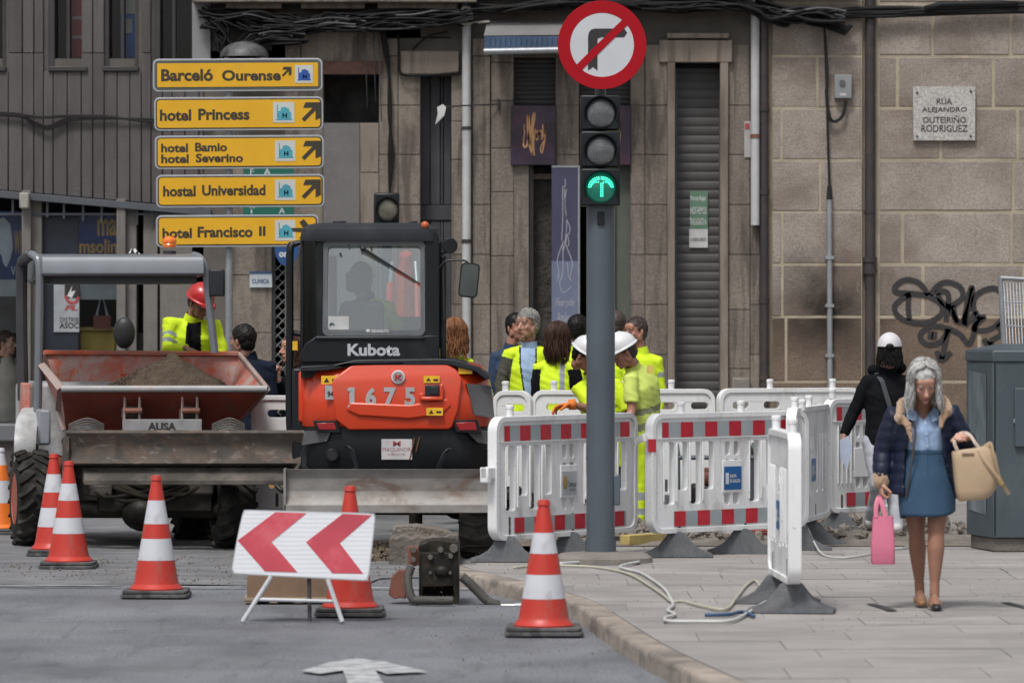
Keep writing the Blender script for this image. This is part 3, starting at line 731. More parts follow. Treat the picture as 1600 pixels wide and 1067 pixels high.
# tall blue banner
bn = T('tall_banner_sign', 'tall narrow dark blue shop banner with white flower stem drawing', 'banner', P(882, 600, D0 - .1))
nb = M('navy_print', (0.05, 0.05, 0.095), rough=.4, var=.1); lb = M('blue_grey_print', (0.13, 0.15, 0.23), rough=.4, var=.1)
bxo('panel', 862, 903, 262, 408, nb, bn, D0 - .075, D0 - .04); bxo('panel', 862, 903, 408, 600, lb, bn, D0 - .075, D0 - .04)
bxo('frame', 903, 906, 262, 600, galv, bn, D0 - .08, D0 - .03); bxo('frame', 862, 906, 259, 262, galv, bn, D0 - .08, D0 - .03)
mb = MB()
def q(pts): return [(X(800 + a / 4.104, D0), Z(240 + b / 4.104, D0)) for a, b in pts]
for s in ([(340, 165), (340, 215), (325, 225), (325, 400), (318, 560)], [(335, 225), (345, 400), (370, 470), (365, 520)], [(330, 560), (290, 680), (300, 760), (290, 820)], [(325, 580), (325, 760), (305, 830), (330, 890), (380, 850)],
          [(345, 590), (385, 700), (370, 800), (385, 810)], [(350, 230), (340, 300), (350, 470), (330, 620)], [(355, 700), (362, 800)], [(355, 520), (365, 580), (345, 595), (350, 530), (362, 515)]):
    ribbon(mb, q(s), .007, D0 - .0765)
O('line_drawing', mb, M('print_pale', (0.33, 0.33, 0.36)), bn, sharp=None)
text('lettering', 'Fleur·pole', X(868, D0), X(897, D0), Z(482, D0), Z(466, D0), D0 - .077, M('print_pale'), bn, shear=.2)
text('lettering', 'Atelier', X(870, D0), X(892, D0), Z(503, D0), Z(488, D0), D0 - .077, M('print_pale'), bn, shear=.2)
# awning
aw = T('folded_awning', 'half folded grey and blue awning above the shop sign', 'awning', P(815, 60, D0 - .3))
mb = MB(); mb.add([P(762, 33, D0), P(1000, 33, D0), P(1000, 56, D0 - .55), P(756, 58, D0 - .55)], [(0, 1, 2, 3)]); mb.add([p + Vector((0, 0, .012)) for p in (P(762, 33, D0), P(1000, 33, D0), P(1000, 56, D0 - .55), P(756, 58, D0 - .55))], [(0, 1, 2, 3)])
O('fabric', mb, M('awning_grey', (0.17, 0.165, 0.165), rough=.85, var=.12, dirt=.3, dcol=(.1, .1, .1)), aw)
mb = MB(); n = 60
for i in range(n):
    a = 757 + (243) * i / n; b = a + 243 / n; dd = D0 - .56 - (0.012 if i % 2 else 0)
    mb.add([P(a, 57, dd), P(b, 57, dd), P(b, 75, dd), P(a, 77, dd)], [(0, 1, 2, 3)])
O('valance', mb, M('awning_blue', (0.05, 0.085, 0.15), rough=.85, var=.2), aw)
mb = MB(); mb.cyl(P(756, 81, D0 - .56), P(1000, 76, D0 - .56), .032, n=12); O('front_bar', mb, galv, aw)
for px in (766, 990):
    mb = MB(); mb.tube([P(px, 40, D0), P(px, 70, D0 - .52)], .015, 6); O('arm', mb, galv, aw)
# white pipe in the middle and pipe stub
wp2 = T('pale_downpipe', 'pale grey downpipe running the full height beside the dark plank door', 'pipe', P(729, 400, D0 - .1))
mb = MB(); mb.cyl((X(729, D0), D0 - .08, KERB + .02), P(729, -100, D0 - .08), .043, n=16); O('pipe', mb, pvc, wp2)
mb = MB(); mb.cyl(P(729, 203, D0 - .08), P(729, 198, D0 - .08), .05, n=16); mb.cyl(P(729, 380, D0 - .08), P(729, 374, D0 - .08), .05, n=16); O('clamp', mb, iron, wp2)
pc = T('cream_pipe', 'short cream elbow pipe and rod beside the pale downpipe', 'pipe', P(724, 30, D0 - .2))
mb = MB(); mb.tube(smoothline([P(735, 13, D0 - .17), P(726, 12, D0 - .17), P(723, 16, D0 - .17), P(723, 38, D0 - .17)], 4), .017, 8); mb.tube([P(722, 38, D0 - .17), P(765, 34, D0 - .17)], .012, 6); O('tube', mb, M('cream_paint', (.42, .4, .35)), pc)
# bracket with a hanging tag
tb = T('wall_bracket', 'thin wall bracket holding a small white triangular tag', 'bracket', P(779, 165, D0))
mb = MB(); mb.tube([P(779, 163, D0 - .03), P(692, 167, D0 - .35)], .008, 6); mb.tube([P(779, 155, D0 - .035), P(779, 172, D0 - .035)], .014, 8); O('arm', mb, iron, tb)
mb = MB(); k = D0 - .36
mb.prism([(X(a, k), Z(b, k)) for a, b in ((683, 168), (692, 163), (697, 168), (694, 181), (680, 195), (684, 178))], k, k + .01); O('tag_plate', mb, M('tag_white', (.5, .5, .5)), tb)
# little wall plates
for a, b, c, e, nm, lb_, mt in ((1163, 1173, 190, 246, 'wall_notice', 'narrow white paper notice with red heading left of the white downpipe', M('paper_grey', (.35, .34, .34))), ):
    t = T(nm, lb_, 'notice', P(a, b, D0)); bxo('sheet', a, b, c, e, mt, t, D0 - .03, D0 - .02)
    bxo('print', a + 1, b - 2, c + 3, c + 12, M('print_red', (.3, .05, .05)), t, D0 - .034, D0 - .031)
t = T('number_plate_sign', 'small white and blue plate on the stone pier behind the man in navy', 'plate', P(407, 436, D0))
bxo('sheet', 390, 425, 424, 449, M('plate_white', (.42, .47, .5)), t, D0 - .03, D0 - .015)
bxo('band', 390, 425, 424, 428, M('plate_blue', (.03, .07, .16)), t, D0 - .034, D0 - .031)
text('lettering', 'CLINICA', X(394, D0), X(421, D0), Z(443, D0), Z(436, D0), D0 - .033, M('plate_blue'), t, bold=.02)
# lattice grille doorway and dark opening left of the excavator
gr = T('lattice_grille', 'dark folding lattice grille in the doorway between the pier and the excavator', 'grille', P(437, 600, D0))
bxo('frame', 425, 430, 300, 776, M('dark_frame'), gr, D0 + .02, D0 + .06)
for i in range(26):
    for s in (1, -1):
        y = 385 + i * 15
        mb = MB(); a, b = (430, 468) if s > 0 else (468, 430)
        mb.tube([P(a, y, D0 + .06 + .02 * s), P(b, y + 38, D0 + .06 + .02 * s)], .006, 4); O('lattice_bar', mb, galv, gr)
# blue round-bottom shield sign
bs_ = T('blue_shield_sign', 'dark blue half round hanging sign below the lowest yellow hotel sign', 'sign', P(448, 400, D0 - .2))
mb = MB(); k = D0 - .25
mb.prism([(X(430 + 36 * .5 + 19 * cos(a), k), Z(386 - 30 * sin(a), k)) for a in [pi + pi * i / 12 for i in range(13)]], k, k + .03); O('panel', mb, M('enamel_blue', (.02, .07, .2), rough=.4), bs_)
text('lettering', 'on', X(436, k), X(450, k), Z(402, k), Z(394, k), k - .002, wht, bs_, bold=.03)
# green pharmacy board partly behind the yellow signs
gs = T('green_shop_sign', 'green projecting board with white capitals peeping between the yellow hotel signs', 'shop sign', P(420, 300, D0 - .4))
k = D0 - .35; grn = M('enamel_green', (.01, .11, .08), rough=.4, var=.1)
bxo('panel', 380, 459, 258, 336, grn, gs, k, k + .05, bevel=.004)
for s, a, b, c, e in (('F', 391, 397, 264, 273), ('A', 412, 423, 264, 274), ('R', 391, 398, 318, 326), ('I', 392, 394, 328, 334), ('A', 436, 445, 325, 334)):
    text('lettering', s, X(a, k), X(b, k), Z(e, k), Z(c, k), k - .002, wht, gs)
# narrow window column seen between the yellow signs
mb = MB(); bx(mb, 330, 380, 97, 776, D0 + .3, D0 + .34)
cw = T('shop_front_column', 'dark shop front with maroon post seen between the yellow sign panels', 'shop front', P(345, 700, D0))
O('backing', mb, dark, cw)
mar = M('maroon_paint', (.12, .01, .025), rough=.5)
mb = MB(); mb.cyl((X(333, D0), D0 + .1, KERB + .02), P(333, 97, D0 + .1), .05, n=12); O('post', mb, mar, cw)
mb = MB(); mb.cyl((X(345, D0), D0 + .15, KERB + .02), P(345, 97, D0 + .15), .028, n=12); O('post', mb, fasc, cw)
for y in (150, 205, 262, 322):
    bxo('rail', 328, 382, y, y + 7, M('blue_black_rail', (.02, .025, .06), rough=.5), cw, D0 + .05, D0 + .12)
    bxo('book_display', 338, 356, y - 40, y - 2, mar, cw, D0 + .12, D0 + .2)

# wall lamp dome above the signs
wl = T('dome_canopy', 'dusty black domed canopy just above the top yellow sign', 'canopy', P(382, 90, D0 - .4))
mb = MB(); c = P(382, 90, D0 - .3)
vs = []; 
mb.grid(lambda u, v: c + Vector((-.24 * cos(pi * u) * cos(v * pi / 2) * 1.0, -.3 * sin(pi * u) * cos(v * pi / 2) * 0.9, .155 * sin(v * pi / 2))), 18, 8)
O('dome', mb, M('dusty_black', (.04, .042, .045), rough=.55, var=.3, dirt=.4, dcol=(.14, .14, .14), ds=6), wl, sharp=None)
mb = MB(); bx(mb, 350, 420, 90, 97, D0 - .5, D0); O('rim', mb, iron, wl, bevel=.01)

# ---- left: ribbed concrete building with the ground floor shops
LB = T('concrete_building', 'ribbed brown concrete building on the left over dark shop windows', 'building', (X(120, D0), D0, KERB))
def zb(px): return 297 + (px - 0) * 21 / 240
core = MB(); bx(core, -500, 318, 92, 296, D0 + .03, D0 + 6); bx(core, -500, -8, -400, 92, D0 + .03, D0 + 6); bx(core, 318, 330, -400, 776, D0 + .02, D0 + 6)
for a, b in ((6, 78), (133, 163), (213, 243), (306, 318)): bx(core, a, b, -400, 92, D0 + .03, D0 + 6)
bx(core, -500, 318, -400, -150, D0 + .032, D0 + 6); O('wall_core', core, jointd, LB)
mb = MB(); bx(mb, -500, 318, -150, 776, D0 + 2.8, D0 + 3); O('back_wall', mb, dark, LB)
x = -60.0; rr = random.Random(3)
wins = [(-40, 6), (78, 133), (163, 213), (243, 306)]
while x < 316:
    w = rr.choice((15, 18, 20, 22)); b = min(x + w, 318)
    top = 84 if rr.random() < 2 else 0
    cx = (x + b) / 2
    inwin = any(p - 3 < cx < q_ + 3 for p, q_ in wins)
    t0 = 112 if inwin else 84
    # lower tier with the sloping foot
    mb = MB(); g = .7; f0 = D0 - rr.uniform(0, .008); bk = D0 + .1
    vs = [P(x + g, zb(x) , f0), P(b - g, zb(b), f0), P(b - g, t0, f0), P(x + g, t0, f0)]
    vs += [Vector((v.x, bk, v.z)) for v in vs]
    mb.add(vs, [(0, 1, 2, 3), (4, 7, 6, 5), (0, 4, 5, 1), (1, 5, 6, 2), (2, 6, 7, 3), (3, 7, 4, 0)])
    O('concrete_rib', mb, concr, LB, bevel=.006)
    if not inwin:
        mb = MB(); f0 = D0 - rr.uniform(0, .01); bx(mb, x + g, b - g, -150, 83, f0, D0 + .1); O('concrete_rib', mb, concr, LB, bevel=.006)
    x = b
frm = M('dark_window_frame', (0.035, 0.032, 0.034), rough=.5)
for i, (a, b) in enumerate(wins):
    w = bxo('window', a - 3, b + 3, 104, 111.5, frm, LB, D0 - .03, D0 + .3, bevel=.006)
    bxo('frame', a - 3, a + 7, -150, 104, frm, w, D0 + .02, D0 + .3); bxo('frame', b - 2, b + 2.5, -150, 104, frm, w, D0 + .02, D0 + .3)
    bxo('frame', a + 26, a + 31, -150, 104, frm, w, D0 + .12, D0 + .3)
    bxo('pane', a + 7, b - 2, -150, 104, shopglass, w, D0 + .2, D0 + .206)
    bxo('dark_backing', a + 7, b - 2, -150, 104, dark, w, D0 + .8, D0 + .85)  # near-black sheet, the darkness of the room painted in behind the pane
# banners behind the upper windows
rb = T('red_banner', 'red banner with white lettering hung inside the upper left window', 'banner', P(118, 60, D0 + .3))
bxo('cloth', 105, 133, -80, 90, M('banner_red', (.33, .05, .05), rough=.8, var=.2), rb, D0 + .3, D0 + .31)
for y in (-20, 26, 56):
    bxo('print', 113, 131, y, y + 5, M('print_pink', (.4, .3, .3)), rb, D0 + .292, D0 + .298)
bb = T('blue_banner', 'blue and white banner hung inside the upper window near the top signs', 'banner', P(200, 60, D0 + .3))
bxo('cloth', 188, 211, -80, 22, M('banner_white', (.42, .42, .36), rough=.8, var=.1), bb, D0 + .3, D0 + .31)
bxo('cloth', 188, 211, 22, 90, M('banner_blue', (.03, .12, .4), rough=.8, var=.2), bb, D0 + .3, D0 + .31)
bxo('print', 197, 206, 30, 52, M('banner_white'), bb, D0 + .292, D0 + .298)
pier = bxo('corner_pier', 300, 329, -200, 100, M('pale_pier', (.24, .24, .25), rough=.8, var=.08, dirt=.2), LB, D0 - .04, D0 + .2, bevel=.006)
# fascia following the foot of the ribs
def slopebox(name, pxa, pxb, off0, off1, mat, parent, d0, d1):
    mb = MB(); vs = [P(pxa, zb(pxa) + off1, d0), P(pxb, zb(pxb) + off1, d0), P(pxb, zb(pxb) + off0, d0), P(pxa, zb(pxa) + off0, d0)]
    vs += [Vector((v.x, d1, v.z)) for v in vs]
    mb.add(vs, [(0, 1, 2, 3), (4, 7, 6, 5), (0, 4, 5, 1), (1, 5, 6, 2), (2, 6, 7, 3), (3, 7, 4, 0)]); return O(name, mb, mat, parent, bevel=.004)
slopebox('fascia', -60, 330, 1, 12, fasc, LB, D0 - .08, D0 + .1)
for px in (18, 72, 98, 128, 157, 212, 236):
    bxo('transom_post', px, px + 3.5, zb(px) + 12, zb(px) + 36, fasc, LB, D0, D0 + .06)
bxo('transom_bar', -60, 330, 333, 336.5, fasc, LB, D0 + .005, D0 + .05)
colm = M('shop_pier_stone', (0.15, 0.14, 0.13), rough=.85, var=.12, dirt=.25, dcol=(.09, .085, .08), ds=3, dstretch=(4, 4, .5), bump=.003, bs=60)
for a, b, dd in ((34, 48, -.06), (49, 65, .02), (182, 196, -.06), (197, 213, .02), (224, 246, .03), (250, 300, .05)):
    bxo('shop_pier', a, b, zb(a) + (-2 if dd < 0 else 10), 776, colm, LB, D0 + dd, D0 + .3, bevel=.006)
bxo('plinth', -60, 40, 690, 776, M('plinth_brown', (.07, .062, .06), rough=.9, var=.15), LB, D0 - .1, D0 + .2)
bxo('sill', -60, 42, 662, 690, M('sill_grey', (.11, .115, .125), rough=.5, var=.1), LB, D0 - .16, D0 + .2, bevel=.02)
bxo('lamp_bracket', 30, 45, 301, 326, M('dirty_white', (.3, .29, .26), rough=.6), LB, D0 - .18, D0 - .065, bevel=.015)
# shop windows: glass, prints inside
def shopwin(name, px0, px1, py0, py1):
    w = bxo(name, px0, px1, py1 - 4, py1, frm, LB, D0 + .05, D0 + .15)
    bxo('pane', px0, px1, py0, py1 - 4, shopglass, w, D0 + .1, D0 + .106)
shopwin('shop_window', -60, 34, 337, 662); shopwin('shop_window', 122, 182, 337, 700); shopwin('shop_window', 246, 250, 337, 700)
tlb = M('teal_blue_print', (.012, .035, .12), rough=.6, var=.3, vs=5)
def poster(nm, label, px0, px1, py0, py1, mat, d=D0 + .14):
    t = T(nm, label, 'poster', P((px0 + px1) / 2, py1, d)); bxo('sheet', px0, px1, py0, py1, mat, t, d, d + .006); return t
p1 = poster('window_poster', 'navy window poster with a large pale tooth shape at the left edge', -60, 34, 330, 437, tlb)
mb = MB(); k = D0 + .137
mb.prism([(X(a, k), Z(b, k)) for a, b in ((-12, 345), (6, 340), (16, 350), (19, 372), (20, 388), (16, 405), (10, 418), (5, 412), (2, 398), (-10, 392))], k - .001, k); O('tooth_shape', mb, M('print_greyblue', (.32, .36, .4)), p1)
yel = M('print_ochre', (.36, .23, .07), rough=.6)
text('lettering', 'W?', X(22, k), X(34, k), Z(398, k), Z(360, k), k - .002, yel, p1, bold=.03)
text('lettering', 'Vial', X(17, k), X(34, k), Z(430, k), Z(416, k), k - .002, M('print_greyblue'), p1, bold=.02)
p2 = poster('window_poster', 'navy window poster with ochre lettering right of the dark doorway', 122, 182, 337, 397, M('royal_blue_print', (.01, .03, .13), rough=.6, var=.1))
text('lettering', 'ma', X(152, k), X(182, k), Z(369, k), Z(342, k), k - .002, yel, p2, bold=.03)
text('lettering', 'msolin', X(124, k), X(183, k), Z(396, k), Z(374, k), k - .002, yel, p2, bold=.03)
p3 = poster('window_strip', 'pale lettered strip across the shop window below the ochre poster', 125, 182, 444, 468, M('strip_grey', (.24, .27, .28)))
p4 = poster('window_strip', 'pale strip on the far left shop window below the tooth poster', -60, 34, 437, 463, M('strip_grey'))
bxo('dark_door', 65, 122, 337, 776, M('navy_black_door', (.012, .016, .028), rough=.4), LB, D0 + .12, D0 + .2)
bd = T('hanging_board', 'white shop board with a red and black logo and the letters FL beside the doorway', 'sign', P(105, 520, D0))
bxo('panel', 84, 124, 445, 519, M('board_white', (.3, .32, .34), rough=.5), bd, D0 + .1, D0 + .115, bevel=.003)
k = D0 + .099
bxo('print', 101, 124, 445, 466, ink, bd, k - .001, k); 
mb = MB(); ribbon(mb, [(X(102, k), Z(462, k)), (X(108, k), Z(472, k)), (X(118, k), Z(472, k)), (X(123, k), Z(464, k))], .03, k - .003); O('print', mb, M('print_red'), bd)
mb = MB(); mb.prism([(X(a, k), Z(b, k)) for a, b in ((105, 462), (113, 446), (111, 456), (118, 454), (112, 466))], k - .003, k - .002); O('print', mb, wht, bd)
text('lettering', 'FL', X(101, k), X(122, k), Z(485, k), Z(477, k), k - .002, M('print_red'), bd, bold=.04, shear=.2)
text('lettering', 'DISTRIB', X(94, k), X(123, k), Z(503, k), Z(496, k), k - .002, ink, bd)
text('lettering', 'ASOC', X(93, k), X(123, k), Z(513, k), Z(504, k), k - .002, ink, bd, bold=.02)
fr = poster('hanging_tag', 'dull red card hanging on white strings inside the shop window', 146, 173, 493, 514, M('card_red', (.17, .04, .03)), D0 + .3)
mb = MB(); k = D0 + .3; mb.tube([P(151, 493, k), P(159, 458, k), P(168, 493, k)], .014, 5); O('string', mb, M('print_greyblue'), fr)
yb = T('yellow_reflection_box', 'yellow box standing low in the shop window behind the dumper', 'box', P(153, 560, D0 + .5))  # solid box and its yellow imitate a vehicle reflected in the glass
bxo('body', 126, 181, 517, 560, M('reflection_yellow', (.5, .36, .06), rough=.5), yb, D0 + .45, D0 + .8, bevel=.02); bxo('lid', 124, 183, 511, 517, M('reflection_yellow2', (.55, .42, .12), rough=.5), yb, D0 + .43, D0 + .82, bevel=.01)
# pale stones/back objects in windows
mb = MB(); bx(mb, 122, 250, 520, 776, D0 + .9, D0 + 1.4); O('display_plinth', mb, M('dim_display', (.12, .12, .12)), LB)
mb = MB(); bx(mb, -60, 34, 560, 776, D0 + 1.2, D0 + 1.5); bx(mb, -60, 34, 463, 520, D0 + 1.2, D0 + 1.4); O('display_shelf', mb, M('dim_display2', (.1, .1, .105), var=.3, vs=4), LB)

# ---- cables
cab = M('black_cable', (.008, .008, .009), rough=.6, spec=.25); cab2 = M('grey_cable', (.06, .06, .065), rough=.5)
def tangle(name, label, path, n, spread, seed, rr=(.006, .014), yo=(-.28, -.06)):
    r = random.Random(seed); mb = MB(); L_ = len(path)
    for i in range(n):
        a = r.randint(0, max(0, L_ - 3)); b = min(L_ - 1, a + r.randint(2, 6)); ox, oy = r.uniform(-1, 1), r.uniform(*yo)
        mb.cur = 1 if r.random() < .16 else 0
        pts = []
        for j in range(a, b + 1):
            px, py = path[j]; pts.append(P(px + r.uniform(-14, 14), py + spread * (ox * .7 + r.uniform(-.5, .5)), D0 + oy + r.uniform(-.03, .03)))
        mb.tube(smoothline(pts, 4), r.uniform(*rr), 5, cap=False)
    o = O(name, mb, [cab, cab2], None, sharp=None); tag(o, label, 'cable'); return o
tangle('cable_tangle', 'dense tangle of black cables under the ledge left of the pale downpipe', [(322, 25), (360, 28), (400, 32), (440, 36), (480, 38), (520, 34), (560, 36), (600, 32), (650, 30), (700, 28), (735, 26)], 190, 15, 1)
tangle('cable_tangle', 'thick black cable clump hanging down by the pale pier above the top sign', [(325, 30), (335, 34), (345, 50), (352, 70), (362, 84), (400, 62), (440, 58), (470, 56)], 60, 13, 2)
tangle('cable_tangle', 'long black cable run above the awning and round sign', [(735, 15), (790, 14), (850, 8), (900, 6), (960, 5), (1010, 8), (1060, 12), (1110, 8), (1160, 10), (1200, 14)], 110, 9, 3)
tangle('cable_tangle', 'knot of thick blue black cables over the two downpipes', [(1165, 12), (1190, 20), (1215, 28), (1245, 25), (1280, 26), (1310, 30)], 40, 14, 4, (.01, .024))
mb = MB()
for i, (a, b, c, e, r_) in enumerate(((3, 25, 20, 12, .02), (5, 28, 24, 17, .018), (8, 24, 15, 20, .022), (10, 20, 26, 8, .016), (-2, 18, 22, 14, .018), (14, 30, 27, 22, .014))):
    mb.tube(smoothline([P(1180, a, D0 - .12 - .02 * i), P(1250, b, D0 - .14), P(1330, c, D0 - .12), P(1420, c - 2, D0 - .1), P(1500, e, D0 - .12 + .01 * i), P(1620, e - 3, D0 - .1)], 6), r_, 6)
mb.tube([P(1445, 15, D0 - .13), P(1470, 8, D0 - .12), P(1560, 6, D0 - .12), P(1590, 8, D0 - .12)], .034, 8)
for i in range(3): mb.tube([P(1290, 34 + 4 * i, D0 - .15), P(1320, 47 + 3 * i, D0 - .16), P(1330, 40, D0 - .16)], .02, 6)
tag(O('cable_run', mb, cab, None, sharp=None), 'thick parallel black cables crossing the top of the granite wall', 'cable')
mb = MB(); r = random.Random(9)
for i in range(6):
    o_ = r.uniform(-3, 3)
    mb.tube(smoothline([P(-40, 178 + o_, D0 - .04), P(30, 181 + o_, D0 - .05), P(50, 184 + o_ + (i > 2) * 8, D0 - .05), P(75, 185 + o_ + (i > 2) * 15, D0 - .06), P(105, 183 + o_ + (i > 2) * 5, D0 - .05), P(160, 184 + o_, D0 - .05), P(240, 189 - o_, D0 - .04), P(330, 192 + o_, D0 - .04)], 5), .009, 5)
tag(O('cable_run', mb, cab, None, sharp=None), 'thin sagging black cable strung across the brown concrete ribs', 'cable')
mb = MB()
for ox in (0, 3, -3):
    mb.tube(smoothline([P(597 + ox, 45, D0 - .07), P(603 + ox, 80, D0 - .06), P(608, 120, D0 - .05), P(609 - ox * .5, 180, D0 - .05), P(611 + ox, 240, D0 - .05), P(609, 300, D0 - .05), P(610, 330, D0 - .05)], 5), .013, 6)
mb.tube(smoothline([P(622, 50, D0 - .07), P(624, 90, D0 - .09), P(626, 114, D0 - .08), P(650, 118, D0 - .08), P(712, 114, D0 - .08), P(718, 108, D0 - .08)], 5), .012, 6)
mb.tube(smoothline([P(645, 78, D0 - .07), P(668, 58, D0 - .07), P(700, 50, D0 - .07)], 5), .01, 6)
tag(O('cable_drop', mb, cab, None, sharp=None), 'black cables dropping down the stone wall to the dark signal lamp', 'cable')
mb = MB()
for a, b, c in ((570, 40, 170), (583, 40, 160), (592, 60, 190)):
    mb.tube([P(a, b, D0 - .08), P(a + 2, (b + c) / 2, D0 - .06), P(a + 4, c, D0 - .06)], .006, 5)
tag(O('cable_drop', mb, cab2, None, sharp=None), 'thin loose cables hanging in front of the square dark wall hole', 'cable')
# ------------------------------------------------------------------ yellow hotel signs on a post
SD = 38.0
wm_ = M('sign_back_steel', (.38, .4, .42), rough=.45, metal=.3, var=.05)
yelm = M('sign_yellow', (.68, .37, .012), rough=.42, var=.06, vs=3, dirt=.08, dcol=(.4, .25, .05))
brn = M('sign_dark_brown', (.035, .03, .018), rough=.5, var=.05); dgr = M('sign_dark_green_grey', (.07, .08, .07), rough=.5, var=.1)
cream = M('pictogram_white', (.50, .52, .50), rough=.5, var=.04); blu = M('pictogram_blue', (.02, .08, .32), rough=.5); cyn = M('pictogram_faded_blue', (.06, .30, .38), rough=.5)
sp = T('hotel_sign_post', 'grey post behind the stack of five yellow hotel signs', 'signpost', (X(357, SD), SD + .06, 0))
mb = MB(); mb.cyl((X(357, SD), SD + .08, 0.0), (X(357, SD), SD + .08, Z(105, SD)), .032, n=14); O('post', mb, galv, sp)
mb = MB(); mb.box((X(357, SD), SD + .08, .01), (.16, .16, .02)); O('base_plate', mb, galv, sp)
def arrow_ne(cx, cz, s):   # arrow pointing up and right
    k = s
    return [(-.5, -.36), (-.36, -.5), (.22, .08), (.22, -.42), (.5, -.3), (.5, .5), (-.3, .5), (-.42, .22), (.08, .22)], cx, cz, k
def sign(px0, px1, py0, py1, lines, label, first=False, arrow='ne', pic=cyn, roll=0.0):
    xa, xb, za, zb_ = X(px0, SD), X(px1, SD), Z(py1, SD), Z(py0, SD); cx, cz = (xa + xb) / 2, (za + zb_) / 2; w, h = xb - xa, zb_ - za
    t = T('hotel_sign', label, 'sign', (cx, SD, za), group='yellow hotel direction signs')
    cr_, sr = cos(roll), sin(roll)
    def R(x, y, z): dx, dz = x - cx, z - cz; return Vector((cx + dx * cr_ - dz * sr, y, cz + dx * sr + dz * cr_))
    mb = MB(); mb.prism(rrect(w, h, .045, 5, cx, cz), SD - .012, SD + .03, fn=R); O('plate', mb, wm_, t, bevel=.002)
    b = .022 if not first else .02
    mb = MB(); mb.prism(rrect(w - .028, h - .028, .035, 5, cx, cz), SD - .014, SD - .010, fn=R); O('border', mb, dgr if first else brn, t)
    mb = MB(); q = .075 if first else .05; mb.prism(rrect(w - q, h - q * (1 if first else .95), .006 if first else .026, 4, cx, cz), SD - .017, SD - .012, fn=R); O('face', mb, yelm, t)
    def px(a, b_): return R(X(a, SD), SD - .019, Z(b_, SD))
    for s, a, b_, c, e in lines: text('lettering', s, X(a, SD), X(b_, SD), Z(e, SD), Z(c, SD), SD - .019, brn, t, bold=.036, fn=lambda x, z: R(x, SD - .0185, z))
    # pictogram
    if first: p0, p1, q0, q1 = 461, 489, 103, 131
    elif 'Francisco' in lines[0][0]: p0, p1, q0, q1 = 421, 452, 345, 377
    else: p0, p1 = (427, 460) if py0 < 200 else (430, 462); q0, q1 = py0 + 8.5, py0 + 40.5
    mb = MB(); mb.prism([(X(p0, SD), Z(q1, SD)), (X(p1, SD), Z(q1, SD)), (X(p1, SD), Z(q0, SD)), (X(p0, SD), Z(q0, SD))], SD - .0195, SD - .0165, fn=R)
    O('pictogram_panel', mb, cream, t)
    s = (p1 - p0) / 33.0
    def g(pts): return [(X(p0 + a * s, SD), Z(q0 + b_ * s, SD)) for a, b_ in pts]
    mb = MB()
    mb.prism(g([(4, 28), (7, 25), (8, 14), (12, 13), (12, 9), (18, 7), (25, 11), (25, 14), (28, 16), (28, 25), (30, 28)]), SD - .0215, SD - .0195, fn=R)
    mb.prism(g([(6, 4), (7.4, 4), (8, 24), (6, 24)]), SD - .0215, SD - .0195, fn=R); O('castle_symbol', mb, pic, t)
    text('lettering', 'H', X(p0 + 14.5 * s, SD), X(p0 + 21.5 * s, SD), Z(q0 + 25 * s, SD), Z(q0 + 17 * s, SD), SD - .021, yelm, t, bold=.04, fn=lambda x, z: R(x, SD - .0215, z))
    mb = MB()
    if arrow == 'ne':
        pts, _, _, _ = arrow_ne(0, 0, 1); ax, ay, k = (448, 113, 15) if first else (486.5, (py0 + py1) / 2 - 2, 30)
        mb.prism([(X(ax + u * k, SD), Z(ay - v * k, SD)) for u, v in pts], SD - .020, SD - .017, fn=R)
    else:
        for poly in ([(455, 357), (474, 357), (468, 348), (475, 343), (488, 360), (476, 378), (468, 373), (474, 363), (455, 363)],):
            mb.prism([(X(a, SD), Z(b_, SD)) for a, b_ in poly], SD - .020, SD - .017, fn=R)
    O('arrow_symbol', mb, brn, t)
    mb = MB(); mb.box((X(357, SD), SD + .045, cz), (.07, .03, .05)); O('clamp', mb, galv, t)
rl = radians(.35)
sign(239, 504, 92, 143, [('Barceló', 252, 333, 108, 127), ('Ourense', 347, 439, 110, 127)], 'topmost yellow hotel sign with thick grey border reading Barceló Ourense', True, pic=blu, roll=rl)
sign(241, 505, 152, 204, [('hotel', 250, 299, 171, 189), ('Princess', 310, 390, 170, 188)], 'yellow hotel sign reading hotel Princess, second from the top', roll=rl)
sign(242, 506, 212, 264, [('hotel', 252, 294, 224, 238), ('Bamio', 305, 355, 223, 237), ('hotel', 252, 295, 241, 255), ('Severino', 306, 380, 240, 254)], 'middle yellow sign with two lines reading hotel Bamio and hotel Severino', roll=rl)
sign(244, 507, 273, 324, [('hostal', 255, 306, 290, 307), ('Universidad', 316, 415, 289, 306)], 'yellow sign reading hostal Universidad, fourth from the top', roll=rl)
sign(244, 498, 336, 386, [('hotel', 254, 300, 356, 372), ('Francisco', 309, 395, 354, 371), ('II', 405, 415, 354, 369)], 'lowest yellow sign reading hotel Francisco II with its arrow behind the cab', arrow='e', roll=rl)

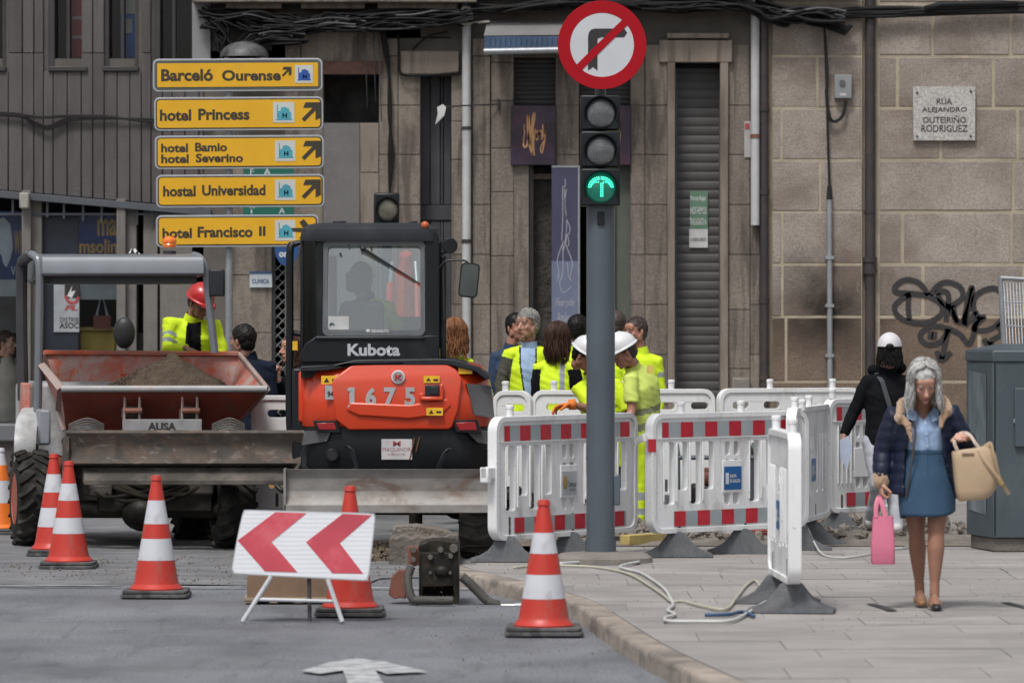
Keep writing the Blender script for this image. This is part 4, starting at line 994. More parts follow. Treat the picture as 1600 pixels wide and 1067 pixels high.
# ------------------------------------------------------------------ traffic light with the round sign
TD = F * (CH - KERB) / (878 - HZ)
tx = X(938.5, TD)
polem = M('slate_grey_paint', (.075, .095, .115), rough=.38, var=.1, vs=3, dirt=.15, dcol=(.05, .06, .07), ds=6, dstretch=(3, 3, .5), coat=.2)
housing = M('signal_housing', (.010, .013, .015), rough=.42, spec=.3, var=.1)
tl = T('traffic_light', 'grey pole traffic light showing a green arrow, in front of the barriers', 'traffic light', (tx, TD, KERB))
mb = MB(); mb.lathe([(.34, .0), (.335, .035), (.30, .06), (.12, .075)], 28, (tx + .02, TD, KERB)); O('concrete_base', mb, M('base_concrete', (.2, .18, .165), rough=.9, var=.2, bump=.006, bs=40, dirt=.3), tl)
pr = .0985
mb = MB(); mb.cyl((tx, TD, KERB + .07), (tx, TD, Z(318, TD)), pr, n=32); O('pole', mb, polem, tl)
mb = MB(); mb.cyl((tx, TD, KERB + .07), (tx, TD, KERB + .16), pr + .008, n=32); O('collar', mb, polem, tl)
mb = MB(); mb.box((tx + pr + .012, TD - .02, (Z(742, TD) + Z(788, TD)) / 2), (.045, .05, .21)); O('access_hatch', mb, polem, tl, bevel=.008)
mb = MB(); mb.cyl((tx, TD + .06, Z(318, TD)), (tx, TD + .06, Z(40, TD)), .038, n=16); O('inner_post', mb, polem, tl)
mb = MB(); mb.tube([(tx - .01, TD - pr, Z(338, TD)), (tx - .01, TD - pr - .004, Z(350, TD))], .01, 6); mb.box((tx, TD - pr, Z(342, TD)), (.05, .03, .09)); O('bracket', mb, housing, tl, bevel=.005)
lensd = M('dark_lens', (.10, .105, .11), rough=.18, var=.25, vs=18, coat=.6)
green_e = M('green_led', (.02, .5, .28), rough=.4, emit=(.05, 1.0, .55), es=1.8)
greenbg = M('lit_lens_green', (.01, .10, .07), rough=.25, emit=(0.0, .35, .22), es=.10, coat=.5)
for i, (y0, y1, cy) in enumerate(((150, 205, 179), (206, 263, 237), (264, 323, 294))):
    xa, xb = X(906.5, TD), X(968, TD); za, zb_ = Z(y1, TD), Z(y0, TD); fy = TD - .16
    mb = MB(); mb.b2(xa, xb, fy, TD + .05, za + .002, zb_ - .002); h = O('signal_box', mb, housing, tl, bevel=.012, label='lit signal box with green arrow' if i == 2 else None)
    cx = X(938, TD); cz = Z(cy, TD); r = .118
    # visor
    mb = MB(); vs = []; fs = []; n = 22
    for k in range(n + 1):
        a = radians(-25 + 230 * k / n); dep = .10 * (1 - .55 * abs(k / n * 2 - 1) ** 2)
        for rr_, yy in ((r + .003, fy), (r + .003, fy - dep * .55), (r - .003, fy - dep * .55), (r - .003, fy)): vs.append((cx + rr_ * cos(a), yy, cz + rr_ * sin(a)))
    for k in range(n):
        for j in range(4): fs.append((k * 4 + j, (k + 1) * 4 + j, (k + 1) * 4 + (j + 1) % 4, k * 4 + (j + 1) % 4))
    mb.add(vs, fs); O('visor', mb, housing, h)
    mb = MB(); rings_ = []
    for q in range(7):
        rad = (r - .012) * (1 - q / 6 * .98); yy = fy - .004 - .028 * sin(q / 6 * pi / 2)
        rings_.append([Vector((cx + rad * cos(2 * pi * k / 28), yy, cz + rad * sin(2 * pi * k / 28))) for k in range(28)])
    mb.rings(rings_); O('lens', mb, greenbg if i == 2 else lensd, h, sharp=None)
    if i < 2:
        mb = MB()
        for j in range(9):
            for k in range(-int(5 - abs(j - 6) * .3) , int(5 - abs(j - 6) * .3) + 1):
                x = k * .0155 * (1 + .03 * j); z = .03 - j * .0125
                if x * x + z * z < .0085: mb.box((cx + x, fy - .034 + (x * x + z * z) * 2.2, cz + z), (.009, .004, .0035))
        O('lens_ribs', mb, M('lens_rib', (.2, .21, .22), rough=.2), h)
    else:
        mb = MB(); pts = []
        for j in range(9): pts += [(0, .052 - j * .014), (.012, .052 - j * .014)] if j > 1 else [(0.004, .07 - j * .012)]
        for s in (-1, 1):
            for j in range(8):
                a = radians(90 - s * (12 + j * 11)); rr_ = .068 + .012 * (j / 7)
                for q_ in (0, .014): pts.append(((rr_ - q_ + .004) * cos(a) * 1.0, (rr_ - q_) * sin(a) - .0 + .002))
            for j in range(4): pts.append((s * (.048 + .009 * j), .02 - .010 * j + .012)); 
            for j in range(2): pts.append((s * (.018 + .016 * j), .035))
        for x, z in pts: mb.ell((cx + x, fy - .036, cz + z), (.0046, .004, .0046), n=6, m=4)
        O('led_arrow', mb, green_e, h)
ns = T('no_turn_sign', 'round red and white no right turn sign on top of the traffic light', 'sign', (X(940, TD), TD - .12, Z(142, TD)))
cx, cz = X(940, TD), Z(72.5, TD); R0 = 138 / 2 * TD / F; yy = TD - .14
redm = M('sign_red', (.34, .003, .010), rough=.5, var=.05, spec=.2); whm = M('sign_white', (.50, .52, .55), rough=.4, var=.04, dirt=.1, dcol=(.4, .41, .43))
mb = MB(); mb.cyl((cx, yy, cz), (cx, yy + .03, cz), R0 * .985, n=64); O('plate', mb, wm_, ns, bevel=.002)
circ = lambda r, n=64: [(cx + r * cos(2 * pi * k / n), cz + r * sin(2 * pi * k / n)) for k in range(n)]
mb = MB(); mb.prism(circ(R0), yy - .003, yy + .001, holes=[circ(R0 * .72)[::-1]]); O('red_ring', mb, redm, ns, bevel=.0015)
mb = MB(); mb.prism(circ(R0 * .725), yy - .001, yy + .0005); O('white_face', mb, whm, ns)
def sg(pts): return [(X(820 + a / 3.136, TD), Z(b / 3.136, TD)) for a, b in pts]
mb = MB(); mb.prism(sg([(308, 352), (308, 190), (312, 168), (322, 154), (340, 148), (484, 148), (499, 168), (484, 190), (372, 190), (355, 196), (354, 212), (354, 352), (332, 335)]), yy - .0035, yy - .0015); O('black_arrow', mb, ink, ns)
mb = MB(); a0 = radians(44.5); u = Vector((cos(a0), sin(a0))); v = Vector((-u.y, u.x)); L1 = R0 * .77; wv2 = R0 * .085
mb.prism([(cx + u.x * p * L1 + v.x * q_ * wv2, cz + u.y * p * L1 + v.y * q_ * wv2) for p, q_ in ((-1, -1), (1, -1), (1, 1), (-1, 1))], yy - .0052, yy - .0036); O('red_slash', mb, redm, ns)
for dz in (.14, -.14):
    mb = MB(); mb.box((cx, yy + .06, cz + dz), (.09, .07, .04)); O('clamp', mb, galv, ns)

# pedestrian signal behind the excavator
pd_ = 41.0
ps = T('pedestrian_signal', 'small dark pedestrian signal head above the excavator cab roof', 'traffic light', P(604, 352, pd_))
mb = MB(); mb.b2(X(585, pd_), X(624, pd_), pd_ - .2, pd_ + .05, Z(355, pd_), Z(302, pd_)); O('signal_box', mb, housing, ps, bevel=.02)
mb = MB(); c = P(606, 328, pd_ - .2); mb.tube([c, c - Vector((0, .05, 0))], .112, 24, cap=False); O('visor', mb, housing, ps)
mb = MB(); mb.ell(c, (.095, .03, .105), n=20, m=10); O('lens', mb, M('olive_lens', (.13, .125, .10), rough=.25, var=.3, vs=20), ps, sharp=None)
mb = MB(); mb.cyl((X(604, pd_), pd_, KERB), P(604, 350, pd_), .05, n=14); O('pole', mb, polem, ps)

# ------------------------------------------------------------------ utility cabinet, fence
CD = F * (CH - KERB) / (862 - HZ)
cabm = M('cabinet_paint', (.052, .072, .084), rough=.5, var=.12, vs=3, dirt=.3, dcol=(.085, .10, .11), ds=4, dstretch=(2, 2, .6), bump=.0008, bs=90)
kb = T('utility_cabinet', 'large dark blue grey utility cabinet at the right edge behind the handbag', 'cabinet', (X(1580, CD), CD, KERB))
kx0, kx1 = X(1551, CD), X(1551, CD) + 1.15; kz0, kz1 = Z(840, CD), Z(566, CD)
sk = .55       # left flank recedes: back-left corner at px ~1510
bl = X(1510, CD + .55)
def foot(e, f0, dx=0): return [(bl - e, CD + .55), (kx0 - e * .3, CD - e + f0), (kx1 + e, CD - e + f0), (kx1 + e, CD + .55)]
def pr_(mb, pts, z0, z1): mb.prism([(x, y) for x, y in pts], z0, z1, fn=lambda x, y, w: Vector((x, w, y)))
mb = MB(); pr_(mb, foot(0, 0), kz0, kz1); O('body', mb, cabm, kb, bevel=.006)
mb = MB(); pr_(mb, foot(.012, 0), kz1 + .001, kz1 + .085)
O('lid', mb, cabm, kb, bevel=.012)
mb = MB(); cxm = (bl + kx1) / 2
a = foot(.0, 0); top = kz1 + .086
vs = [Vector((x, y, top)) for x, y in a]; ap = [Vector((cxm - .45, CD + .15, top + .045)), Vector((cxm + .35, CD + .15, top + .045))]
mb.add(vs + ap, [(0, 1, 4), (1, 2, 5, 4), (2, 3, 5), (3, 0, 4, 5), (3, 2, 1, 0)]); O('roof', mb, cabm, kb, sharp=10)
mb = MB(); pr_(mb, foot(-.03, .0), KERB, kz0 - .002); O('plinth', mb, M('plinth_concrete', (.13, .115, .1), rough=.9, bump=.008, bs=40, var=.2, dirt=.4, dcol=(.07, .06, .05)), kb, bevel=.01)
mb = MB(); mb.b2(X(1585, CD), kx1 - .05, CD - .035, CD - .002, Z(698, CD), Z(606, CD)); O('raised_panel', mb, cabm, kb, bevel=.006)
for z_ in (700, 640): 
    mb = MB(); mb.b2(X(1583, CD), X(1586, CD), CD - .03, CD - .001, Z(660, CD), Z(654, CD)); 
O('latch', mb, galv, kb)
mb = MB()
for p, q_ in ((.06, .002), (.10, .002)):
    pass
mb.b2(kx0 + .012, kx0 + .02, CD - .006, CD - .001, kz0 + .02, kz1 - .01); O('door_edge', mb, housing, kb)
side_u = Vector((kx0 - bl, -.55, 0)).normalized(); side_n = Vector((-.55, -(kx0 - bl), 0)).normalized()
sp0 = Vector((bl, CD + .55, 0)) + side_n * .004
mb = MB(); a = sp0 + side_u * .06; b = sp0 + side_u * .44
mb.add([a + Vector((0, 0, Z(800, CD))), b + Vector((0, 0, Z(806, CD))), b + Vector((0, 0, Z(585, CD))), a + Vector((0, 0, Z(580, CD)))], [(0, 1, 2, 3)])
o = O('side_door', mb, M('cabinet_side', (.08, .105, .12), rough=.5, var=.2, vs=4, dirt=.5, dcol=(.2, .23, .25), ds=3, dstretch=(2, 2, .6)), kb)
fd = 37.5
fp = T('fence_panel', 'pale galvanised mesh fence panel leaning behind the cabinet', 'fence', (X(1590, fd), fd, KERB))
def L2(a, b, u): return [a[i] * (1 - u) + b[i] * u for i in (0, 1)]
TL, TR, BL, BR = (1563, 434), (1780, 446), (1585, 845), (1790, 850)
mb = MB(); mb.cyl(P(*TL, fd), P(*BL, fd), .022, n=10); O('post', mb, galv, fp)
mb = MB(); mb.cyl(P(*TR, fd), P(*BR, fd), .022, n=10); O('post', mb, galv, fp)
mb = MB(); mb.cyl(P(*TL, fd), P(*TR, fd), .018, n=8); O('rail', mb, galv, fp)
mb = MB(); mb.cyl(P(*BL, fd), P(*BR, fd), .018, n=8); O('rail', mb, galv, fp)
wires = M('fence_wire', (.36, .4, .44), rough=.45, metal=.4)
for i in range(1, 44):
    u = i / 44; mb = MB(); mb.cyl(P(*L2(TL, TR, u), fd), P(*L2(BL, BR, u), fd), .0045, n=5); O('wire', mb, wires, fp, sharp=None)
for i in range(1, 11):
    u = i / 11; mb = MB(); mb.cyl(P(*L2(TL, BL, u), fd), P(*L2(TR, BR, u), fd), .006, n=5); O('wire', mb, wires, fp, sharp=None)

# ------------------------------------------------------------------ traffic cones
rubb = M('cone_rubber', (.05, .05, .052), rough=.8, var=.25, dirt=.4, dcol=(.12, .12, .12), bump=.002)
conr = M('cone_red', (.46, .030, .018), rough=.42, var=.08, vs=7, dirt=.22, dcol=(.34, .06, .04), ds=7)
conw = M('cone_reflective_white', (.52, .53, .57), rough=.35, var=.07, dirt=.2, dcol=(.36, .35, .36), ds=8)
layer(conr, 9, (1, 1, .5), .56, .66, (.30, .09, .07), .6); layer(conw, 9, (1, 1, .5), .56, .66, (.30, .29, .29), .6); layer(rubb, 12, (1, 1, 1), .5, .6, (.14, .135, .13), .6)
cono = M('cone_orange', (.75, .17, .02), rough=.45, var=.06)
def cone(px, pyb, h, bw, label, bands, red=conr, rz=0.0, name='traffic_cone'):
    d = DG(pyb, 0.0) + bw / 2; x = X(px, DG(pyb, 0.0))
    t = T(name, label, 'traffic cone', (x, d, 0.011), rz, group='red and white traffic cones')
    mb = MB(); mb.prism(rrect(bw, bw, .05, 4), 0, .022, fn=lambda a, y, z: Vector((a, z, y))); mb.prism(rrect(bw * .95, bw * .95, .05, 4), .026, .045, fn=lambda a, y, z: Vector((a, z, y)))
    mb.prism(rrect(bw * .9, bw * .9, .05, 4), .02, .028, fn=lambda a, y, z: Vector((a, z, y)))
    O('base', mb, rubb, t, world=False, bevel=.005)
    def rad(z): return .026 + (h - z) / (h - .05) * (.148 - .026)
    zs = [.045] + [b * h for b in bands] + [h]
    col_ = [red, conw] * 4
    for i in range(len(zs) - 1):
        a, b = zs[i], zs[i + 1]; mb = MB()
        if i == 0: prof = [(.17, a), (.172, a + .008), (rad(a + .04) + .003, a + .035)] + [(rad(a + (b - a) * k / 3), a + (b - a) * k / 3) for k in (1, 2, 3)]
        elif i == len(zs) - 2: prof = [(rad(a), a), (rad(b - .035), b - .035), (rad(b - .035) + .006, b - .03), (rad(b) + .006, b - .004), (.022, b), (.016, b - .01)]
        else: prof = [(rad(a) + .001, a + .0005), (rad(b) + .001, b - .0005)]
        mb.lathe(prof, 36); O('band' if i % 2 else 'cone_section', mb, col_[i], t, world=False, sharp=30)
    return t
bnd = [.27, .44, .60, .745]
cone(850, 997, .755, .44, 'large red and white cone nearest the kerb, in front of the barrier', [.265, .445, .60, .755])
cone(240, 937, .77, .43, 'red and white cone standing alone between the dumper and the chevron board', [.30, .48, .60, .795])
cone(103, 891, .755, .40, 'red and white cone overlapping another in front of the dumper front wheel', [.32, .47, .63, .79])
cone(80, 871, .755, .38, 'red and white cone half hidden behind another at the left end of the dumper', [.28, .47, .62, .80])
cone(545, 966, .77, .42, 'red and white cone behind the chevron board', [.34, .5, .62, .76])
o_ = cone(-3, 837, .70, .36, 'faded orange and white cone cut off by the left edge', [.36, .62, .80], red=cono); 
# ------------------------------------------------------------------ chevron board on its frame
gh = DG(974); t = T('chevron_board', 'white board with two red chevrons pointing left on a tubular stand', 'road sign', (X(475, gh), gh, .011))
bpn = [(362, 890), (365, 882), (378, 803), (388, 797), (575, 802), (586, 811), (577, 898), (568, 907), (373, 897)]
bd_ = gh + .06
def bp_(pts, d): return [(X(a, d), Z(b, d)) for a, b in pts]
def lean(x, y, z): return Vector((x, y + (z - .30) * .18, z))
corner = smoothline([Vector((a, b, 0)) for a, b in [(362, 888), (368, 850), (377, 806), (381, 799), (388, 797), (480, 799.5), (576, 802), (584, 805), (586, 812), (581, 860), (577, 897), (574, 904), (568, 907), (470, 902), (373, 897), (365, 895), (362, 888)]], 2)[:-1]
cpts = [(p.x, p.y) for p in corner]; m_ = (475, 852)
mb = MB(); mb.prism(bp_(cpts, bd_)[::-1], bd_, bd_ + .02, fn=lean); O('panel_rim', mb, wm_, t)
mb = MB(); mb.prism(bp_([(m_[0] + (a - m_[0]) * .985, m_[1] + (b - m_[1]) * .965) for a, b in cpts], bd_)[::-1], bd_ - .003, bd_ + .001, fn=lean)
O('white_face', mb, M('chevron_white', (.62, .64, .68), rough=.35, var=.03, wave=('Z', 12, .0006)), t)
chr_ = M('chevron_red', (.46, .05, .075), rough=.4, var=.14, vs=4, dirt=.2, dcol=(.55, .16, .18), ds=4)
def cz8(pts): return bp_([(340 + a / 3.077, 750 + b / 3.077) for a, b in pts], bd_)
for q_ in ([(95, 290), (275, 155), (425, 160), (258, 297), (384, 442), (228, 437)], [(424, 298), (600, 163), (740, 170), (586, 303), (700, 448), (552, 446)]):
    mb = MB(); mb.prism(cz8(q_), bd_ - .0055, bd_ - .002, fn=lean); O('chevron', mb, chr_, t)
tubem = M('white_painted_tube', (.45, .47, .5), rough=.4, var=.1, dirt=.25, dcol=(.25, .25, .25))
def leg(a, b, da, db, r=.014, m=tubem, nm='leg'):
    mb = MB(); mb.cyl(P(a[0], a[1], da), Vector((X(b[0], db), db, max(.012, Z(b[1], db)))), r, n=10); O(nm, mb, m, t)
leg((424, 900), (379, 972), gh + .05, gh + .0); leg((512, 905), (535, 977), gh + .05, gh - .03); leg((483, 900), (484, 970), gh + .1, gh + .05, .012, iron)
leg((402, 936), (522, 939), gh + .03, gh + .02, .011, nm='cross_bar')
# cardboard crate on battens
t = T('cardboard_crate', 'brown cardboard box on a timber pallet base behind the chevron board', 'crate', (X(455, 28.1), 28.3, .011))
cg = DG(944); mb = MB(); mb.b2(X(386, cg), X(532, cg), cg, cg + .5, Z(934, cg), Z(880, cg)); O('carton', mb, M('cardboard', (.20, .13, .085), rough=.9, var=.12, dirt=.2), t, bevel=.004)
for a in (382, 421, 460, 499):
    mb = MB(); mb.b2(X(a, cg), X(a + 13, cg), cg - .01, cg + .5, .011, Z(938, cg)); O('batten', mb, M('pale_timber', (.33, .26, .19), rough=.85, var=.15, bump=.002), t)
mb = MB(); mb.b2(X(381, cg), X(534, cg), cg - .015, cg + .52, Z(937.5, cg), Z(933, cg)); O('board', mb, M('pale_timber'), t)
# hydraulic breaker bracket lying by the kerb with hoses
bkd = DG(944); t = T('breaker_bracket', 'dirty black steel tool bracket with a rusty side plate lying beside the kerb', 'machine attachment', (X(680, bkd), bkd + .2, .011))
oil = M('oily_steel', (.012, .011, .009), rough=.5, spec=.3, var=.4, vs=10, bump=.003, bs=30, dirt=.45, dcol=(.055, .046, .032), ds=7, metal=.2)
rst = M('dull_rust_red', (.19, .07, .045), rough=.7, var=.25, vs=8, dirt=.35, dcol=(.08, .06, .05))
def B6(px, py): return (560 + px / 5.336, 780 + py / 5.336)
def q6(pts, d): return [(X(B6(a, b)[0], d), Z(B6(a, b)[1], d)) for a, b in pts]
mb = MB(); mb.prism(q6([(515, 440), (835, 440), (835, 560), (830, 890), (800, 895), (790, 720), (540, 730), (530, 890), (505, 890)], bkd), bkd - .02, bkd + .03); O('front_plate', mb, oil, t, bevel=.006)
mb = MB(); mb.prism(q6([(500, 380), (560, 350), (700, 340), (830, 360), (835, 440), (500, 450)], bkd), bkd + .05, bkd + .4); O('top_block', mb, oil, t, bevel=.01)
mb = MB(); mb.b2(X(B6(505, 0)[0], bkd), X(B6(520, 0)[0], bkd), bkd - .03, bkd + .42, .02, Z(B6(0, 430)[1], bkd)); mb.b2(X(B6(825, 0)[0], bkd), X(B6(838, 0)[0], bkd), bkd - .03, bkd + .42, .02, Z(B6(0, 380)[1], bkd)); O('cheek', mb, oil, t, bevel=.004)
mb = MB(); mb.b2(X(B6(520, 0)[0], bkd), X(B6(825, 0)[0], bkd), bkd + .3, bkd + .4, .02, Z(B6(0, 450)[1], bkd)); O('rear_plate', mb, oil, t)
mb = MB(); mb.prism(q6([(250, 790), (275, 650), (330, 590), (400, 590), (395, 830), (350, 820), (300, 830), (270, 810)], bkd), bkd, bkd + .12); O('rusty_side_plate', mb, rst, t, bevel=.006)
mb = MB(); mb.prism(q6([(410, 400), (440, 385), (500, 400), (510, 540), (470, 560), (420, 530)], bkd), bkd - .01, bkd + .05); O('ear', mb, rst, t, bevel=.005)
for a, b, r in ((460, 420, .022), (685, 420, .02), (600, 480, .018), (770, 470, .018), (600, 610, .012), (765, 610, .012), (795, 410, .03), (460, 500, .02)):
    mb = MB(); p = P(*B6(a, b), bkd - .02); mb.cyl(p, p - Vector((0, .025, 0)), r, r * .8, 10); O('bolt', mb, M('worn_steel', (.14, .13, .115), rough=.45, metal=.5, var=.3), t)
mb = MB(); p = P(*B6(700, 600), bkd - .02); mb.ell(p, (.05, .03, .04), n=12, m=8); O('nozzle', mb, oil, t)
mb = MB(); hs_ = [P(*B6(a, b), bkd - .04 - o_) for a, b, o_ in ((440, 560, 0), (415, 640, .02), (420, 740, .05), (455, 830, .07), (540, 868, .1), (650, 875, .12), (790, 875, .12))]
for h_ in hs_: h_.z = max(h_.z, .035)
path = smoothline(hs_, 8); mb.tube(path, [.026 + .003 * (i % 2) for i in range(len(path))], 10); O('wrapped_hose', mb, M('spiral_hose', (.06, .058, .052), rough=.7, var=.3, bump=.004, bs=30), t)
hz_ = T('hydraulic_hose', 'thick dark wrapped hydraulic hose with steel coupling leaning against the kerb', 'hose', (X(780, bkd), bkd, .011))
mb = MB(); hp = [P(*B6(a, b), bkd - .02) for a, b in ((860, 640), (930, 700), (1000, 770), (1070, 840), (1130, 872), (1180, 878))]; path = smoothline(hp, 7); mb.tube(path, [.028 + .003 * (i % 2) for i in range(len(path))], 10); O('sleeve', mb, M('spiral_hose'), hz_)
mb = MB(); mb.tube(smoothline([P(*B6(820, 892), bkd - .05), P(*B6(1000, 900), bkd - .05), P(*B6(1200, 898), bkd - .04), P(*B6(1390, 900), bkd - .03)], 4), .016, 8); O('pressure_hose', mb, black, hz_)
mb = MB(); mb.cyl(P(*B6(1190, 893), bkd - .04), P(*B6(1300, 893), bkd - .04), .02, n=10); mb.cyl(P(*B6(1300, 893), bkd - .04), P(*B6(1375, 888), bkd - .04), .026, n=8); O('coupling', mb, M('chrome_steel', (.45, .45, .45), rough=.3, metal=.8, var=.2), hz_)
# concrete block beneath the excavator
t = T('concrete_block', 'broken pale concrete block seen under the raised excavator blade', 'concrete block', (X(665, 32.4), 32.6, .011))
mb = MB(); kd = 32.2; n = 12
out = [(608, 862), (608, 842), (612, 838)] + [(612 + i * 8, 838 + 3 * sin(i * 2.1)) for i in range(1, 12)] + [(716, 836), (718, 866)]
mb.prism([(X(a, kd), Z(b, kd) if b < 860 else .0) for a, b in out], kd, kd + .5)
O('slab', mb, M('broken_concrete', (.13, .115, .10), rough=.95, var=.25, vs=7, bump=.015, bs=25, dirt=.4, dcol=(.13, .1, .08)), t, bevel=.01)
mb = MB(); out = [(612, 838), (614, 822), (650, 820), (690, 826), (716, 838)]; mb.prism([(X(a, kd + .3), Z(b, kd + .3)) for a, b in out], kd + .25, kd + .6); O('upper_piece', mb, rubm, t, bevel=.01)

# ------------------------------------------------------------------ plastic pedestrian barriers
whp = M('white_plastic', (.72, .73, .74), rough=.45, var=.05, vs=3, dirt=.22, dcol=(.40, .39, .38), ds=3, dstretch=(2, 2, .6), bump=.0006, bs=60)
layer(whp, 5, (1, 1, .35), .56, .68, (.36, .34, .31), .5); layer(whp, 40, (1, 1, 1), .64, .69, (.25, .24, .23), .6)
refg = M('reflective_grey', (.30, .34, .36), rough=.35, var=.1); refr = M('reflective_red', (.42, .015, .03), rough=.35, var=.2, vs=12)
fotm = M('recycled_rubber', (.085, .09, .098), rough=.85, var=.15, vs=20, bump=.004, bs=50, dirt=.3, dcol=(.15, .15, .155), wave=('X', 8, .006))
def bar_panel(mb_w, w=1.25, h=.90, zlo=.17):
    """main white moulding, local: x 0..w, z zlo..zlo+h, thickness along y"""
    out = rrect(w, h, .10, 6, w / 2, zlo + h / 2)
    holes = []
    zt, zb_ = zlo + h - .20, zlo + .20
    m0, m1 = w * .40, w * .61       # centre plate zone
    n = 4; e0 = .11
    for (a, b) in ((e0, m0), (m1, w - e0)):
        k = 4; pitch = (b - a) / k
        for i in range(k):
            xa = a + i * pitch; lo = zb_ + (.10 if i % 2 else .0) * (1 if a < m0 / 2 or True else 0)
            holes.append(rrect(pitch * .76, (zt - lo), .022, 3, xa + pitch * .5, (zt + lo) / 2)[::-1])
    for (za, hh) in ((zt - .055, .10), (zt - .185, .10), (zb_ + .03, .09)):
        for xx in (-.045, .045): holes.append(rrect(.055, hh, .02, 3, (m0 + m1) / 2 + xx, za)[::-1])
    mb_w.prism(out, -.025, .025, holes=holes)
    return (m0 + m1) / 2
def barrier(name_label, loc, rz, w=1.25, h=.90, stripes=True, logo='none', feet=(0.16, 1.0), foot_rz=0.0, zlo=.17, group='white plastic barriers', pegs=(.2, .8), style='slots', lug=True):
    t = T('plastic_barrier', name_label, 'barrier', loc, rz, group=group)
    mb = MB()
    if style == 'slots':
        cxp = bar_panel(mb, w, h, zlo)
    else:   # rear face / lattice style with small holes and hand holes
        out = rrect(w, h, .12, 6, w / 2, zlo + h / 2); holes = []
        for i in range(int(w / .30)):
            holes.append(rrect(.15, .06, .028, 4, .20 + i * .29, zlo + h - .14)[::-1])
        for i in range(int((w - .2) / .11)):
            holes.append(rrect(.05, h - .50, .02, 3, .16 + i * .11, zlo + h * .42)[::-1])
        mb.prism(out, -.025, .025, holes=holes); cxp = w / 2
    O('panel', mb, whp, t, world=False, bevel=.006)
    mb = MB()          # raised rim
    o1 = rrect(w + .004, h + .004, .102, 6, w / 2, zlo + h / 2); i1 = rrect(w - .07, h - .07, .07, 6, w / 2, zlo + h / 2)[::-1]
    mb.prism(o1, -.038, .038, holes=[i1]); O('rim', mb, whp, t, world=False, bevel=.006)
    if stripes:
        for k, (z, xs_, xe) in enumerate(((zlo + h - .115, .10, w - .10), (zlo + .10, .22, w - .14))):
            mb = MB(); mb.b2(xs_, xe, -.0305, -.0255, z - .053, z + .053); s = O('reflective_strip', mb, refg, t, world=False)
            x = xs_ + .002 + (.0 if k else 0); first = .06 if not k else .11
            while x < xe - .02:
                wd = first; first = .12; mb = MB(); mb.b2(x, min(x + wd, xe), -.034, -.031, z - .053, z + .053); O('red_block', mb, refr, s, world=False); x += wd + .125
        mb = MB(); mb.b2(.06, w - .06, -.037, -.026, zlo + h - .178, zlo + h - .170); O('ledge', mb, whp, t, world=False)
    # ribs between slots give the moulding depth
    if style == 'slots':
        for i in range(4):
            for a, b in ((.11, w * .40), (w * .61, w - .11)):
                pitch = (b - a) / 4; mb = MB(); mb.b2(a + i * pitch - .007 * (i > 0), a + i * pitch + .008, -.040, -.026, zlo + .22, zlo + h - .205); O('rib', mb, whp, t, world=False, bevel=.004)
        mb = MB(); mb.b2(cxp - .10, cxp + .10, -.034, -.0255, zlo + .27, zlo + .50); O('logo_plate', mb, whp, t, world=False, bevel=.006)
    else:
        mb = MB(); mb.b2(w * .2, w * .2 + .01, -.03, -.026, zlo + .2, zlo + .5); O('rib', mb, whp, t, world=False)
    z0 = zlo + .29
    if logo == 'blue':
        mb = MB(); mb.b2(cxp - .088, cxp + .088, -.038, -.0345, z0, z0 + .165); lp = O('logo_sticker', mb, M('logo_blue', (.01, .09, .27), rough=.4), t, world=False)
        mb = MB(); mb.b2(cxp - .075, cxp - .045, -.041, -.0385, z0 + .04, z0 + .12); O('emblem', mb, wht, lp, world=False)
        text('lettering', 'XUNTA', cxp - .035, cxp + .035, z0 + .085, z0 + .11, -.0395, wht, lp, world=False, bold=.03); text('lettering', 'DE GALICIA', cxp - .035, cxp + .075, z0 + .05, z0 + .075, -.0395, wht, lp, world=False, bold=.03)
    elif logo == 'grey':
        mb = MB(); mb.b2(cxp - .088, cxp + .088, -.038, -.0345, z0, z0 + .165); lp = O('logo_sticker', mb, M('logo_grey', (.36, .38, .4), rough=.4), t, world=False)
        mb = MB(); mb.ell((cxp - .055, -.041, z0 + .09), (.024, .003, .05), n=16, m=8); O('emblem', mb, M('logo_gold', (.32, .2, .05), rough=.5), lp, world=False)
        text('lettering', 'Termos', cxp - .02, cxp + .075, z0 + .055, z0 + .095, -.0395, M('logo_slate', (.1, .12, .15)), lp, world=False, bold=.02); text('lettering', 'ourense', cxp + .0, cxp + .07, z0 + .025, z0 + .042, -.0395, M('logo_slate'), lp, world=False)
    # hinge lug, pegs
    if lug: mb = MB(); mb.b2(-.10, -.002, -.03, .03, zlo + h * .50, zlo + h * .60); mb.b2(-.10, -.05, -.035, .035, zlo + h * .47, zlo + h * .60); O('hinge_lug', mb, whp, t, world=False, bevel=.01)
    for p in pegs:
        mb = MB(); mb.lathe([(.026, 0), (.026, .05), (.03, .055), (.03, .075), (.022, .08)], 14, (p * w, 0, zlo + h)); O('peg', mb, whp, t, world=False, bevel=.002)
    # feet
    for f in feet:
        mb = MB(); prof = [(-.25, 0), (-.25, .022), (-.19, .04), (-.13, .075), (-.085, .13), (-.06, .165), (-.02, .18), (.02, .18), (.06, .165), (.085, .13), (.13, .075), (.19, .04), (.25, .022), (.25, 0)]
        Rf = Matrix.Rotation(foot_rz - rz, 3, 'Z')
        mb.prism(prof[::-1], -.11, .11, fn=lambda x, y, z, f=f, Rf=Rf: Vector((f, 0, 0)) + Rf @ Vector((x, y * (1 - .5 * z / .18), z)))
        O('rubber_foot', mb, fotm, t, world=False, bevel=.006)
        mb = MB(); mb.b2(f - .012, f + .012, -.028, .028, .15, .31); O('spigot', mb, rubb, t, world=False, bevel=.004)
    return t
def bloc(px, py): d = DG(py, KERB); return Vector((X(px, d), d, KERB))
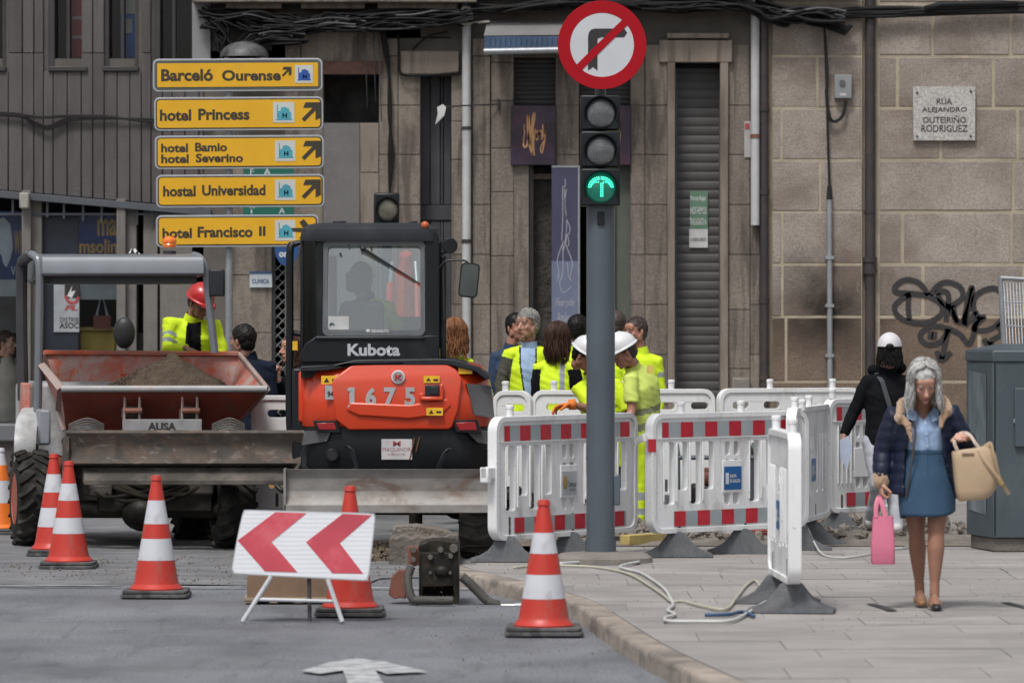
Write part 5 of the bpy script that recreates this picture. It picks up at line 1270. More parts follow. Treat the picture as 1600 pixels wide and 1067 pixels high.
def place(label, a, b, **k):
    """barrier between the ground points a, b (photo pixels of its two foot lines)"""
    A, B = bloc(*a), bloc(*b); v = B - A; return barrier(label, A, atan2(v.y, v.x), w=v.length, **k)
place('white barrier with grey emblem sticker left of and behind the traffic light pole', (769, 879), (990, 862), logo='grey', feet=(.17, .93), zlo=.15, h=.85, pegs=(.12, .8))
place('white barrier with blue sticker and red stripes right of the traffic light pole', (1014, 872), (1258, 859), logo='blue', feet=(.28, .95), lug=False, h=.84, pegs=(.2, .58, .98), zlo=.17)
place('white barrier seen at a sharp angle behind the right end of the blue sticker one', (1236, 862), (1290, 845), stripes=False, logo='blue', feet=(.25, .95), h=.84, zlo=.19, pegs=(.1, .5), style='slots')
place('white barrier with red stripes partly hidden by the woman in the white cap', (1290, 836), (1392, 830), feet=(.17,), h=.88, pegs=(.1,))
place('loose white barrier turned edge on in the foreground beside the hoses', (1211, 941), (1257, 968), stripes=False, logo='blue', feet=(.14, .62), h=.88, zlo=.20, w=None) if False else None
A = bloc(1209, 939); B = bloc(1256, 969); v = B - A
barrier('loose white barrier turned nearly edge on in the foreground beside the hoses', A, atan2(v.y, v.x), w=1.2, stripes=False, logo='blue', feet=(.2, 1.0), foot_rz=radians(-8), h=.86, zlo=.17, pegs=(.12, .9))
bk = dict(stripes=False, style='holes', h=.90, group='white plastic barriers in the back row')
place('back row white barrier behind the excavator hood, below the man in the open vest', (772, 812), (831, 813), pegs=(.3,), feet=(.2,), **bk)
place('back row white barrier under the orange glove', (832, 810), (1000, 812), pegs=(.2, .85), feet=(.2, .7), **bk)
place('back row white barrier right of the bending workers, ending before the roller shutter', (1004, 806), (1116, 805), pegs=(.4,), feet=(.2,), **bk)
place('long back row white barrier under the black downpipe and granite wall', (1122, 804), (1345, 800), pegs=(.36, .8), feet=(.3, 1.2), **bk)
place('white barrier between the dumper and the excavator behind the navy jacket', (393, 832), (560, 832), pegs=(), feet=(.2,), **bk)
# tape knot between two barriers
mb = MB(); p0 = P(1000, 684, 31.4); mb.tube(smoothline([P(994, 690, 31.5), P(1005, 684, 31.3), P(1016, 682, 31.4), P(1022, 694, 31.4)], 4), (.028, .004), 6); tag(O('barrier_tape', mb, whp, None), 'white tape knotted between two front barriers beside the pole', 'tape')
mb = MB(); mb.box(P(1019, 696, 31.33), (.055, .008, .09)); tag(O('tape_end', mb, refr, None), 'short red end of tape hanging at the barrier joint', 'tape')
# hoses on the pavement
hosem = M('cream_hose', (.42, .41, .33), rough=.45, var=.1); whh = M('white_hose', (.5, .51, .5), rough=.45, var=.1)
def hose(name, label, pts, r, m, z=.0):
    q_ = [bloc(a, b) + Vector((0, 0, r + .006 + (pts[i][2] if len(pts[i]) > 2 else 0))) for i, (a, b, *c) in enumerate(pts)]
    mb = MB(); mb.tube(smoothline(q_, 8), r, 8); return tag(O(name, mb, m, None, sharp=None), label, 'hose')
def H1(a, b, l=0): return (700 + a / 3.2, 840 + b / 3.2, l)
hose('garden_hose', 'cream hose lying from the pole base to the loose barrier foot', [H1(*q_) for q_ in ((330, 160), (450, 150), (600, 150), (760, 160), (900, 190), (1000, 245), (1080, 300), (1120, 330), (1180, 330), (1280, 355), (1390, 368))] + [H1(1450, 300), H1(1490, 250), H1(1530, 225), H1(1555, 245), H1(1560, 290)], .009, hosem)
hose('garden_hose', 'white hose with a kinked coil beside the loose barrier foot', [H1(*q_) for q_ in ((560, 140), (700, 130), (860, 122), (960, 128), (860, 155), (960, 185), (1020, 220), (1080, 265), (1110, 310), (1125, 350), (1100, 375), (1135, 395), (1085, 415), (1110, 430), (1260, 432), (1400, 430), (1470, 405), (1560, 350), (1640, 305), (1690, 298))], .010, whh)
hose('power_cable', 'blue grey cable end lying by the loose barrier foot', [H1(*q_) for q_ in ((1285, 400), (1400, 398), (1470, 385), (1530, 405))], .011, M('blue_cable', (.03, .08, .17), rough=.5))
hose('power_cable', 'thin pale cable trailing from the joined barriers towards the cabinet', [(1262, 852, .12), (1285, 868), (1330, 873), (1400, 860), (1500, 846)], .007, whh)
# bits inside the works
t = T('timber_beam', 'yellowed timber beam on the ground behind the traffic light', 'beam', bloc(1020, 852)); A = bloc(976, 853); B = bloc(1052, 848)
mb = MB(); v = (B - A); L_ = v.length; R_ = Matrix.Rotation(atan2(v.y, v.x), 3, 'Z'); mb.box((A + B) / 2 + Vector((0, 0, .045)), (L_, .09, .075), R_); O('beam', mb, M('yellow_timber', (.42, .33, .12), rough=.8, var=.25, dirt=.4, dcol=(.15, .11, .06)), t, bevel=.006)
t = T('sand_bag', 'pinkish red and white sack slumped under the barrier with the blue sticker', 'sack', bloc(1165, 848)); c = bloc(1168, 846)
mb = MB(); mb.ell(c + Vector((0, .1, .10)), (.20, .15, .13)); mb.ell(c + Vector((-.1, .05, .08)), (.12, .14, .10)); me = remesh(mb, .02, 2, disp=lambda c_: .012 * noise.noise(c_ * 14), zone=lambda c_: 1 if c_.x < c.x - .04 else 0, mats=(M('pink_sack', (.36, .10, .09), rough=.8, wave=('Z', 18, .004)), M('white_sack', (.42, .42, .42), rough=.8))); O('sack', me, None, t)
t = T('small_plate_compactor', 'dark metal pump set with pipe frame standing in the works behind the barrier', 'machine', bloc(1120, 838)); c = bloc(1120, 836)
mb = MB(); 
for a in (-.3, .3):
    mb.tube(smoothline([c + Vector((a, 0, .1)), c + Vector((a, 0, .55)), c + Vector((a, .05, .65)), c + Vector((a, .4, .65)), c + Vector((a, .45, .1))], 4), .018, 8)
mb.tube([c + Vector((-.3, 0, .6)), c + Vector((.3, 0, .6))], .018, 8); O('pipe_frame', mb, polem, t)
mb = MB(); mb.box(c + Vector((0, .2, .25)), (.4, .3, .28)); O('engine', mb, oil, t, bevel=.03)
mb = MB(); mb.cyl(c + Vector((-.15, .1, .45)), c + Vector((.15, .1, .45)), .07, n=16); O('tank', mb, rst, t, bevel=.01)
# ------------------------------------------------------------------ mini excavator, seen from behind
exr = M('excavator_red', (.56, .045, .010), rough=.3, var=.05, vs=3, coat=.35, dirt=.12, dcol=(.40, .09, .05), ds=3)
exb = M('excavator_black', (.009, .0105, .013), rough=.42, spec=.3, var=.15, vs=4, dirt=.22, dcol=(.035, .035, .038), ds=4)
exg = M('excavator_dark_grey', (.018, .021, .026), rough=.45, spec=.35, dirt=.2, dcol=(.05, .05, .055), ds=4)
mesh_m = M('black_grille', (.012, .012, .014), rough=.5)
layer(exr, 2.5, (1, 1, 1), .54, .68, (.42, .07, .035), .5); layer(exr, 30, (1, 1, .3), .66, .72, (.25, .13, .10), .5)
stl = M('scraped_steel', (.26, .25, .24), rough=.6, metal=.2, var=.2, vs=5, bump=.002, bs=30, dirt=.35, dcol=(.14, .10, .075), ds=2.5, dstretch=(1, 1, 2))
layer(stl, 7, (1, 1, 1.5), .56, .66, (.30, .28, .26), .7); layer(stl, 3, (1, 1, 2), .54, .64, (.13, .07, .04), .6)
mud = M('muddy_steel', (.05, .044, .038), rough=.75, var=.3, vs=6, bump=.004, bs=30, dirt=.5, dcol=(.15, .13, .11), ds=3, metal=.15)
lampred = M('lamp_red', (.30, .008, .012), rough=.25, coat=.6)
silver = M('silver_sticker', (.42, .41, .42), rough=.35, metal=.2, var=.08, dirt=.2)
EX = T('mini_excavator', 'orange red mini excavator seen from behind with number 1675 and raised dozer blade', 'excavator', (X(610, 34.2), 34.2, .011))
EB = 33.55      # distance of the rearmost face
def ring(cx, hw, y0, dep, r, z, n=6, rb=.12):
    """horizontal rounded-rectangle section, rear corners r"""
    pts = []
    for (sx, sy, rr_, a0) in ((-1, 0, r, 180), (1, 0, r, 270), (1, 1, rb, 0), (-1, 1, rb, 90)):
        ox = cx + sx * (hw - rr_); oy = y0 + (rr_ if sy == 0 else dep - rr_)
        for k in range(n + 1):
            a = radians(a0 + 90 * k / n); pts.append(Vector((ox + rr_ * cos(a), oy + rr_ * sin(a), z)))
    return pts
def stack(name, mat, levels, parent=EX, **k):
    mb = MB(); mb.rings([ring(*l) for l in levels]); return O(name, mb, mat, parent, **k)
def ex(px, py, d=EB): return X(px, d), Z(py, d)
cxh = X(617, EB); hwh = (770 - 465) / 2 / F * EB
ez = lambda py: Z(py, EB)
# counterweight, lower black
stack('counterweight', exb, [(cxh, hwh - .03, EB + .02, 1.35, .30, ez(737)), (cxh, hwh - .005, EB - .005, 1.4, .32, ez(728)), (cxh, hwh, EB, 1.4, .34, ez(690)), (cxh, hwh - .005, EB + .005, 1.4, .34, ez(668))], bevel=0, sharp=40)
# red hood
hood = stack('rear_hood', exr, [(cxh, hwh - .004, EB + .006, 1.38, .34, ez(667)), (cxh, hwh + .002, EB - .02, 1.39, .34, ez(655)), (cxh, hwh + .002, EB - .03, 1.39, .36, ez(620)), (cxh - .01, hwh - .03, EB + .0, 1.35, .36, ez(588)), (cxh - .015, hwh - .07, EB + .05, 1.28, .34, ez(574)), (cxh - .02, hwh - .14, EB + .12, 1.15, .3, ez(568))], sharp=55)
# raised centre panel of the hood
mb = MB(); kk = EB - .045
out = [(545, 672), (524, 655), (518, 600), (522, 590), (545, 573), (555, 569), (695, 567), (712, 577), (722, 592), (716, 640), (706, 668), (700, 671), (640, 671)]
mb.prism([(X(a, kk), Z(b, kk)) for a, b in out], kk, kk + .1, fn=lambda x, y, z: Vector((x, y + max(0, z - Z(600, kk)) * .35 + max(0, Z(640, kk) - z) * .12 - .0, z)))
O('centre_panel', mb, exr, EX, bevel=.012, seg=3)
mb = MB(); mb.prism([(X(a, kk), Z(b, kk)) for a, b in ((560, 650), (540, 640), (548, 628), (640, 632), (700, 622), (706, 634), (690, 648), (640, 655))], kk - .010, kk + .02); O('panel_crease', mb, exr, EX, bevel=.02, seg=3)
# black trim over the hood
mb = MB(); mb.prism([(X(a, EB + .1), Z(b, EB + .1)) for a, b in ((470, 572), (520, 570), (556, 562), (690, 560), (712, 562), (750, 574), (766, 590), (760, 594), (742, 580), (700, 570), (560, 570), (520, 578), (472, 580))], EB - .0, EB + 1.2); O('hood_top_trim', mb, exg, EX, bevel=.01)
# handle recess
mb = MB(); bx(mb, 664, 688, 602, 618, EB - .062, EB - .04); O('latch_recess', mb, mesh_m, EX, bevel=.004)
mb = MB(); bx(mb, 672, 686, 604, 616, EB - .072, EB - .06); O('latch', mb, exg, EX, bevel=.004)
mb = MB(); bx(mb, 658, 692, 620, 626, EB - .085, EB - .05); bx(mb, 655, 663, 614, 626, EB - .075, EB - .05); bx(mb, 687, 693, 600, 626, EB - .075, EB - .05); O('hood_handle', mb, exr, EX, bevel=.008)
# side grilles
def grille(name, pts, d, nx, nz, mat=M('grille_wire', (.25, .255, .265), rough=.4, metal=.5), yaw=0.0, px=None):
    P0 = [Vector((X(a, d), d, Z(b, d))) for a, b in pts]; c = P0[px if px is not None else 0]
    def rot(v): q_ = v - c; return c + Matrix.Rotation(yaw, 3, 'Z') @ Vector((q_.x / cos(yaw), q_.y, q_.z))
    mb = MB(); vs = [rot(p) for p in P0]; n_ = Vector((sin(yaw), -cos(yaw), 0)) * .012
    mb.add([v for v in vs] + [v + n_ for v in vs], [tuple(range(len(vs))), tuple(range(2 * len(vs) - 1, len(vs) - 1, -1))] + [(i, (i + 1) % len(vs), len(vs) + (i + 1) % len(vs), len(vs) + i) for i in range(len(vs))])
    g_ = O(name, mb, mesh_m, EX)
    mb = MB(); a, b, c2, d2 = (v + n_ * 1.4 for v in vs)     # quad TL,TR,BR,BL
    def bl_(u, w): return (a * (1 - u) + b * u) * (1 - w) + (d2 * (1 - u) + c2 * u) * w
    for i in range(-nz, nx):
        for s in (1, -1):
            seg = []
            for t_ in (0, 1):
                u = (i + (t_ * nz)) / nx if s > 0 else (i + ((1 - t_) * nz)) / nx; seg.append((u, t_))
            (u0, w0), (u1, w1) = seg
            if u1 == u0: continue
            lo, hi = 0.0, 1.0
            t0 = (0 - u0) / (u1 - u0); t1 = (1 - u0) / (u1 - u0); lo = max(lo, min(t0, t1)); hi = min(hi, max(t0, t1))
            if hi - lo > .03: mb.tube([bl_(u0 + (u1 - u0) * lo, lo), bl_(u0 + (u1 - u0) * hi, hi)], .0028, 3, cap=False)
    O('wire_mesh', mb, mat, g_, sharp=None); g_.children[0]['kind'] = 'stuff'
    return g_
grille('side_grille', [(727, 599), (766, 603), (771, 654), (739, 648)], EB + .02, 16, 12, yaw=radians(28), px=0)
grille('lower_grille', [(724, 669), (768, 674), (771, 696), (744, 691)], EB + .0, 14, 6, yaw=radians(28), px=0)
grille('lower_grille', [(476, 674), (520, 672), (512, 689), (472, 696)], EB + .0, 14, 6, yaw=radians(-24), px=1)
for a, b, dd in (((494, 661), (526, 671), .0), ((712, 660), (746, 672), .0)):
    mb = MB(); kx = EB - .035; mb.prism([(X(p, kx), Z(q_, kx)) for p, q_ in ((a[0], a[1]), (b[0] - 4, a[1] - 1), (b[0], b[1]), (a[0] + 5, b[1]))], kx, kx + .1); O('tail_light', mb, lampred, EX, bevel=.005)
    mb = MB(); kx = EB - .03; e_ = 5; mb.prism([(X(p, kx), Z(q_, kx)) for p, q_ in ((a[0] - e_, a[1] - e_ + 1), (b[0], a[1] - e_ + 1), (b[0] + e_ + 2, b[1] + e_), (a[0], b[1] + 3))], kx, kx + .1); O('light_bezel', mb, exb, EX, bevel=.005)
# sculpted lower shells
for pts in ([(468, 706), (474, 696), (545, 696), (553, 702), (563, 733), (468, 733)], [(772, 700), (700, 700), (692, 706), (680, 733), (772, 733)]):
    mb = MB(); kx = EB - .02; pts = pts if pts[0][0] < 600 else pts[::-1]
    mb.prism([(X(a, kx), Z(b, kx)) for a, b in pts], kx, kx + .12, fn=lambda x, y, z: Vector((x, y + max(0, abs(x - cxh) - hwh + .3) ** 2 * 2.2, z))); O('lower_shell', mb, exg, EX, bevel=.012)
mb = MB(); c = P(519, 711, EB - .03); mb.tube([c + Vector((0, .02, 0)), c - Vector((0, .02, 0))], .05, 20); O('exhaust_port', mb, exb, EX, bevel=.006)
mb = MB(); mb.tube([c - Vector((0, .021, 0)), c - Vector((0, .024, 0))], .036, 20); O('exhaust_hole', mb, mesh_m, EX)
# plate MAQUINOR
mb = MB(); bx(mb, 596, 644, 686, 718, EB - .012, EB - .004); pm = O('dealer_plate', mb, M('plate_off_white', (.50, .48, .49), rough=.45, dirt=.15), EX, bevel=.002)
kq = EB - .0135
text('lettering', 'M', X(614, kq), X(626, kq), Z(697, kq), Z(689, kq), kq, M('print_wine', (.28, .05, .06)), pm, bold=.03)
text('lettering', 'MAQUINOR', X(598, kq), X(642, kq), Z(706, kq), Z(699, kq), kq, M('print_wine2', (.30, .12, .14)), pm)
text('lettering', 'C.988 221 440', X(606, kq), X(633, kq), Z(711, kq), Z(708, kq), kq, M('print_wine2'), pm)
for a in ((640, 718, 648, 684), (650, 706, 656, 682)):
    mb = MB(); mb.tube([P(a[0], a[1], EB - .015), P(a[2], a[3], EB - .012)], .005, 4); O('rust_streak', mb, rustm, EX)
# number 1675
kn = EB - .05
def nm(s, a, b):
    def f(x, z): return Vector((x, kn + max(0, z - Z(600, kn)) * .35 + max(0, Z(640, kn) - z) * .12, z))
    text('number', s, X(a, kn), X(b, kn), Z(635, kn), Z(605, kn), kn, silver, EX, bold=.045, fn=f)
nm('1', 546, 554); nm('6', 571, 588); nm('7', 600, 619); nm('5', 632, 649)
for a in ((543, 633, 557, 636), (543, 606, 550, 611)):   # slab serifs of the 1
    mb = MB(); kx = kn - .001; mb.b2(X(a[0], kx), X(a[2], kx), kx - .002, kx, Z(a[3], kx), Z(a[1], kx)); O('number', mb, silver, EX)
# badge and stickers
mb = MB(); c = P(622, 589, EB - .055); mb.tube([c + Vector((0, .05, 0)), c - Vector((0, .0, 0))], .051, 24); bdg = O('badge', mb, M('badge_white', (.6, .6, .6), rough=.3), EX, bevel=.003)
mb = MB(); mb.tube([c - Vector((0, .001, 0)), c - Vector((0, .003, 0))], .04, 24); O('badge_disc', mb, M('badge_grey', (.26, .26, .28)), bdg)
mb = MB(); mb.tube([c + Vector((-.018, -.005, -.02)), c + Vector((-.018, -.005, .02))], .007, 5); mb.tube([c + Vector((.02, -.005, .018)), c + Vector((-.008, -.005, 0)), c + Vector((.022, -.005, -.018))], .007, 5); O('badge_mark', mb, M('badge_red', (.5, .03, .03)), bdg)
yst = M('sticker_yellow', (.72, .42, .02), rough=.4)
def stk(px0, px1, py0, py1, m, d, marks=True, dy=0.0):
    s = bxo('warning_sticker', px0, px1, py0, py1, m, EX, d, d + .004)
    if marks:
        w = (px1 - px0)
        mb = MB(); mb.prism([(X(a, d), Z(b, d)) for a, b in ((px0 + w * .15, py1 - 3), (px0 + w * .45, py1 - 3), (px0 + w * .3, py0 + 3))], d - .003, d - .001); O('symbol', mb, ink, s)
        bxo('symbol', px0 + w * .6, px0 + w * .9, py0 + 5, py0 + 8, ink, s, d - .003, d - .001)
stk(502, 530, 587, 600, yst, EB - .025); stk(662, 687, 587, 598, yst, EB - .045 + .0); stk(666, 692, 637, 649, yst, EB - .072); stk(716, 738, 573, 584, yst, EB + .02, False)
s = bxo('data_sticker', 508, 524, 602, 624, M('sticker_grey', (.34, .35, .37), rough=.4), EX, EB - .037, EB - .03)
text('lettering', '94', X(512, EB), X(521, EB), Z(620, EB), Z(611, EB), EB - .039, ink, s, bold=.03)
# cab
CB = EB + .12
cabn, cabf = CB, CB + 1.25
def cabx(px): return X(px, CB)
def czz(py): return Z(py, CB)
mb = MB(); rr_ = []
for py, ins, r in ((377, .0, .07), (370, -.004, .08), (358, .004, .08), (351, .05, .09), (348, .11, .1)):
    rr_.append(ring((cabx(470) + cabx(684)) / 2, (cabx(684) - cabx(470)) / 2 - ins, cabn - .03 + ins, 1.32 - 2 * ins, r, czz(py)))
mb.rings(rr_); O('cab_roof', mb, exg, EX, sharp=45)
for a, b in ((520, 540), (640, 652)):
    bxo('roof_cap', a, b, 345, 350, exg, EX, CB + .1, CB + .2, bevel=.006)
mb = MB(); mb.ell(P(664, 352, CB), (.03, .03, .03), n=10, m=8); O('roof_marker', mb, M('marker_orange', (.5, .1, .03), rough=.4), EX)
# pillars
for a, b, d0_, d1_ in ((469, 475, cabn + .02, cabn + .1), (493, 503, cabn, cabn + .07), (664, 686, cabn, cabn + .1)):
    bxo('cab_pillar', a, b, 374, 562, exb, EX, d0_, d1_, bevel=.01)
for xx in (cabx(471), cabx(681)):
    mb = MB(); mb.b2(xx - .02, xx + .03, cabf - .07, cabf, czz(566), czz(372)); O('front_pillar', mb, exb, EX, bevel=.01)
# window frame with rounded corners
out = rrect(cabx(686) - cabx(496), czz(362) - czz(566), .05, 5, (cabx(686) + cabx(496)) / 2, (czz(362) + czz(566)) / 2)
hole = rrect(cabx(664) - cabx(504), czz(374) - czz(524), .045, 6, (cabx(664) + cabx(504)) / 2, (czz(374) + czz(524)) / 2)[::-1]
mb = MB(); mb.prism(out, cabn - .015, cabn + .05, holes=[hole]); O('rear_window_frame', mb, exb, EX, bevel=.008)
rg = glass('cab_glass', (.90, .95, .96), .17, .02)
mb = MB(); mb.prism(rrect(cabx(668) - cabx(500), czz(370) - czz(528), .045, 6, (cabx(664) + cabx(504)) / 2, (czz(374) + czz(524)) / 2), cabn + .003, cabn + .008, fn=lambda x, y, z: Vector((x, y + (z - czz(524)) * .11, z))); gz_ = O('rear_window', mb, rg, EX)
mb = MB(); o2 = rrect(cabx(663) - cabx(505), czz(375) - czz(523), .04, 6, (cabx(664) + cabx(504)) / 2, (czz(374) + czz(524)) / 2); i2 = rrect(cabx(657) - cabx(512), czz(384) - czz(516), .03, 6, (cabx(657) + cabx(512)) / 2, (czz(384) + czz(516)) / 2)[::-1]
mb.prism(o2, cabn - .001, cabn + .002, holes=[i2]); O('glass_border', mb, M('frit_grey', (.13, .14, .15), rough=.3), gz_)
text('lettering', 'GRANIOTI', X(580, CB), X(607, CB), czz(519.5), czz(515), cabn - .003, wht, gz_, bold=.04)
mb = MB(); mb.ell(P(575, 517, cabn - .002), (.016, .002, .013), n=10, m=6); O('emblem', mb, wht, gz_)
s = bxo('window_sticker', 513, 545, 494, 515, M('sticker_paper', (.48, .48, .48), rough=.5), gz_, cabn + .0, cabn + .0025)
mb = MB(); mb.tube([P(515, 508, cabn - .003), P(518, 505, cabn - .003), P(522, 507, cabn - .003)], .006, 4); O('print', mb, M('print_dkgreen', (.02, .1, .08)), s)
for a, b in ((545, 384), (580, 387), (532, 397)):
    mb = MB(); p = P(a, b, cabn - .004); mb.cyl(p, p + Vector((0, .02, 0)), .009, n=10); O('fixing', mb, mesh_m, gz_)
mb = MB(); p0, p1 = P(567, 389, cabn - .03), P(657, 444, cabn - .02); mb.tube([p0, p0.lerp(p1, .35), p1], [.014, .009, .005], 6); mb.ell(p0, (.022, .02, .02), n=10, m=6); O('wiper', mb, mesh_m, EX)
# side windows, front window, lower walls
for nm_, xx in (('side_window', cabx(474)), ('side_window', cabx(682))):
    mb = MB(); mb.b2(xx - .003, xx + .003, cabn + .1, cabf - .07, czz(545), czz(376)); O(nm_, mb, glass('side_glass', (.35, .42, .42), .15), EX)
mb = MB(); mb.b2(cabx(474), cabx(493), cabn + .03, cabn + .035, czz(560), czz(376)); O('corner_window', mb, glass('corner_glass', (.16, .22, .21), .08), EX)
mb = MB(); mb.b2(cabx(476), cabx(680), cabf - .01, cabf - .004, czz(545), czz(376)); O('front_window', mb, glass('front_glass', (.86, .9, .9), .12), EX)
mb = MB(); mb.prism([(cabx(a), czz(b)) for a, b in ((470, 566), (470, 552), (478, 536), (492, 527), (650, 527), (668, 524), (686, 524), (686, 566))], cabn - .03, cabn + .04); O('rear_panel', mb, exb, EX, bevel=.012)
bxo('panel_trim', 492, 664, 525, 531, exg, EX, cabn - .045, cabn + .0, bevel=.01)
for a, b in ((470, 475), (680, 686)): bxo('side_skirt', a, b, 545, 580, exb, EX, cabn + .05, cabf, bevel=.01)
bxo('front_skirt', 470, 686, 540, 580, exb, EX, cabf - .05, cabf)
bxo('cab_floor', 470, 686, 566, 590, exb, EX, cabn + .0, cabf + .1)
kz = cabn - .032; k2 = M('logo_silver', (.42, .44, .47), rough=.35)
text('brand_lettering', 'Kubota', X(543, kz), X(625, kz), Z(556, kz), Z(537, kz), kz, k2, EX, bold=.035)
# cab interior
bxo('seat_back', 532, 600, 470, 560, M('seat_cloth', (.055, .06, .07), rough=.8), EX, CB + .35, CB + .47, bevel=.05, seg=4)
bxo('headrest', 540, 578, 424, 456, M('seat_cloth'), EX, CB + .36, CB + .44, bevel=.03, seg=4)
bxo('dashboard', 600, 660, 495, 560, M('seat_cloth'), EX, CB + .9, CB + 1.1, bevel=.03)
bxo('door_seal', 514, 526, 400, 500, M('seal_grey', (.2, .23, .24)), EX, CB + 1.15, CB + 1.2)
# boom and dipper beyond the cab
def barm(name, pts, w, t_, mat):
    mb = MB(); mb.tube(pts, [(a, b) for a, b in t_], 4, side=(1, 0, 0)); return O(name, mb, mat, EX, bevel=.008)
bxm = X(630, EB + 2.2)
barm('boom', [(bxm, EB + 1.55, 1.0), (bxm, EB + 1.95, 1.6), (bxm, EB + 2.5, 2.15), (bxm, EB + 3.1, 2.2)], 0, [(.075, .11), (.075, .14), (.07, .13), (.06, .09)], exr)
for dx in (-.13, .14):
    mb = MB(); mb.cyl((bxm + dx, EB + 1.6, .95), (bxm + dx * .8, EB + 2.2, 2.05), .03, n=10); O('boom_cylinder', mb, exr, EX)
    mb = MB(); mb.cyl((bxm + dx * .8, EB + 2.2, 2.05), (bxm + dx * .7, EB + 2.3, 2.22), .018, n=8); O('cylinder_rod', mb, M('chrome_steel'), EX)
barm('dipper_arm', [(bxm, EB + 3.0, 2.3), (bxm, EB + 3.3, 1.6), (bxm, EB + 3.35, .95)], 0, [(.06, .09), (.05, .08), (.05, .05)], exr)
mb = MB(); bk_ = []
for i in range(9):
    a = radians(-60 + 28 * i); bk_.append((EB + 3.2 + .28 * cos(a), .65 + .28 * sin(a)))
mb.prism([(y, z) for y, z in bk_] + [(y * .0 + (EB + 3.2) + (y - EB - 3.2) * .9, .65 + (z - .65) * .9) for y, z in bk_[::-1]], bxm - .25, bxm + .25, fn=lambda a, x, b: Vector((x, a, b))); O('bucket', mb, mud, EX)
bxo('swing_post', 612, 650, 590, 760, exb, EX, EB + 1.35, EB + 1.6, bevel=.02)
# left rail, mirror, work lamp
mb = MB(); mb.tube(smoothline([P(457, 384, CB + .2), P(453, 395, CB + .18), P(453, 500, CB + .18), P(452, 640, CB + .18), P(455, 690, CB + .18)], 4), (.028, .03), 10); O('grab_rail', mb, exb, EX)
for a_, b_, c_, e_ in ((457, 382, 475, 378), (455, 520, 472, 522), (456, 640, 480, 640)): mb = MB(); mb.tube([P(a_, b_, CB + .2), P(c_, e_, CB + .2)], .022, 8); O('rail_mount', mb, exb, EX)
bxo('warning_sticker', 457, 465, 533, 547, yst, EX, CB + .13, CB + .145)
bxo('side_housing', 456, 478, 575, 735, exb, EX, CB + .1, CB + .6, bevel=.02)
bxo('red_side', 466, 480, 580, 660, exr, EX, CB + .08, CB + .3, bevel=.02)
mb = MB(); mb.tube(smoothline([P(686, 420, CB), P(692, 412, CB - .02), P(700, 407, CB - .03), P(725, 407, CB - .04), P(733, 414, CB - .04)], 4), .009, 6); mb.tube([P(692, 412, CB), P(694, 500, CB)], .011, 6); O('mirror_arm', mb, mesh_m, EX)
mb = MB(); mb.prism(rrect(.145, .26, .035, 5), -.02, .02, fn=lambda x, y, z: P(733, 438, CB - .04) + Matrix.Rotation(radians(6), 3, 'Y') @ Vector((x, y, z))); mr_ = O('mirror', mb, exb, EX, bevel=.006)
mb = MB(); mb.prism(rrect(.125, .24, .03, 5), -.024, -.021, fn=lambda x, y, z: P(733, 438, CB - .04) + Matrix.Rotation(radians(6), 3, 'Y') @ Vector((x, y, z))); O('mirror_glass', mb, M('mirror_glass', (.25, .3, .3), rough=.08, metal=.9), mr_)
mb = MB(); c = P(703, 384, CB); mb.tube([c + Vector((0, .05, 0)), c, c - Vector((0, .03, 0))], [.04, .058, .06], 14); mb.tube([c + Vector((-.03, .0, -.05)), P(688, 396, CB + .02)], .012, 6); O('work_lamp', mb, exb, EX, bevel=.006)
bxo('hydraulic_box', 688, 697, 400, 560, exb, EX, CB + .05, CB + .25, bevel=.01)
# dozer blade
BD = 32.75
mb = MB(); n = 10; prof = []
z0, z1 = Z(790, BD), Z(733, BD)
for i in range(n + 1):
    u = i / n; prof.append((BD + .05 * (1 - (2 * u - 1) ** 2) + .0, z0 + (z1 - z0) * u))
xa, xb = X(444, BD), X(768, BD)
mb.prism([(y, z) for y, z in prof] + [(prof[-1][0] + .03, z1), (prof[0][0] + .06, z0)], xa, xb, fn=lambda a, x, b: Vector((x, a, b))); O('dozer_blade', mb, stl, EX, bevel=.004)
mb = MB(); mb.b2(xa - .002, xb, BD - .02, BD + .03, Z(801, BD), Z(788, BD)); O('cutting_edge', mb, stl, EX, bevel=.004)
for px in (444, 765):
    mb = MB(); mb.b2(X(px, BD) - .004, X(px, BD) + .012, BD - .02, BD + .16, Z(800, BD), Z(732, BD)); O('blade_cheek', mb, stl, EX)
# blade arms and undercarriage (turned a few degrees)
uy = radians(-7); U0 = Vector((X(606, BD), BD + .1, 0)); RU = Matrix.Rotation(uy, 3, 'Z')
def U(x, y, z): return U0 + RU @ Vector((x, y, 0)) + Vector((0, 0, z))
for s in (-1, 1):
    mb = MB(); mb.tube([U(s * .36, .02, .45), U(s * .40, .55, .32), U(s * .44, 1.0, .28)], [(.035, .06)] * 3, 4, side=(0, 0, 1)); O('blade_arm', mb, exb, EX, bevel=.006)
mb = MB(); mb.cyl(U(0.22, .05, .5), U(.16, .7, .36), .05, n=12); O('blade_cylinder', mb, exb, EX)
mb = MB(); mb.tube([U(.16, .3, .38), U(.16, .3, .14)], .05, 8); mb.ell(U(.16, .3, .17), (.085, .07, .08), n=10, m=8); O('blade_pivot', mb, oil, EX)
mb = MB(); mb.box(U(0, 1.1, .42), (1.0, 1.1, .22), RU); mb.cyl(U(0, 1.1, .5), U(0, 1.1, .62), .4, n=24); O('chassis', mb, exb, EX, bevel=.02)
trub = M('track_rubber', (.035, .033, .031), rough=.85, var=.3, vs=8, bump=.006, bs=30, dirt=.5, dcol=(.095, .085, .075), ds=5)
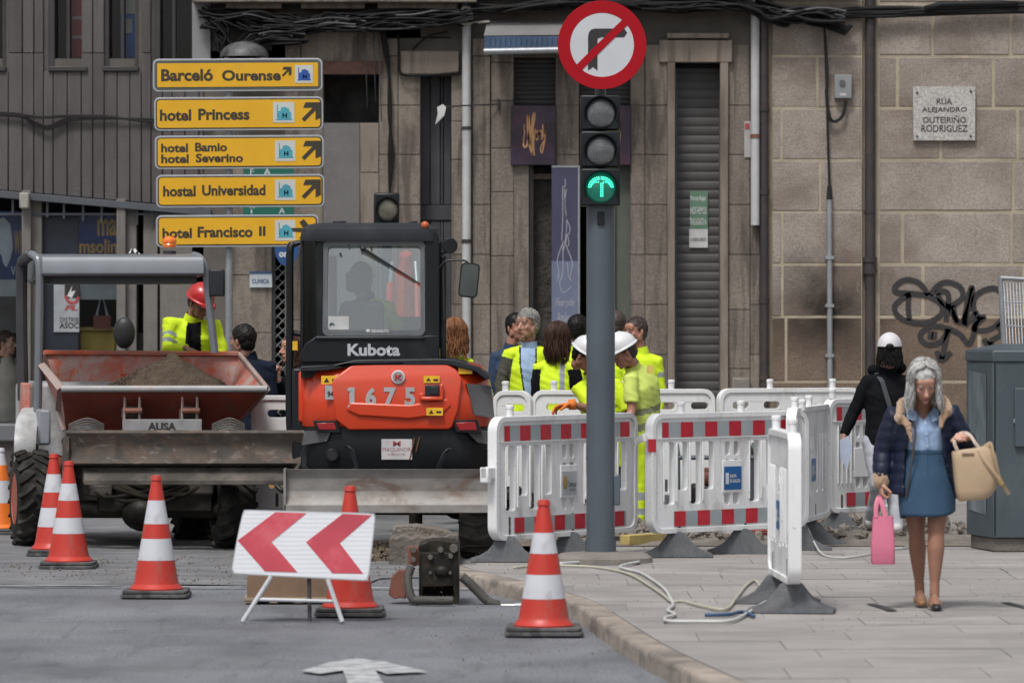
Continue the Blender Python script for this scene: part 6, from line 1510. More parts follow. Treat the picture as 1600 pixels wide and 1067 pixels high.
for s in (-1, 1):
    cxt = s * .63
    hw = .125; Lr = .98; rr2 = .21; prof = []
    for k in range(15): a = radians(-90 + 180 * k / 14); prof.append((1.1 + Lr - rr2 + rr2 * cos(a) * 1.0, rr2 + .03 + rr2 * sin(a)))
    for k in range(15): a = radians(90 + 180 * k / 14); prof.append((1.1 - Lr + rr2 + rr2 * cos(a), rr2 + .03 + rr2 * sin(a)))
    inner = [(1.1 + (y - 1.1) * .955, .24 + (z - .24) * .80) for y, z in prof]
    mb = MB(); mb.prism(prof, cxt - hw, cxt + hw, holes=[inner[::-1]], fn=lambda y, x, z: U(x, y, z)); tr = O('rubber_track', mb, trub, EX, sharp=30)
    # lugs
    per = []; 
    for i in range(len(prof)):
        a, b = Vector(prof[i]), Vector(prof[(i + 1) % len(prof)]); per.append((b - a).length)
    tot = sum(per); nl = 44; acc_ = 0; i = 0
    for q_ in range(nl):
        sdist = q_ * tot / nl
        while acc_ + per[i] < sdist: acc_ += per[i]; i += 1
        a, b = Vector(prof[i]), Vector(prof[(i + 1) % len(prof)]); p = a.lerp(b, (sdist - acc_) / per[i]); tt = (b - a).normalized(); nn = Vector((tt.y, -tt.x)); 
        mb = MB(); c_ = U(cxt, p.x + nn.x * .008, p.y + nn.y * .008)
        mb.tube([U(cxt - hw, p.x + nn.x * .01 - tt.x * .02, p.y + nn.y * .01 - tt.y * .02), U(cxt, p.x + nn.x * .01 + tt.x * .02, p.y + nn.y * .01 + tt.y * .02), U(cxt + hw, p.x + nn.x * .01 - tt.x * .02, p.y + nn.y * .01 - tt.y * .02)], .019, 4)
        O('track_lug', mb, trub, tr)
    for yy_, r_ in ((1.1 - Lr + .21, .165), (1.1 + Lr - .21, .17), (.75, .08), (1.05, .08), (1.35, .08), (1.65, .08)):
        mb = MB(); zz_ = .24 if r_ > .1 else .135; mb.cyl(U(cxt - .09, yy_, zz_), U(cxt + .09, yy_, zz_), r_, n=20); O('track_roller', mb, mud, tr)
    mb = MB(); mb.box(U(cxt, 1.1, .26), (.14, 1.5, .12), RU); O('track_frame', mb, exb, EX, bevel=.01)

# ------------------------------------------------------------------ dumper with self loading shovel
DY = radians(13)
def dd_(px): return 34.55 + (365 - px) / F * 34.6 * math.tan(DY)
AX = Vector((-sin(DY), cos(DY), 0))
def Dm(px, py, back=0.0, off=0.0):
    d = dd_(px) + off; return P(px, py, d) + AX * back
DU = T('site_dumper', 'dirty red site dumper with loading shovel and soil in its skip', 'dumper', (X(230, 35.3), 35.3, .011))
skr = M('skip_red_scraped', (.44, .085, .045), rough=.7, var=.2, vs=5, dirt=.75, dcol=(.42, .31, .28), ds=2.4, bump=.002, bs=30, dstretch=(1, 1, 1.6))
skf = M('skip_red_dusty', (.17, .028, .015), rough=.6, var=.25, vs=4, dirt=.35, dcol=(.12, .07, .055), ds=4, dstretch=(2, 2, .7), bump=.002)
layer(skr, 9, (1.6, 1, .7), .54, .62, (.55, .09, .03), .8); layer(skr, 5, (1, 1, 1.5), .55, .65, (.42, .36, .33), .7)
rim_ = M('skip_rim_pale', (.34, .28, .26), rough=.55, var=.15, vs=8, dirt=.4, dcol=(.3, .12, .1), ds=8)
gry = M('rops_grey', (.15, .165, .185), rough=.4, var=.08, coat=.2, dirt=.15, dcol=(.08, .085, .09))
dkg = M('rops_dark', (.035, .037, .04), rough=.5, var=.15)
tyr = M('tyre_rubber', (.018, .017, .016), rough=.85, spec=.2, var=.3, vs=9, dirt=.45, dcol=(.075, .07, .062), ds=6, bump=.003)
whd = M('dumper_white', (.42, .43, .44), rough=.45, var=.1, dirt=.45, dcol=(.2, .19, .18), ds=5)
# skip: rim ring and bottom ring (front-left, front-right, back-right, back-left)
RF = [Dm(85, 607, -.42), Dm(404, 607, -.42), Dm(378, 569, .30), Dm(66, 566, .30)]
RF = [Dm(88, 608, -.42), Dm(408, 608, -.42), Dm(410, 604, .75), Dm(72, 604, .75)]
backz = Z(551, 35.5)
BL_, BR_ = Dm(74, 0, .80), Dm(414, 0, .80); BL_.z = BR_.z = backz
BL_, BR_ = P(70, 551, 36.2), P(374, 553, 35.6)
FL_, FR_ = Dm(86, 606, -.42), Dm(404, 606, -.42)
ML_, MR_ = P(63, 572, 35.3), P(404, 600, 34.6)
KL_, KR_ = P(105, 676, 34.9), P(350, 676, 34.5)      # belly front
QL_, QR_ = P(110, 660, 35.9), P(348, 660, 35.5)      # belly back
def shell(name, quads, mat, th=.018, parent=DU):
    mb = MB()
    for q_ in quads:
        n_ = (q_[1] - q_[0]).cross(q_[2] - q_[0]).normalized() * th
        k = len(q_); vs = list(q_) + [v + n_ for v in q_]
        mb.add(vs, [tuple(range(k)), tuple(range(2 * k - 1, k - 1, -1))] + [(i, (i + 1) % k, k + (i + 1) % k, k + i) for i in range(k)])
    return O(name, mb, mat, parent, bevel=.003)
shell('skip_back', [[BL_, BR_, QR_, QL_]], skr)
bz = lambda a, b, u: a.lerp(b, u)
shell('skip_front', [[FL_, FR_, KR_, KL_]], skf, -.018)
shell('skip_side', [[FL_, ML_, BL_, QL_, KL_]], skr, .016)
shell('skip_side', [[FR_, BR_, QR_, KR_]], skr, -.016)
shell('skip_floor', [[KL_, KR_, QR_, QL_]], skf)
mb = MB(); mb.tube([FL_, FR_], .026, 10); O('front_lip', mb, M('lip_grey', (.3, .3, .3), rough=.45, var=.15, dirt=.3, dcol=(.3, .14, .11), ds=6), DU)
mb = MB(); mb.tube([BL_, BR_], (.022, .05), 6, side=(0, 0, 1)); O('back_rim', mb, M('rim_orange_scraped', (.5, .09, .035), rough=.5, var=.2, dirt=.55, dcol=(.3, .2, .17), ds=5), DU)
mb = MB(); mb.tube([P(64, 568, 35.2), FL_ + Vector((.0, -.01, 0)), P(92, 640, 34.9), P(100, 672, 34.85)], [(.035, .016), (.035, .016), (.028, .014), (.02, .014)], 6, side=(1, 0, 0)); O('corner_gusset', mb, rim_, DU)
mb = MB(); mb.tube([FR_ + Vector((0, 0, .0)), P(390, 640, 34.6), P(352, 676, 34.55)], [(.02, .02)] * 3, 6); mb.tube([FR_, BR_], .02, 6); O('corner_gusset', mb, rim_, DU)
mb = MB(); mb.tube([bz(BL_, QL_, .32) + Vector((.3, -.02, 0)), bz(BR_, QR_, .32) + Vector((-.3, -.02, 0))], .012, 6); O('weld_seam', mb, M('seam_red', (.5, .04, .03)), DU)
# front fittings
for a, b in ((183, 214), (272, 303)):
    for c in (a, b - 8): 
        mb = MB(); p = Dm(c, 612, -.30); mb.add([p, Dm(c + 5, 612, -.30), Dm(c + 5, 652, -.24), Dm(c, 652, -.24)], [(0, 1, 2, 3)]); mb.tube([Dm(c + 2, 612, -.36), Dm(c + 2, 655, -.34)], .012, 5); O('hinge_strap', mb, rim_, DU)
    mb = MB(); mb.box(Dm((a + b) / 2, 642, -.32), (.10, .06, .09)); O('hinge_block', mb, oil, DU, bevel=.006)
    mb = MB(); mb.cyl(Dm(a + 2, 640, -.37), Dm(b - 2, 640, -.37), .022, n=8); O('hinge_pin', mb, rst, DU)
def Db(mb, a, b, c, e, back, th=.04):
    A, B = Dm(a, e, back), Dm(b, e, back); h = Dm(a, c, back).z - A.z; n_ = AX * th; up = Vector((0, 0, h))
    mb.add([A, B, B + up, A + up, A + n_, B + n_, B + n_ + up, A + n_ + up], [(0, 1, 2, 3), (7, 6, 5, 4), (0, 4, 5, 1), (1, 5, 6, 2), (2, 6, 7, 3), (3, 7, 4, 0)]); return mb
O('maker_plate', Db(MB(), 180, 302, 653, 676, -.42, .03), M('plate_grey', (.26, .26, .27), rough=.5, var=.15, dirt=.3, dcol=(.15, .13, .12), ds=8), DU, bevel=.003)
pp = Dm(219, 668, -.43)
def fdm(x, z): return Vector((x, dd_(800 + x * F / 34.8) - .43 - .008, z))
text('lettering', 'AUSA', pp.x, Dm(263, 668, -.43).x, Z(672, 34.4), Z(659, 34.4), 0, ink, DU, bold=.05, fn=fdm)
for a, b in ((100, 154), (322, 372)):
    for i in range(5):
        mb = MB(); pts = smoothline([Dm(a, 662 + i * 3, -.30), Dm((a + b) / 2, 652 + i * 4, -.36), Dm(b, 662 + i * 3, -.30)], 4); mb.tube(pts, .007, 5); O('lamp_guard_bar', mb, M('guard_grey', (.15, .14, .13), rough=.6, var=.3), DU)
    mb = MB(); mb.ell(Dm((a + b) / 2, 672, -.22), (.11, .05, .06), n=14, m=8); O('headlamp', mb, lensd, DU)
# shovel
shov = M('shovel_steel', (.07, .060, .052), rough=.8, metal=.0, var=.25, vs=4, bump=.003, bs=25, dirt=.55, dcol=(.12, .08, .055), ds=4, dstretch=(1, 1, 2))
layer(shov, 9, (1, 1, 2), .55, .64, (.19, .16, .14), .7); layer(shov, 2.5, (1, 1, 1.5), .5, .6, (.035, .03, .026), .7)
def Dpro(mb, a, b, prof):   # profile of (py, back) swept between two columns
    L_ = [Dm(a, y, k) for y, k in prof]; R_ = [Dm(b, y, k) for y, k in prof]; n_ = len(prof)
    mb.add(L_ + R_, [(i, i + 1, n_ + i + 1, n_ + i) for i in range(n_ - 1)] + [(n_ - 1, 0, n_, 2 * n_ - 1), tuple(range(n_ - 1, -1, -1)), tuple(range(n_, 2 * n_))]); return mb
O('shovel_back', Dpro(MB(), 84, 451, [(668, -.72), (672, -.76), (690, -.70), (706, -.70), (719, -.74), (722, -.70), (708, -.66), (690, -.66), (676, -.70), (670, -.68)]), shov, DU, bevel=.004)
O('shovel_lip', Dpro(MB(), 112, 440, [(726, -.62), (732, -.68), (745, -.74), (752, -.74), (750, -.66), (738, -.60)]), mud, DU, bevel=.006)
O('shovel_floor', Dpro(MB(), 100, 445, [(722, -.60), (726, -.45), (740, -.40), (742, -.60)]), oil, DU)
for px in (85, 447):
    mb = MB(); a = [Dm(px, y, k) for y, k in ((670, -.74), (720, -.76), (748, -.70), (740, -.45), (690, -.5))]; n_ = Vector((.018, 0, 0)); mb.add(a + [p + n_ for p in a], [(0, 1, 2, 3, 4), (9, 8, 7, 6, 5)] + [(i, (i + 1) % 5, 5 + (i + 1) % 5, 5 + i) for i in range(5)]); O('shovel_cheek', mb, shov, DU)
mb = MB(); mb.tube(smoothline([Dm(442, 722, -.74), Dm(432, 735, -.8), Dm(428, 750, -.82), Dm(414, 760, -.8), Dm(404, 752, -.78)], 4), [.03 - .0007 * i for i in range(17)], 8); O('lifting_hook', mb, oil, DU)
for px in (170, 300, 352):
    mb = MB(); mb.tube([Dm(px, 722, -.6), Dm(px + 14, 738, -.5)], (.02, .05), 6); O('bracket', mb, oil, DU)
for s_, px in ((1, 100), (1, 398)):
    mb = MB(); mb.tube([Dm(px, 700, -.62), Dm(px, 735, -.1), Dm(px, 720, .35)], (.04, .07), 6); O('lift_arm', mb, skf, DU)
    mb = MB(); mb.cyl(Dm(px + 8, 705, -.5), Dm(px + 8, 690, .2), .035, n=10); O('lift_cylinder', mb, mud, DU)
# chassis and axles
mb = MB(); Db(mb, 150, 330, 752, 800, -.1, 1.5); O('chassis', mb, oil, DU, bevel=.02)
mb = MB(); mb.cyl(Dm(120, 795, 0), Dm(370, 795, 0), .07, n=14); mb.ell(Dm(225, 800, 0), (.18, .2, .15)); O('front_axle', mb, oil, DU)
mb = MB(); mb.cyl(Dm(80, 790, 1.35), Dm(330, 790, 1.35), .07, n=14); mb.ell(Dm(200, 795, 1.35), (.16, .18, .13)); O('rear_axle', mb, oil, DU)
for a, b, c, e in ((135, 172, 755, 775), (290, 330, 752, 772)):
    mb = MB(); Db(mb, a, b, c, e, -.15, .3); O('tank', mb, mud, DU, bevel=.02)
mb = MB(); 
for i in range(6): mb.tube(smoothline([Dm(130 + i * 12, 752, -.1), Dm(160 + i * 22, 775 + 6 * sin(i * 2), -.16), Dm(215 + i * 18, 768 + 8 * sin(i), -.14), Dm(290 + i * 8, 752, -.1)], 4), .014, 6)
O('hose_bundle', mb, oil, DU)
O('rear_body', Db(MB(), 60, 330, 600, 740, .95, .6), whd, DU, bevel=.04)
O('fender_panel', Db(MB(), 62, 82, 640, 696, .1, .3), M('panel_grey_blue', (.2, .22, .25), rough=.5, dirt=.4, dcol=(.3, .3, .3), ds=8), DU, bevel=.02)
O('rear_fender', Db(MB(), 48, 60, 600, 664, .5, .3), skr, DU, bevel=.01)
mb = MB(); mb.tube(smoothline([Dm(38, 722, -.02), Dm(38, 690, -.05), Dm(44, 662, .1), Dm(56, 645, .3), Dm(66, 640, .6)], 4), (.085, .012), 8, side=(1, .23, 0)); O('front_fender', mb, whd, DU)
# wheels
def wheel(c, r, w, label=None, outer=-1):
    Rw = Matrix.Rotation(DY, 3, 'Z'); prof = [(r * .56, -w / 2), (r * .75, -w / 2 - .005), (r * .93, -w / 2 + .02), (r * .985, -w / 2 + .05), (r * .985, w / 2 - .05), (r * .93, w / 2 - .02), (r * .75, w / 2 + .005), (r * .56, w / 2)]
    n_ = 36; rings_ = []
    for pr_r, x in prof: rings_.append([c + Rw @ Vector((x, pr_r * cos(2 * pi * k / n_), pr_r * sin(2 * pi * k / n_))) for k in range(n_)])
    mb = MB(); mb.rings(rings_, cap=False); mb.rings([rings_[-1], rings_[0]], cap=False); ty = O('wheel', mb, tyr, DU, label=label)
    for k in range(20):
        for s in (-1, 1):
            a = 2 * pi * (k + (.5 if s > 0 else 0)) / 20; mb = MB()
            pts = []
            for q_, (x, da) in enumerate(((s * .012, .0), (s * w * .28, .16), (s * w * .5, .24))):
                rr3 = r * (1.0 if q_ < 2 else .965); pts.append(c + Rw @ Vector((x, rr3 * cos(a + da), rr3 * sin(a + da))))
            mb.tube(pts, (.026, .022), 4); O('tread_lug', mb, tyr, ty)
    mb = MB(); n2 = 28; rr4 = []
    for pr_r, x in ((r * .58, outer * w * .48), (r * .55, outer * w * .5), (r * .52, outer * w * .40), (r * .30, outer * w * .30), (r * .26, outer * w * .36), (r * .05, outer * w * .36)):
        rr4.append([c + Rw @ Vector((x, pr_r * cos(2 * pi * k / n2), pr_r * sin(2 * pi * k / n2))) for k in range(n2)])
    mb.rings(rr4); O('rim', mb, M('rim_red', (.36, .07, .035), rough=.5, var=.15, dirt=.4, dcol=(.2, .12, .1), ds=6), ty)
    mb = MB()
    for k in range(6):
        a = 2 * pi * k / 6; p = c + Rw @ Vector((outer * w * .34, r * .2 * cos(a), r * .2 * sin(a))); mb.ell(p, (.014, .014, .014), n=6, m=4)
    O('wheel_nuts', mb, mud, ty); return ty
def wc(px, pyb, back, r): v = Dm(px, pyb, back); v.z = r + .012; return v
wheel(wc(48, 850, .0, .36), .36, .26, 'front wheel whose red rim faces the street', -1)
wheel(wc(362, 850, .0, .36), .36, .28, None, 1)
wheel(wc(118, 850, 1.35, .36), .36, .26, None, -1)
wheel(wc(345, 850, 1.35, .36), .36, .28, None, 1)
# roll over frame
def tub(name, pts, r, m): mb = MB(); mb.tube(smoothline(pts, 5), r, 10); return O(name, mb, m, DU)
tub('rops_post', [Dm(60, 710, .30), Dm(66, 640, .30), Dm(68, 520, .28), Dm(68, 420, .25), Dm(62, 400, .3), Dm(56, 396, .45)], .032, gry)
tub('rops_post', [Dm(54, 628, .75), Dm(52, 520, .75), Dm(52, 420, .75), Dm(54, 404, .65), Dm(60, 397, .4)], .045, dkg)
tub('rops_post', [Dm(347, 552, .35), Dm(338, 480, .33), Dm(331, 425, .3), Dm(324, 404, .32), Dm(316, 398, .42)], .030, gry)
mb = MB(); Dpro(mb, 70, 326, [(396, .45), (400, .24), (408, .21), (428, .20), (431, .24), (431, .3), (440, 1.2), (400, 1.2)]); O('rops_canopy', mb, gry, DU, bevel=.01)
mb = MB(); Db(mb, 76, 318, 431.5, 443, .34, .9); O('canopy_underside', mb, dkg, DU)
# beacon, paper on the roof, mirror, seat, steering, screw dots
mb = MB(); mb.lathe([(.05, 0), (.055, .03), (.04, .035)], 18, tuple(Dm(283, 397, .6) + Vector((0, 0, .0)))); O('beacon_base', mb, dkg, DU)
am = M('beacon_amber', (.75, .16, .01), rough=.2, coat=.8, var=.25, vs=30, emit=(1, .2, .01), es=.05)
mb = MB(); c = Dm(283, 379, .6); mb.lathe([(.05, -.03), (.056, -.01), (.05, .0), (.057, .01), (.056, .03), (.03, .055), (.01, .06)], 18, tuple(c)); O('beacon', mb, am, DU, sharp=25)
mb = MB(); mb.grid(lambda u, v: Dm(214 + 22 * u, 397, .6) + Vector((0, .1 * v, .0 + .035 * sin(u * pi) * (1 + .6 * sin(u * 17 + v * 5)))), 12, 5); tag(O('crumpled_paper', mb, M('paper_white', (.62, .62, .62), rough=.8), None, sharp=25), 'crumpled white paper lying on the dumper canopy', 'paper')
mb = MB(); mb.b2(*(lambda p: (p.x - .06, p.x + .06, p.y - .03, p.y + .03))(Dm(349, 440, .3)), Z(463, 34.9), Z(421, 34.9)); O('mirror', mb, exg, DU, bevel=.012)
mb = MB(); mb.tube([Dm(334, 440, .3), Dm(348, 440, .3)], .01, 6); O('mirror_arm', mb, dkg, DU)
mb = MB(); mb.ell(Dm(248, 522, 1.9), (.09, .05, .13)); mb.ell(Dm(300, 590, 1.7), (.24, .2, .06)); O('seat', mb, M('seat_black', (.02, .02, .022), rough=.5), DU)
mb = MB(); c = Dm(318, 588, 1.25); mb.tube([c + Matrix.Rotation(radians(35), 3, 'X') @ Vector((.17 * cos(2 * pi * k / 24), .17 * sin(2 * pi * k / 24), 0)) for k in range(24)], .014, 6, closed=True); mb.tube([c, c + Vector((0, .0, -.35))], .03, 8); O('steering_wheel', mb, dkg, DU)
# soil heap in the skip
soil = M('damp_soil', (.062, .043, .028), rough=.95, var=.35, vs=14, bump=.015, bs=45, speck=.35, sscale=70, dirt=.25, dcol=(.12, .095, .065), ds=20)
mb = MB(); sc_ = P(262, 606, 35.15)
def heap(u, v):
    x = (u - .5) * 1.45; y = (v - .5) * .95
    ax_ = (x - .04) / (.46 if x > .04 else .56); q_ = sqrt(ax_ ** 2 + (y / .55) ** 2)
    h = .30 * max(0, 1 - q_) ** .85 - .03; nn = noise.noise(Vector((x * 9, y * 9, 3))) * .022 + noise.noise(Vector((x * 30, y * 30, 3))) * .012
    p = sc_ + Vector((x, y - x * math.tan(DY), h + nn)); return p
mb.grid(heap, 110, 70)
SH = O('soil_heap', mb, soil, None, sharp=None); tag(SH, 'brown heap of dug soil piled in the dumper skip', 'soil')
clods('soil_clods', 'loose clods and crumbs over the soil heap in the skip', sc_.x + .0, sc_.y, sc_.z - .02, .50, .40, .25, 1300, .006, .026, soil, seed=12)

YT = T('yellow_duct', 'ochre yellow curved duct end lying between the dumper and the excavator', 'duct', P(420, 790, 36.5))
mb = MB(); k = 36.4; mb.tube(smoothline([P(398, 742, k), P(402, 762, k), P(420, 772, k), P(440, 758, k), P(446, 742, k)], 5), .07, 12); O('duct', mb, M('ochre_paint', (.36, .20, .05), rough=.6, var=.2, dirt=.3), YT)
mb = MB(); mb.tube([P(425, 792, k), P(446, 770, k)], .03, 8); O('bar', mb, rst, YT)
# ------------------------------------------------------------------ people
def skinm(nm, c): return M(nm, c, rough=.5, var=.06, vs=12, sss=.12, bump=.0006, bs=200)
SK1 = skinm('skin_fair', (.42, .225, .16)); SK2 = skinm('skin_tan', (.30, .155, .11)); SK3 = skinm('skin_ruddy', (.38, .18, .13)); SKW = skinm('skin_light', (.50, .27, .20)); SKL = skinm('skin_tanned_legs', (.27, .135, .09))
EYEW = M('eye_white', (.55, .53, .5), rough=.25, var=.0); EYED = M('eye_dark', (.02, .015, .012), rough=.2); LIP = M('lips', (.34, .11, .09), rough=.5)
hiv = M('hi_vis_yellow', (.62, .82, .03), rough=.75, spec=.2, var=.06, vs=9, bump=.003, bs=18, dirt=.08, dcol=(.50, .68, .03), ds=6)
hiv2 = M('faded_hi_vis', (.62, .74, .16), rough=.7, var=.07, vs=9, bump=.0015, bs=25)
refl = M('reflective_band', (.30, .33, .35), rough=.4, var=.08); reflo = M('olive_band', (.22, .24, .13), rough=.6, var=.1)
navy = M('navy_cloth', (.010, .015, .030), rough=.85, spec=.15, var=.2, vs=6, bump=.002, bs=25); blackc = M('black_cloth', (.006, .0065, .008), rough=.9, spec=.12, var=.2, vs=6, bump=.002, bs=25)
olive = M('olive_cloth', (.06, .06, .045), rough=.8, var=.2, bump=.002, bs=25); lbl = M('light_blue_shirt', (.30, .42, .62), rough=.7, var=.06, vs=10, bump=.0015, bs=30)
darktr = M('dark_trousers', (.025, .027, .035), rough=.8, var=.2, bump=.002, bs=25); bootm = M('dark_boot', (.03, .027, .025), rough=.6)
def m2mb(mb, me, off=0):
    b = len(mb.v); mb.v += [tuple(v.co) for v in me.vertices]
    for p in me.polygons: mb.f.append(tuple(b + i for i in p.vertices)); mb.m.append(p.material_index + off)
    bpy.data.meshes.remove(me)
def hand(mb, wrist, d, pn, thumb_side, s=1.0, curl=.5, voxel=.0055, mi=0, spread=.0):
    """palm, four unequal bent fingers and an opposed thumb. d: pointing direction, pn: direction the palm faces."""
    d = Vector(d).normalized(); pn = Vector(pn); pn = (pn - d * pn.dot(d)).normalized(); ac = d.cross(pn) * thumb_side
    h = MB(); w = Vector(wrist)
    h.tube([w - d * .03 * s, w + d * .02 * s, w + d * .055 * s, w + d * .088 * s], [(.026 * s, .020 * s), (.033 * s, .018 * s), (.040 * s, .016 * s), (.040 * s, .012 * s)], 10, side=ac)
    for i, (L_, off) in enumerate(((.070, .030), (.080, .010), (.074, -.011), (.058, -.031))):
        p = w + d * (.085 - (.008 if i == 3 else 0)) * s + ac * off * s; v = (d + ac * off * spread * 8).normalized(); pts = [p - v * .02 * s, p]; ang = 0
        for seg, fr in enumerate((.45, .32, .23)):
            ang += curl * (.7, 1.0, .7)[seg] * (1 + .08 * i); q_ = v * cos(ang) + pn * sin(ang); p = p + q_ * L_ * fr * s; pts.append(p)
        h.tube(pts, [.0095 * s, .0095 * s, .009 * s, .0082 * s, .007 * s], 8, rnd=True)
    p = w + d * .022 * s + ac * .028 * s; t1 = (d * .6 + ac * .75 + pn * .35).normalized(); t2 = (d * .9 + ac * .15 + pn * (.35 + curl * .5)).normalized()
    h.tube([p - t1 * .01 * s, p + t1 * .03 * s, p + t1 * .034 * s + t2 * .026 * s, p + t1 * .034 * s + t2 * .05 * s], [.013 * s, .012 * s, .0105 * s, .009 * s], 8, rnd=True)
    me = remesh(h, voxel, 1)
    for q_ in me.polygons: q_.material_index = 0
    m2mb(mb, me, mi)
def head(mb, c, R, s, vox=.0065, nose=1.0, jaw=1.0, ears=True, browc=None):
    """continuous head with brow, nose, mouth, chin, ears. Local frame: face towards -Y."""
    h = MB(); V = lambda x, y, z: c + R @ (Vector((x, y, z)) * s)
    def e(p, r, rot=None): h.ell(V(*p), tuple(q * s for q in r), (R @ rot) if rot else R, 16, 12)
    e((0, .012, .028), (.076, .098, .092)); e((0, -.03, -.02), (.062, .062, .085)); e((0, -.035, -.07), (.048 * jaw, .052, .045)); e((0, -.072, -.098), (.022 * jaw, .018, .018))
    e((0, -.068, .045), (.055, .028, .034)); e((.036, -.060, -.022), (.022, .022, .022)); e((-.036, -.060, -.022), (.022, .022, .022))
    for sx in (1, -1): e((sx * .030, -.083, .022), (.022, .010, .008)); e((sx * .060, .0, -.045), (.014, .03, .04))
    h.tube([V(0, -.086, .018), V(0, -.100, -.006), V(0, -.112 - .006 * nose, -.030)], [.008 * s, .010 * s, .013 * s], 8, rnd=True); e((.011, -.100, -.036), (.009, .010, .008)); e((-.011, -.100, -.036), (.009, .010, .008))
    e((0, -.088, -.062), (.024, .012, .010)); e((0, -.083, -.077), (.020, .012, .008))
    if ears:
        for sx in (1, -1): e((sx * .079, .008, -.008), (.009, .018, .031), Matrix.Rotation(sx * .35, 3, 'Z'))
    h.tube([V(0, .02, -.05), V(0, .03, -.10)], [.052 * s, .048 * s], 14, rnd=True)
    m2mb(mb, remesh(h, vox, 2, fac=.4), 0)
    for sx in (1, -1):
        mb.cur = 1; mb.ell(V(sx * .031, -.079, .004), (.012 * s, .010 * s, .0075 * s), R, 10, 6)
        mb.cur = 2; mb.ell(V(sx * .031, -.086, .003), (.0055 * s, .005 * s, .0055 * s), R, 8, 6)
        mb.cur = 4; mb.tube([V(sx * .016, -.092, .022), V(sx * .032, -.095, .028), V(sx * .048, -.084, .022)], (.0035 * s, .0025 * s), 5)
        mb.cur = 0; mb.tube([V(sx * .018, -.087, .011), V(sx * .031, -.091, .013), V(sx * .044, -.083, .009)], .0035 * s, 5)
    mb.cur = 3; mb.tube([V(-.023, -.091, -.066), V(-.008, -.099, -.062), V(.008, -.099, -.062), V(.023, -.091, -.066)], (.004 * s, .004 * s), 6); mb.tube([V(-.019, -.091, -.071), V(0, -.096, -.073), V(.019, -.091, -.071)], (.0045 * s, .004 * s), 6)
    mb.cur = 0
def near(c, bones):
    best = None
    for nm_, a, b, r in bones:
        ab = b - a; t = max(0, min(1, (c - a).dot(ab) / max(ab.length_squared, 1e-9))); d = (c - (a + ab * t)).length - r
        if best is None or d < best[2]: best = (nm_, t, d)
    return best
def hair_cap(mb, c, R, s, back=.0, thick=.010, hairline=.050, low=-.045, seed=0, rough=.006, mi=0, side_low=-.02):
    h = MB(); h.ell(c + R @ Vector((0, .016 * s, .032 * s)), ((.076 + thick) * s, (.098 + thick) * s, (.092 + thick) * s), R, 22, 18); h.ell(c + R @ Vector((0, .045 * s, -.02 * s)), ((.06 + thick) * s, (.062 + thick) * s, .07 * s), R, 16, 12)
    Ri = R.transposed()
    def zone(p):
        q_ = Ri @ (p - c) / s
        if q_.y < -.035: return mi if q_.z > hairline + (q_.y + .035) * .1 else -1
        if q_.y < .03: return mi if q_.z > side_low + (.03 - q_.y) * .5 else -1
        return mi if q_.z > low - .03 else -1
    me = remesh(h, .0075, 1, zone=zone, disp=lambda p: rough * noise.noise(p * 38 + Vector((seed, 0, 0))) + rough * .6 * noise.noise(p * 90)); 
    m2mb(mb, me, 0)
def strands(mb, c, R, s, n, length, seed, w=.0045, wave=.012, part=0.0, hl=.052, vol=.012, mats=1, grav=.5, face=True, curl=.0, tmin=.05):
    """locks that lie along the scalp away from the parting and then hang straight down"""
    r = random.Random(seed); g = R.transposed() @ Vector((0, 0, -1)); ax_ = Vector((.082, .104, .100))
    for i in range(n):
        az = r.uniform(-pi, pi); th = r.uniform(tmin, 1.75) if r.random() < .6 else r.uniform(tmin, .9)
        if abs(az) < .95 and th > .80: continue
        if abs(az) < 1.35 and th > 1.3: continue
        L_ = length * r.uniform(.78, 1.06); k = 10; st = L_ / k; ph = r.uniform(0, 6); lay = 1 + vol * 9 * r.random() ** .6; pts = []; p = None; the = r.uniform(1.75, 2.0)
        for j in range(k + 1):
            u = j / k
            if th < the:
                if face:
                    lim = 1.02 * max(0, min(1, (th - .30) / .45))
                    if abs(az) < lim: az = lim * (1 if az >= 0 else -1)
                p = Vector((ax_.x * sin(th) * sin(az), .014 - ax_.y * sin(th) * cos(az), .03 + ax_.z * cos(th))) ; p = Vector((p.x * lay, .014 + (p.y - .014) * lay, .03 + (p.z - .03) * lay)); th += st / .098
            else:
                o_ = Vector((p.x, p.y - .02, 0)); o_ = o_.normalized() if o_.length > 1e-4 else Vector((0, 1, 0))
                p = p + g * st + o_ * (.12 * st if u < .7 else -curl * st)
            wv_ = wave * (.2 + .8 * u); pts.append(c + R @ ((p + Vector((wv_ * sin(ph + j * .9), wv_ * .7 * cos(ph * 1.7 + j * .8), 0))) * s))
        mb.cur = r.randrange(mats)
        mb.tube(pts, [(w * s, w * .4 * s)] * 2 + [(w * .9 * s, w * .35 * s)] * (k - 3) + [(w * .6 * s, w * .3 * s), (w * .2 * s, w * .15 * s)], 4, cap=False)
    mb.cur = 0
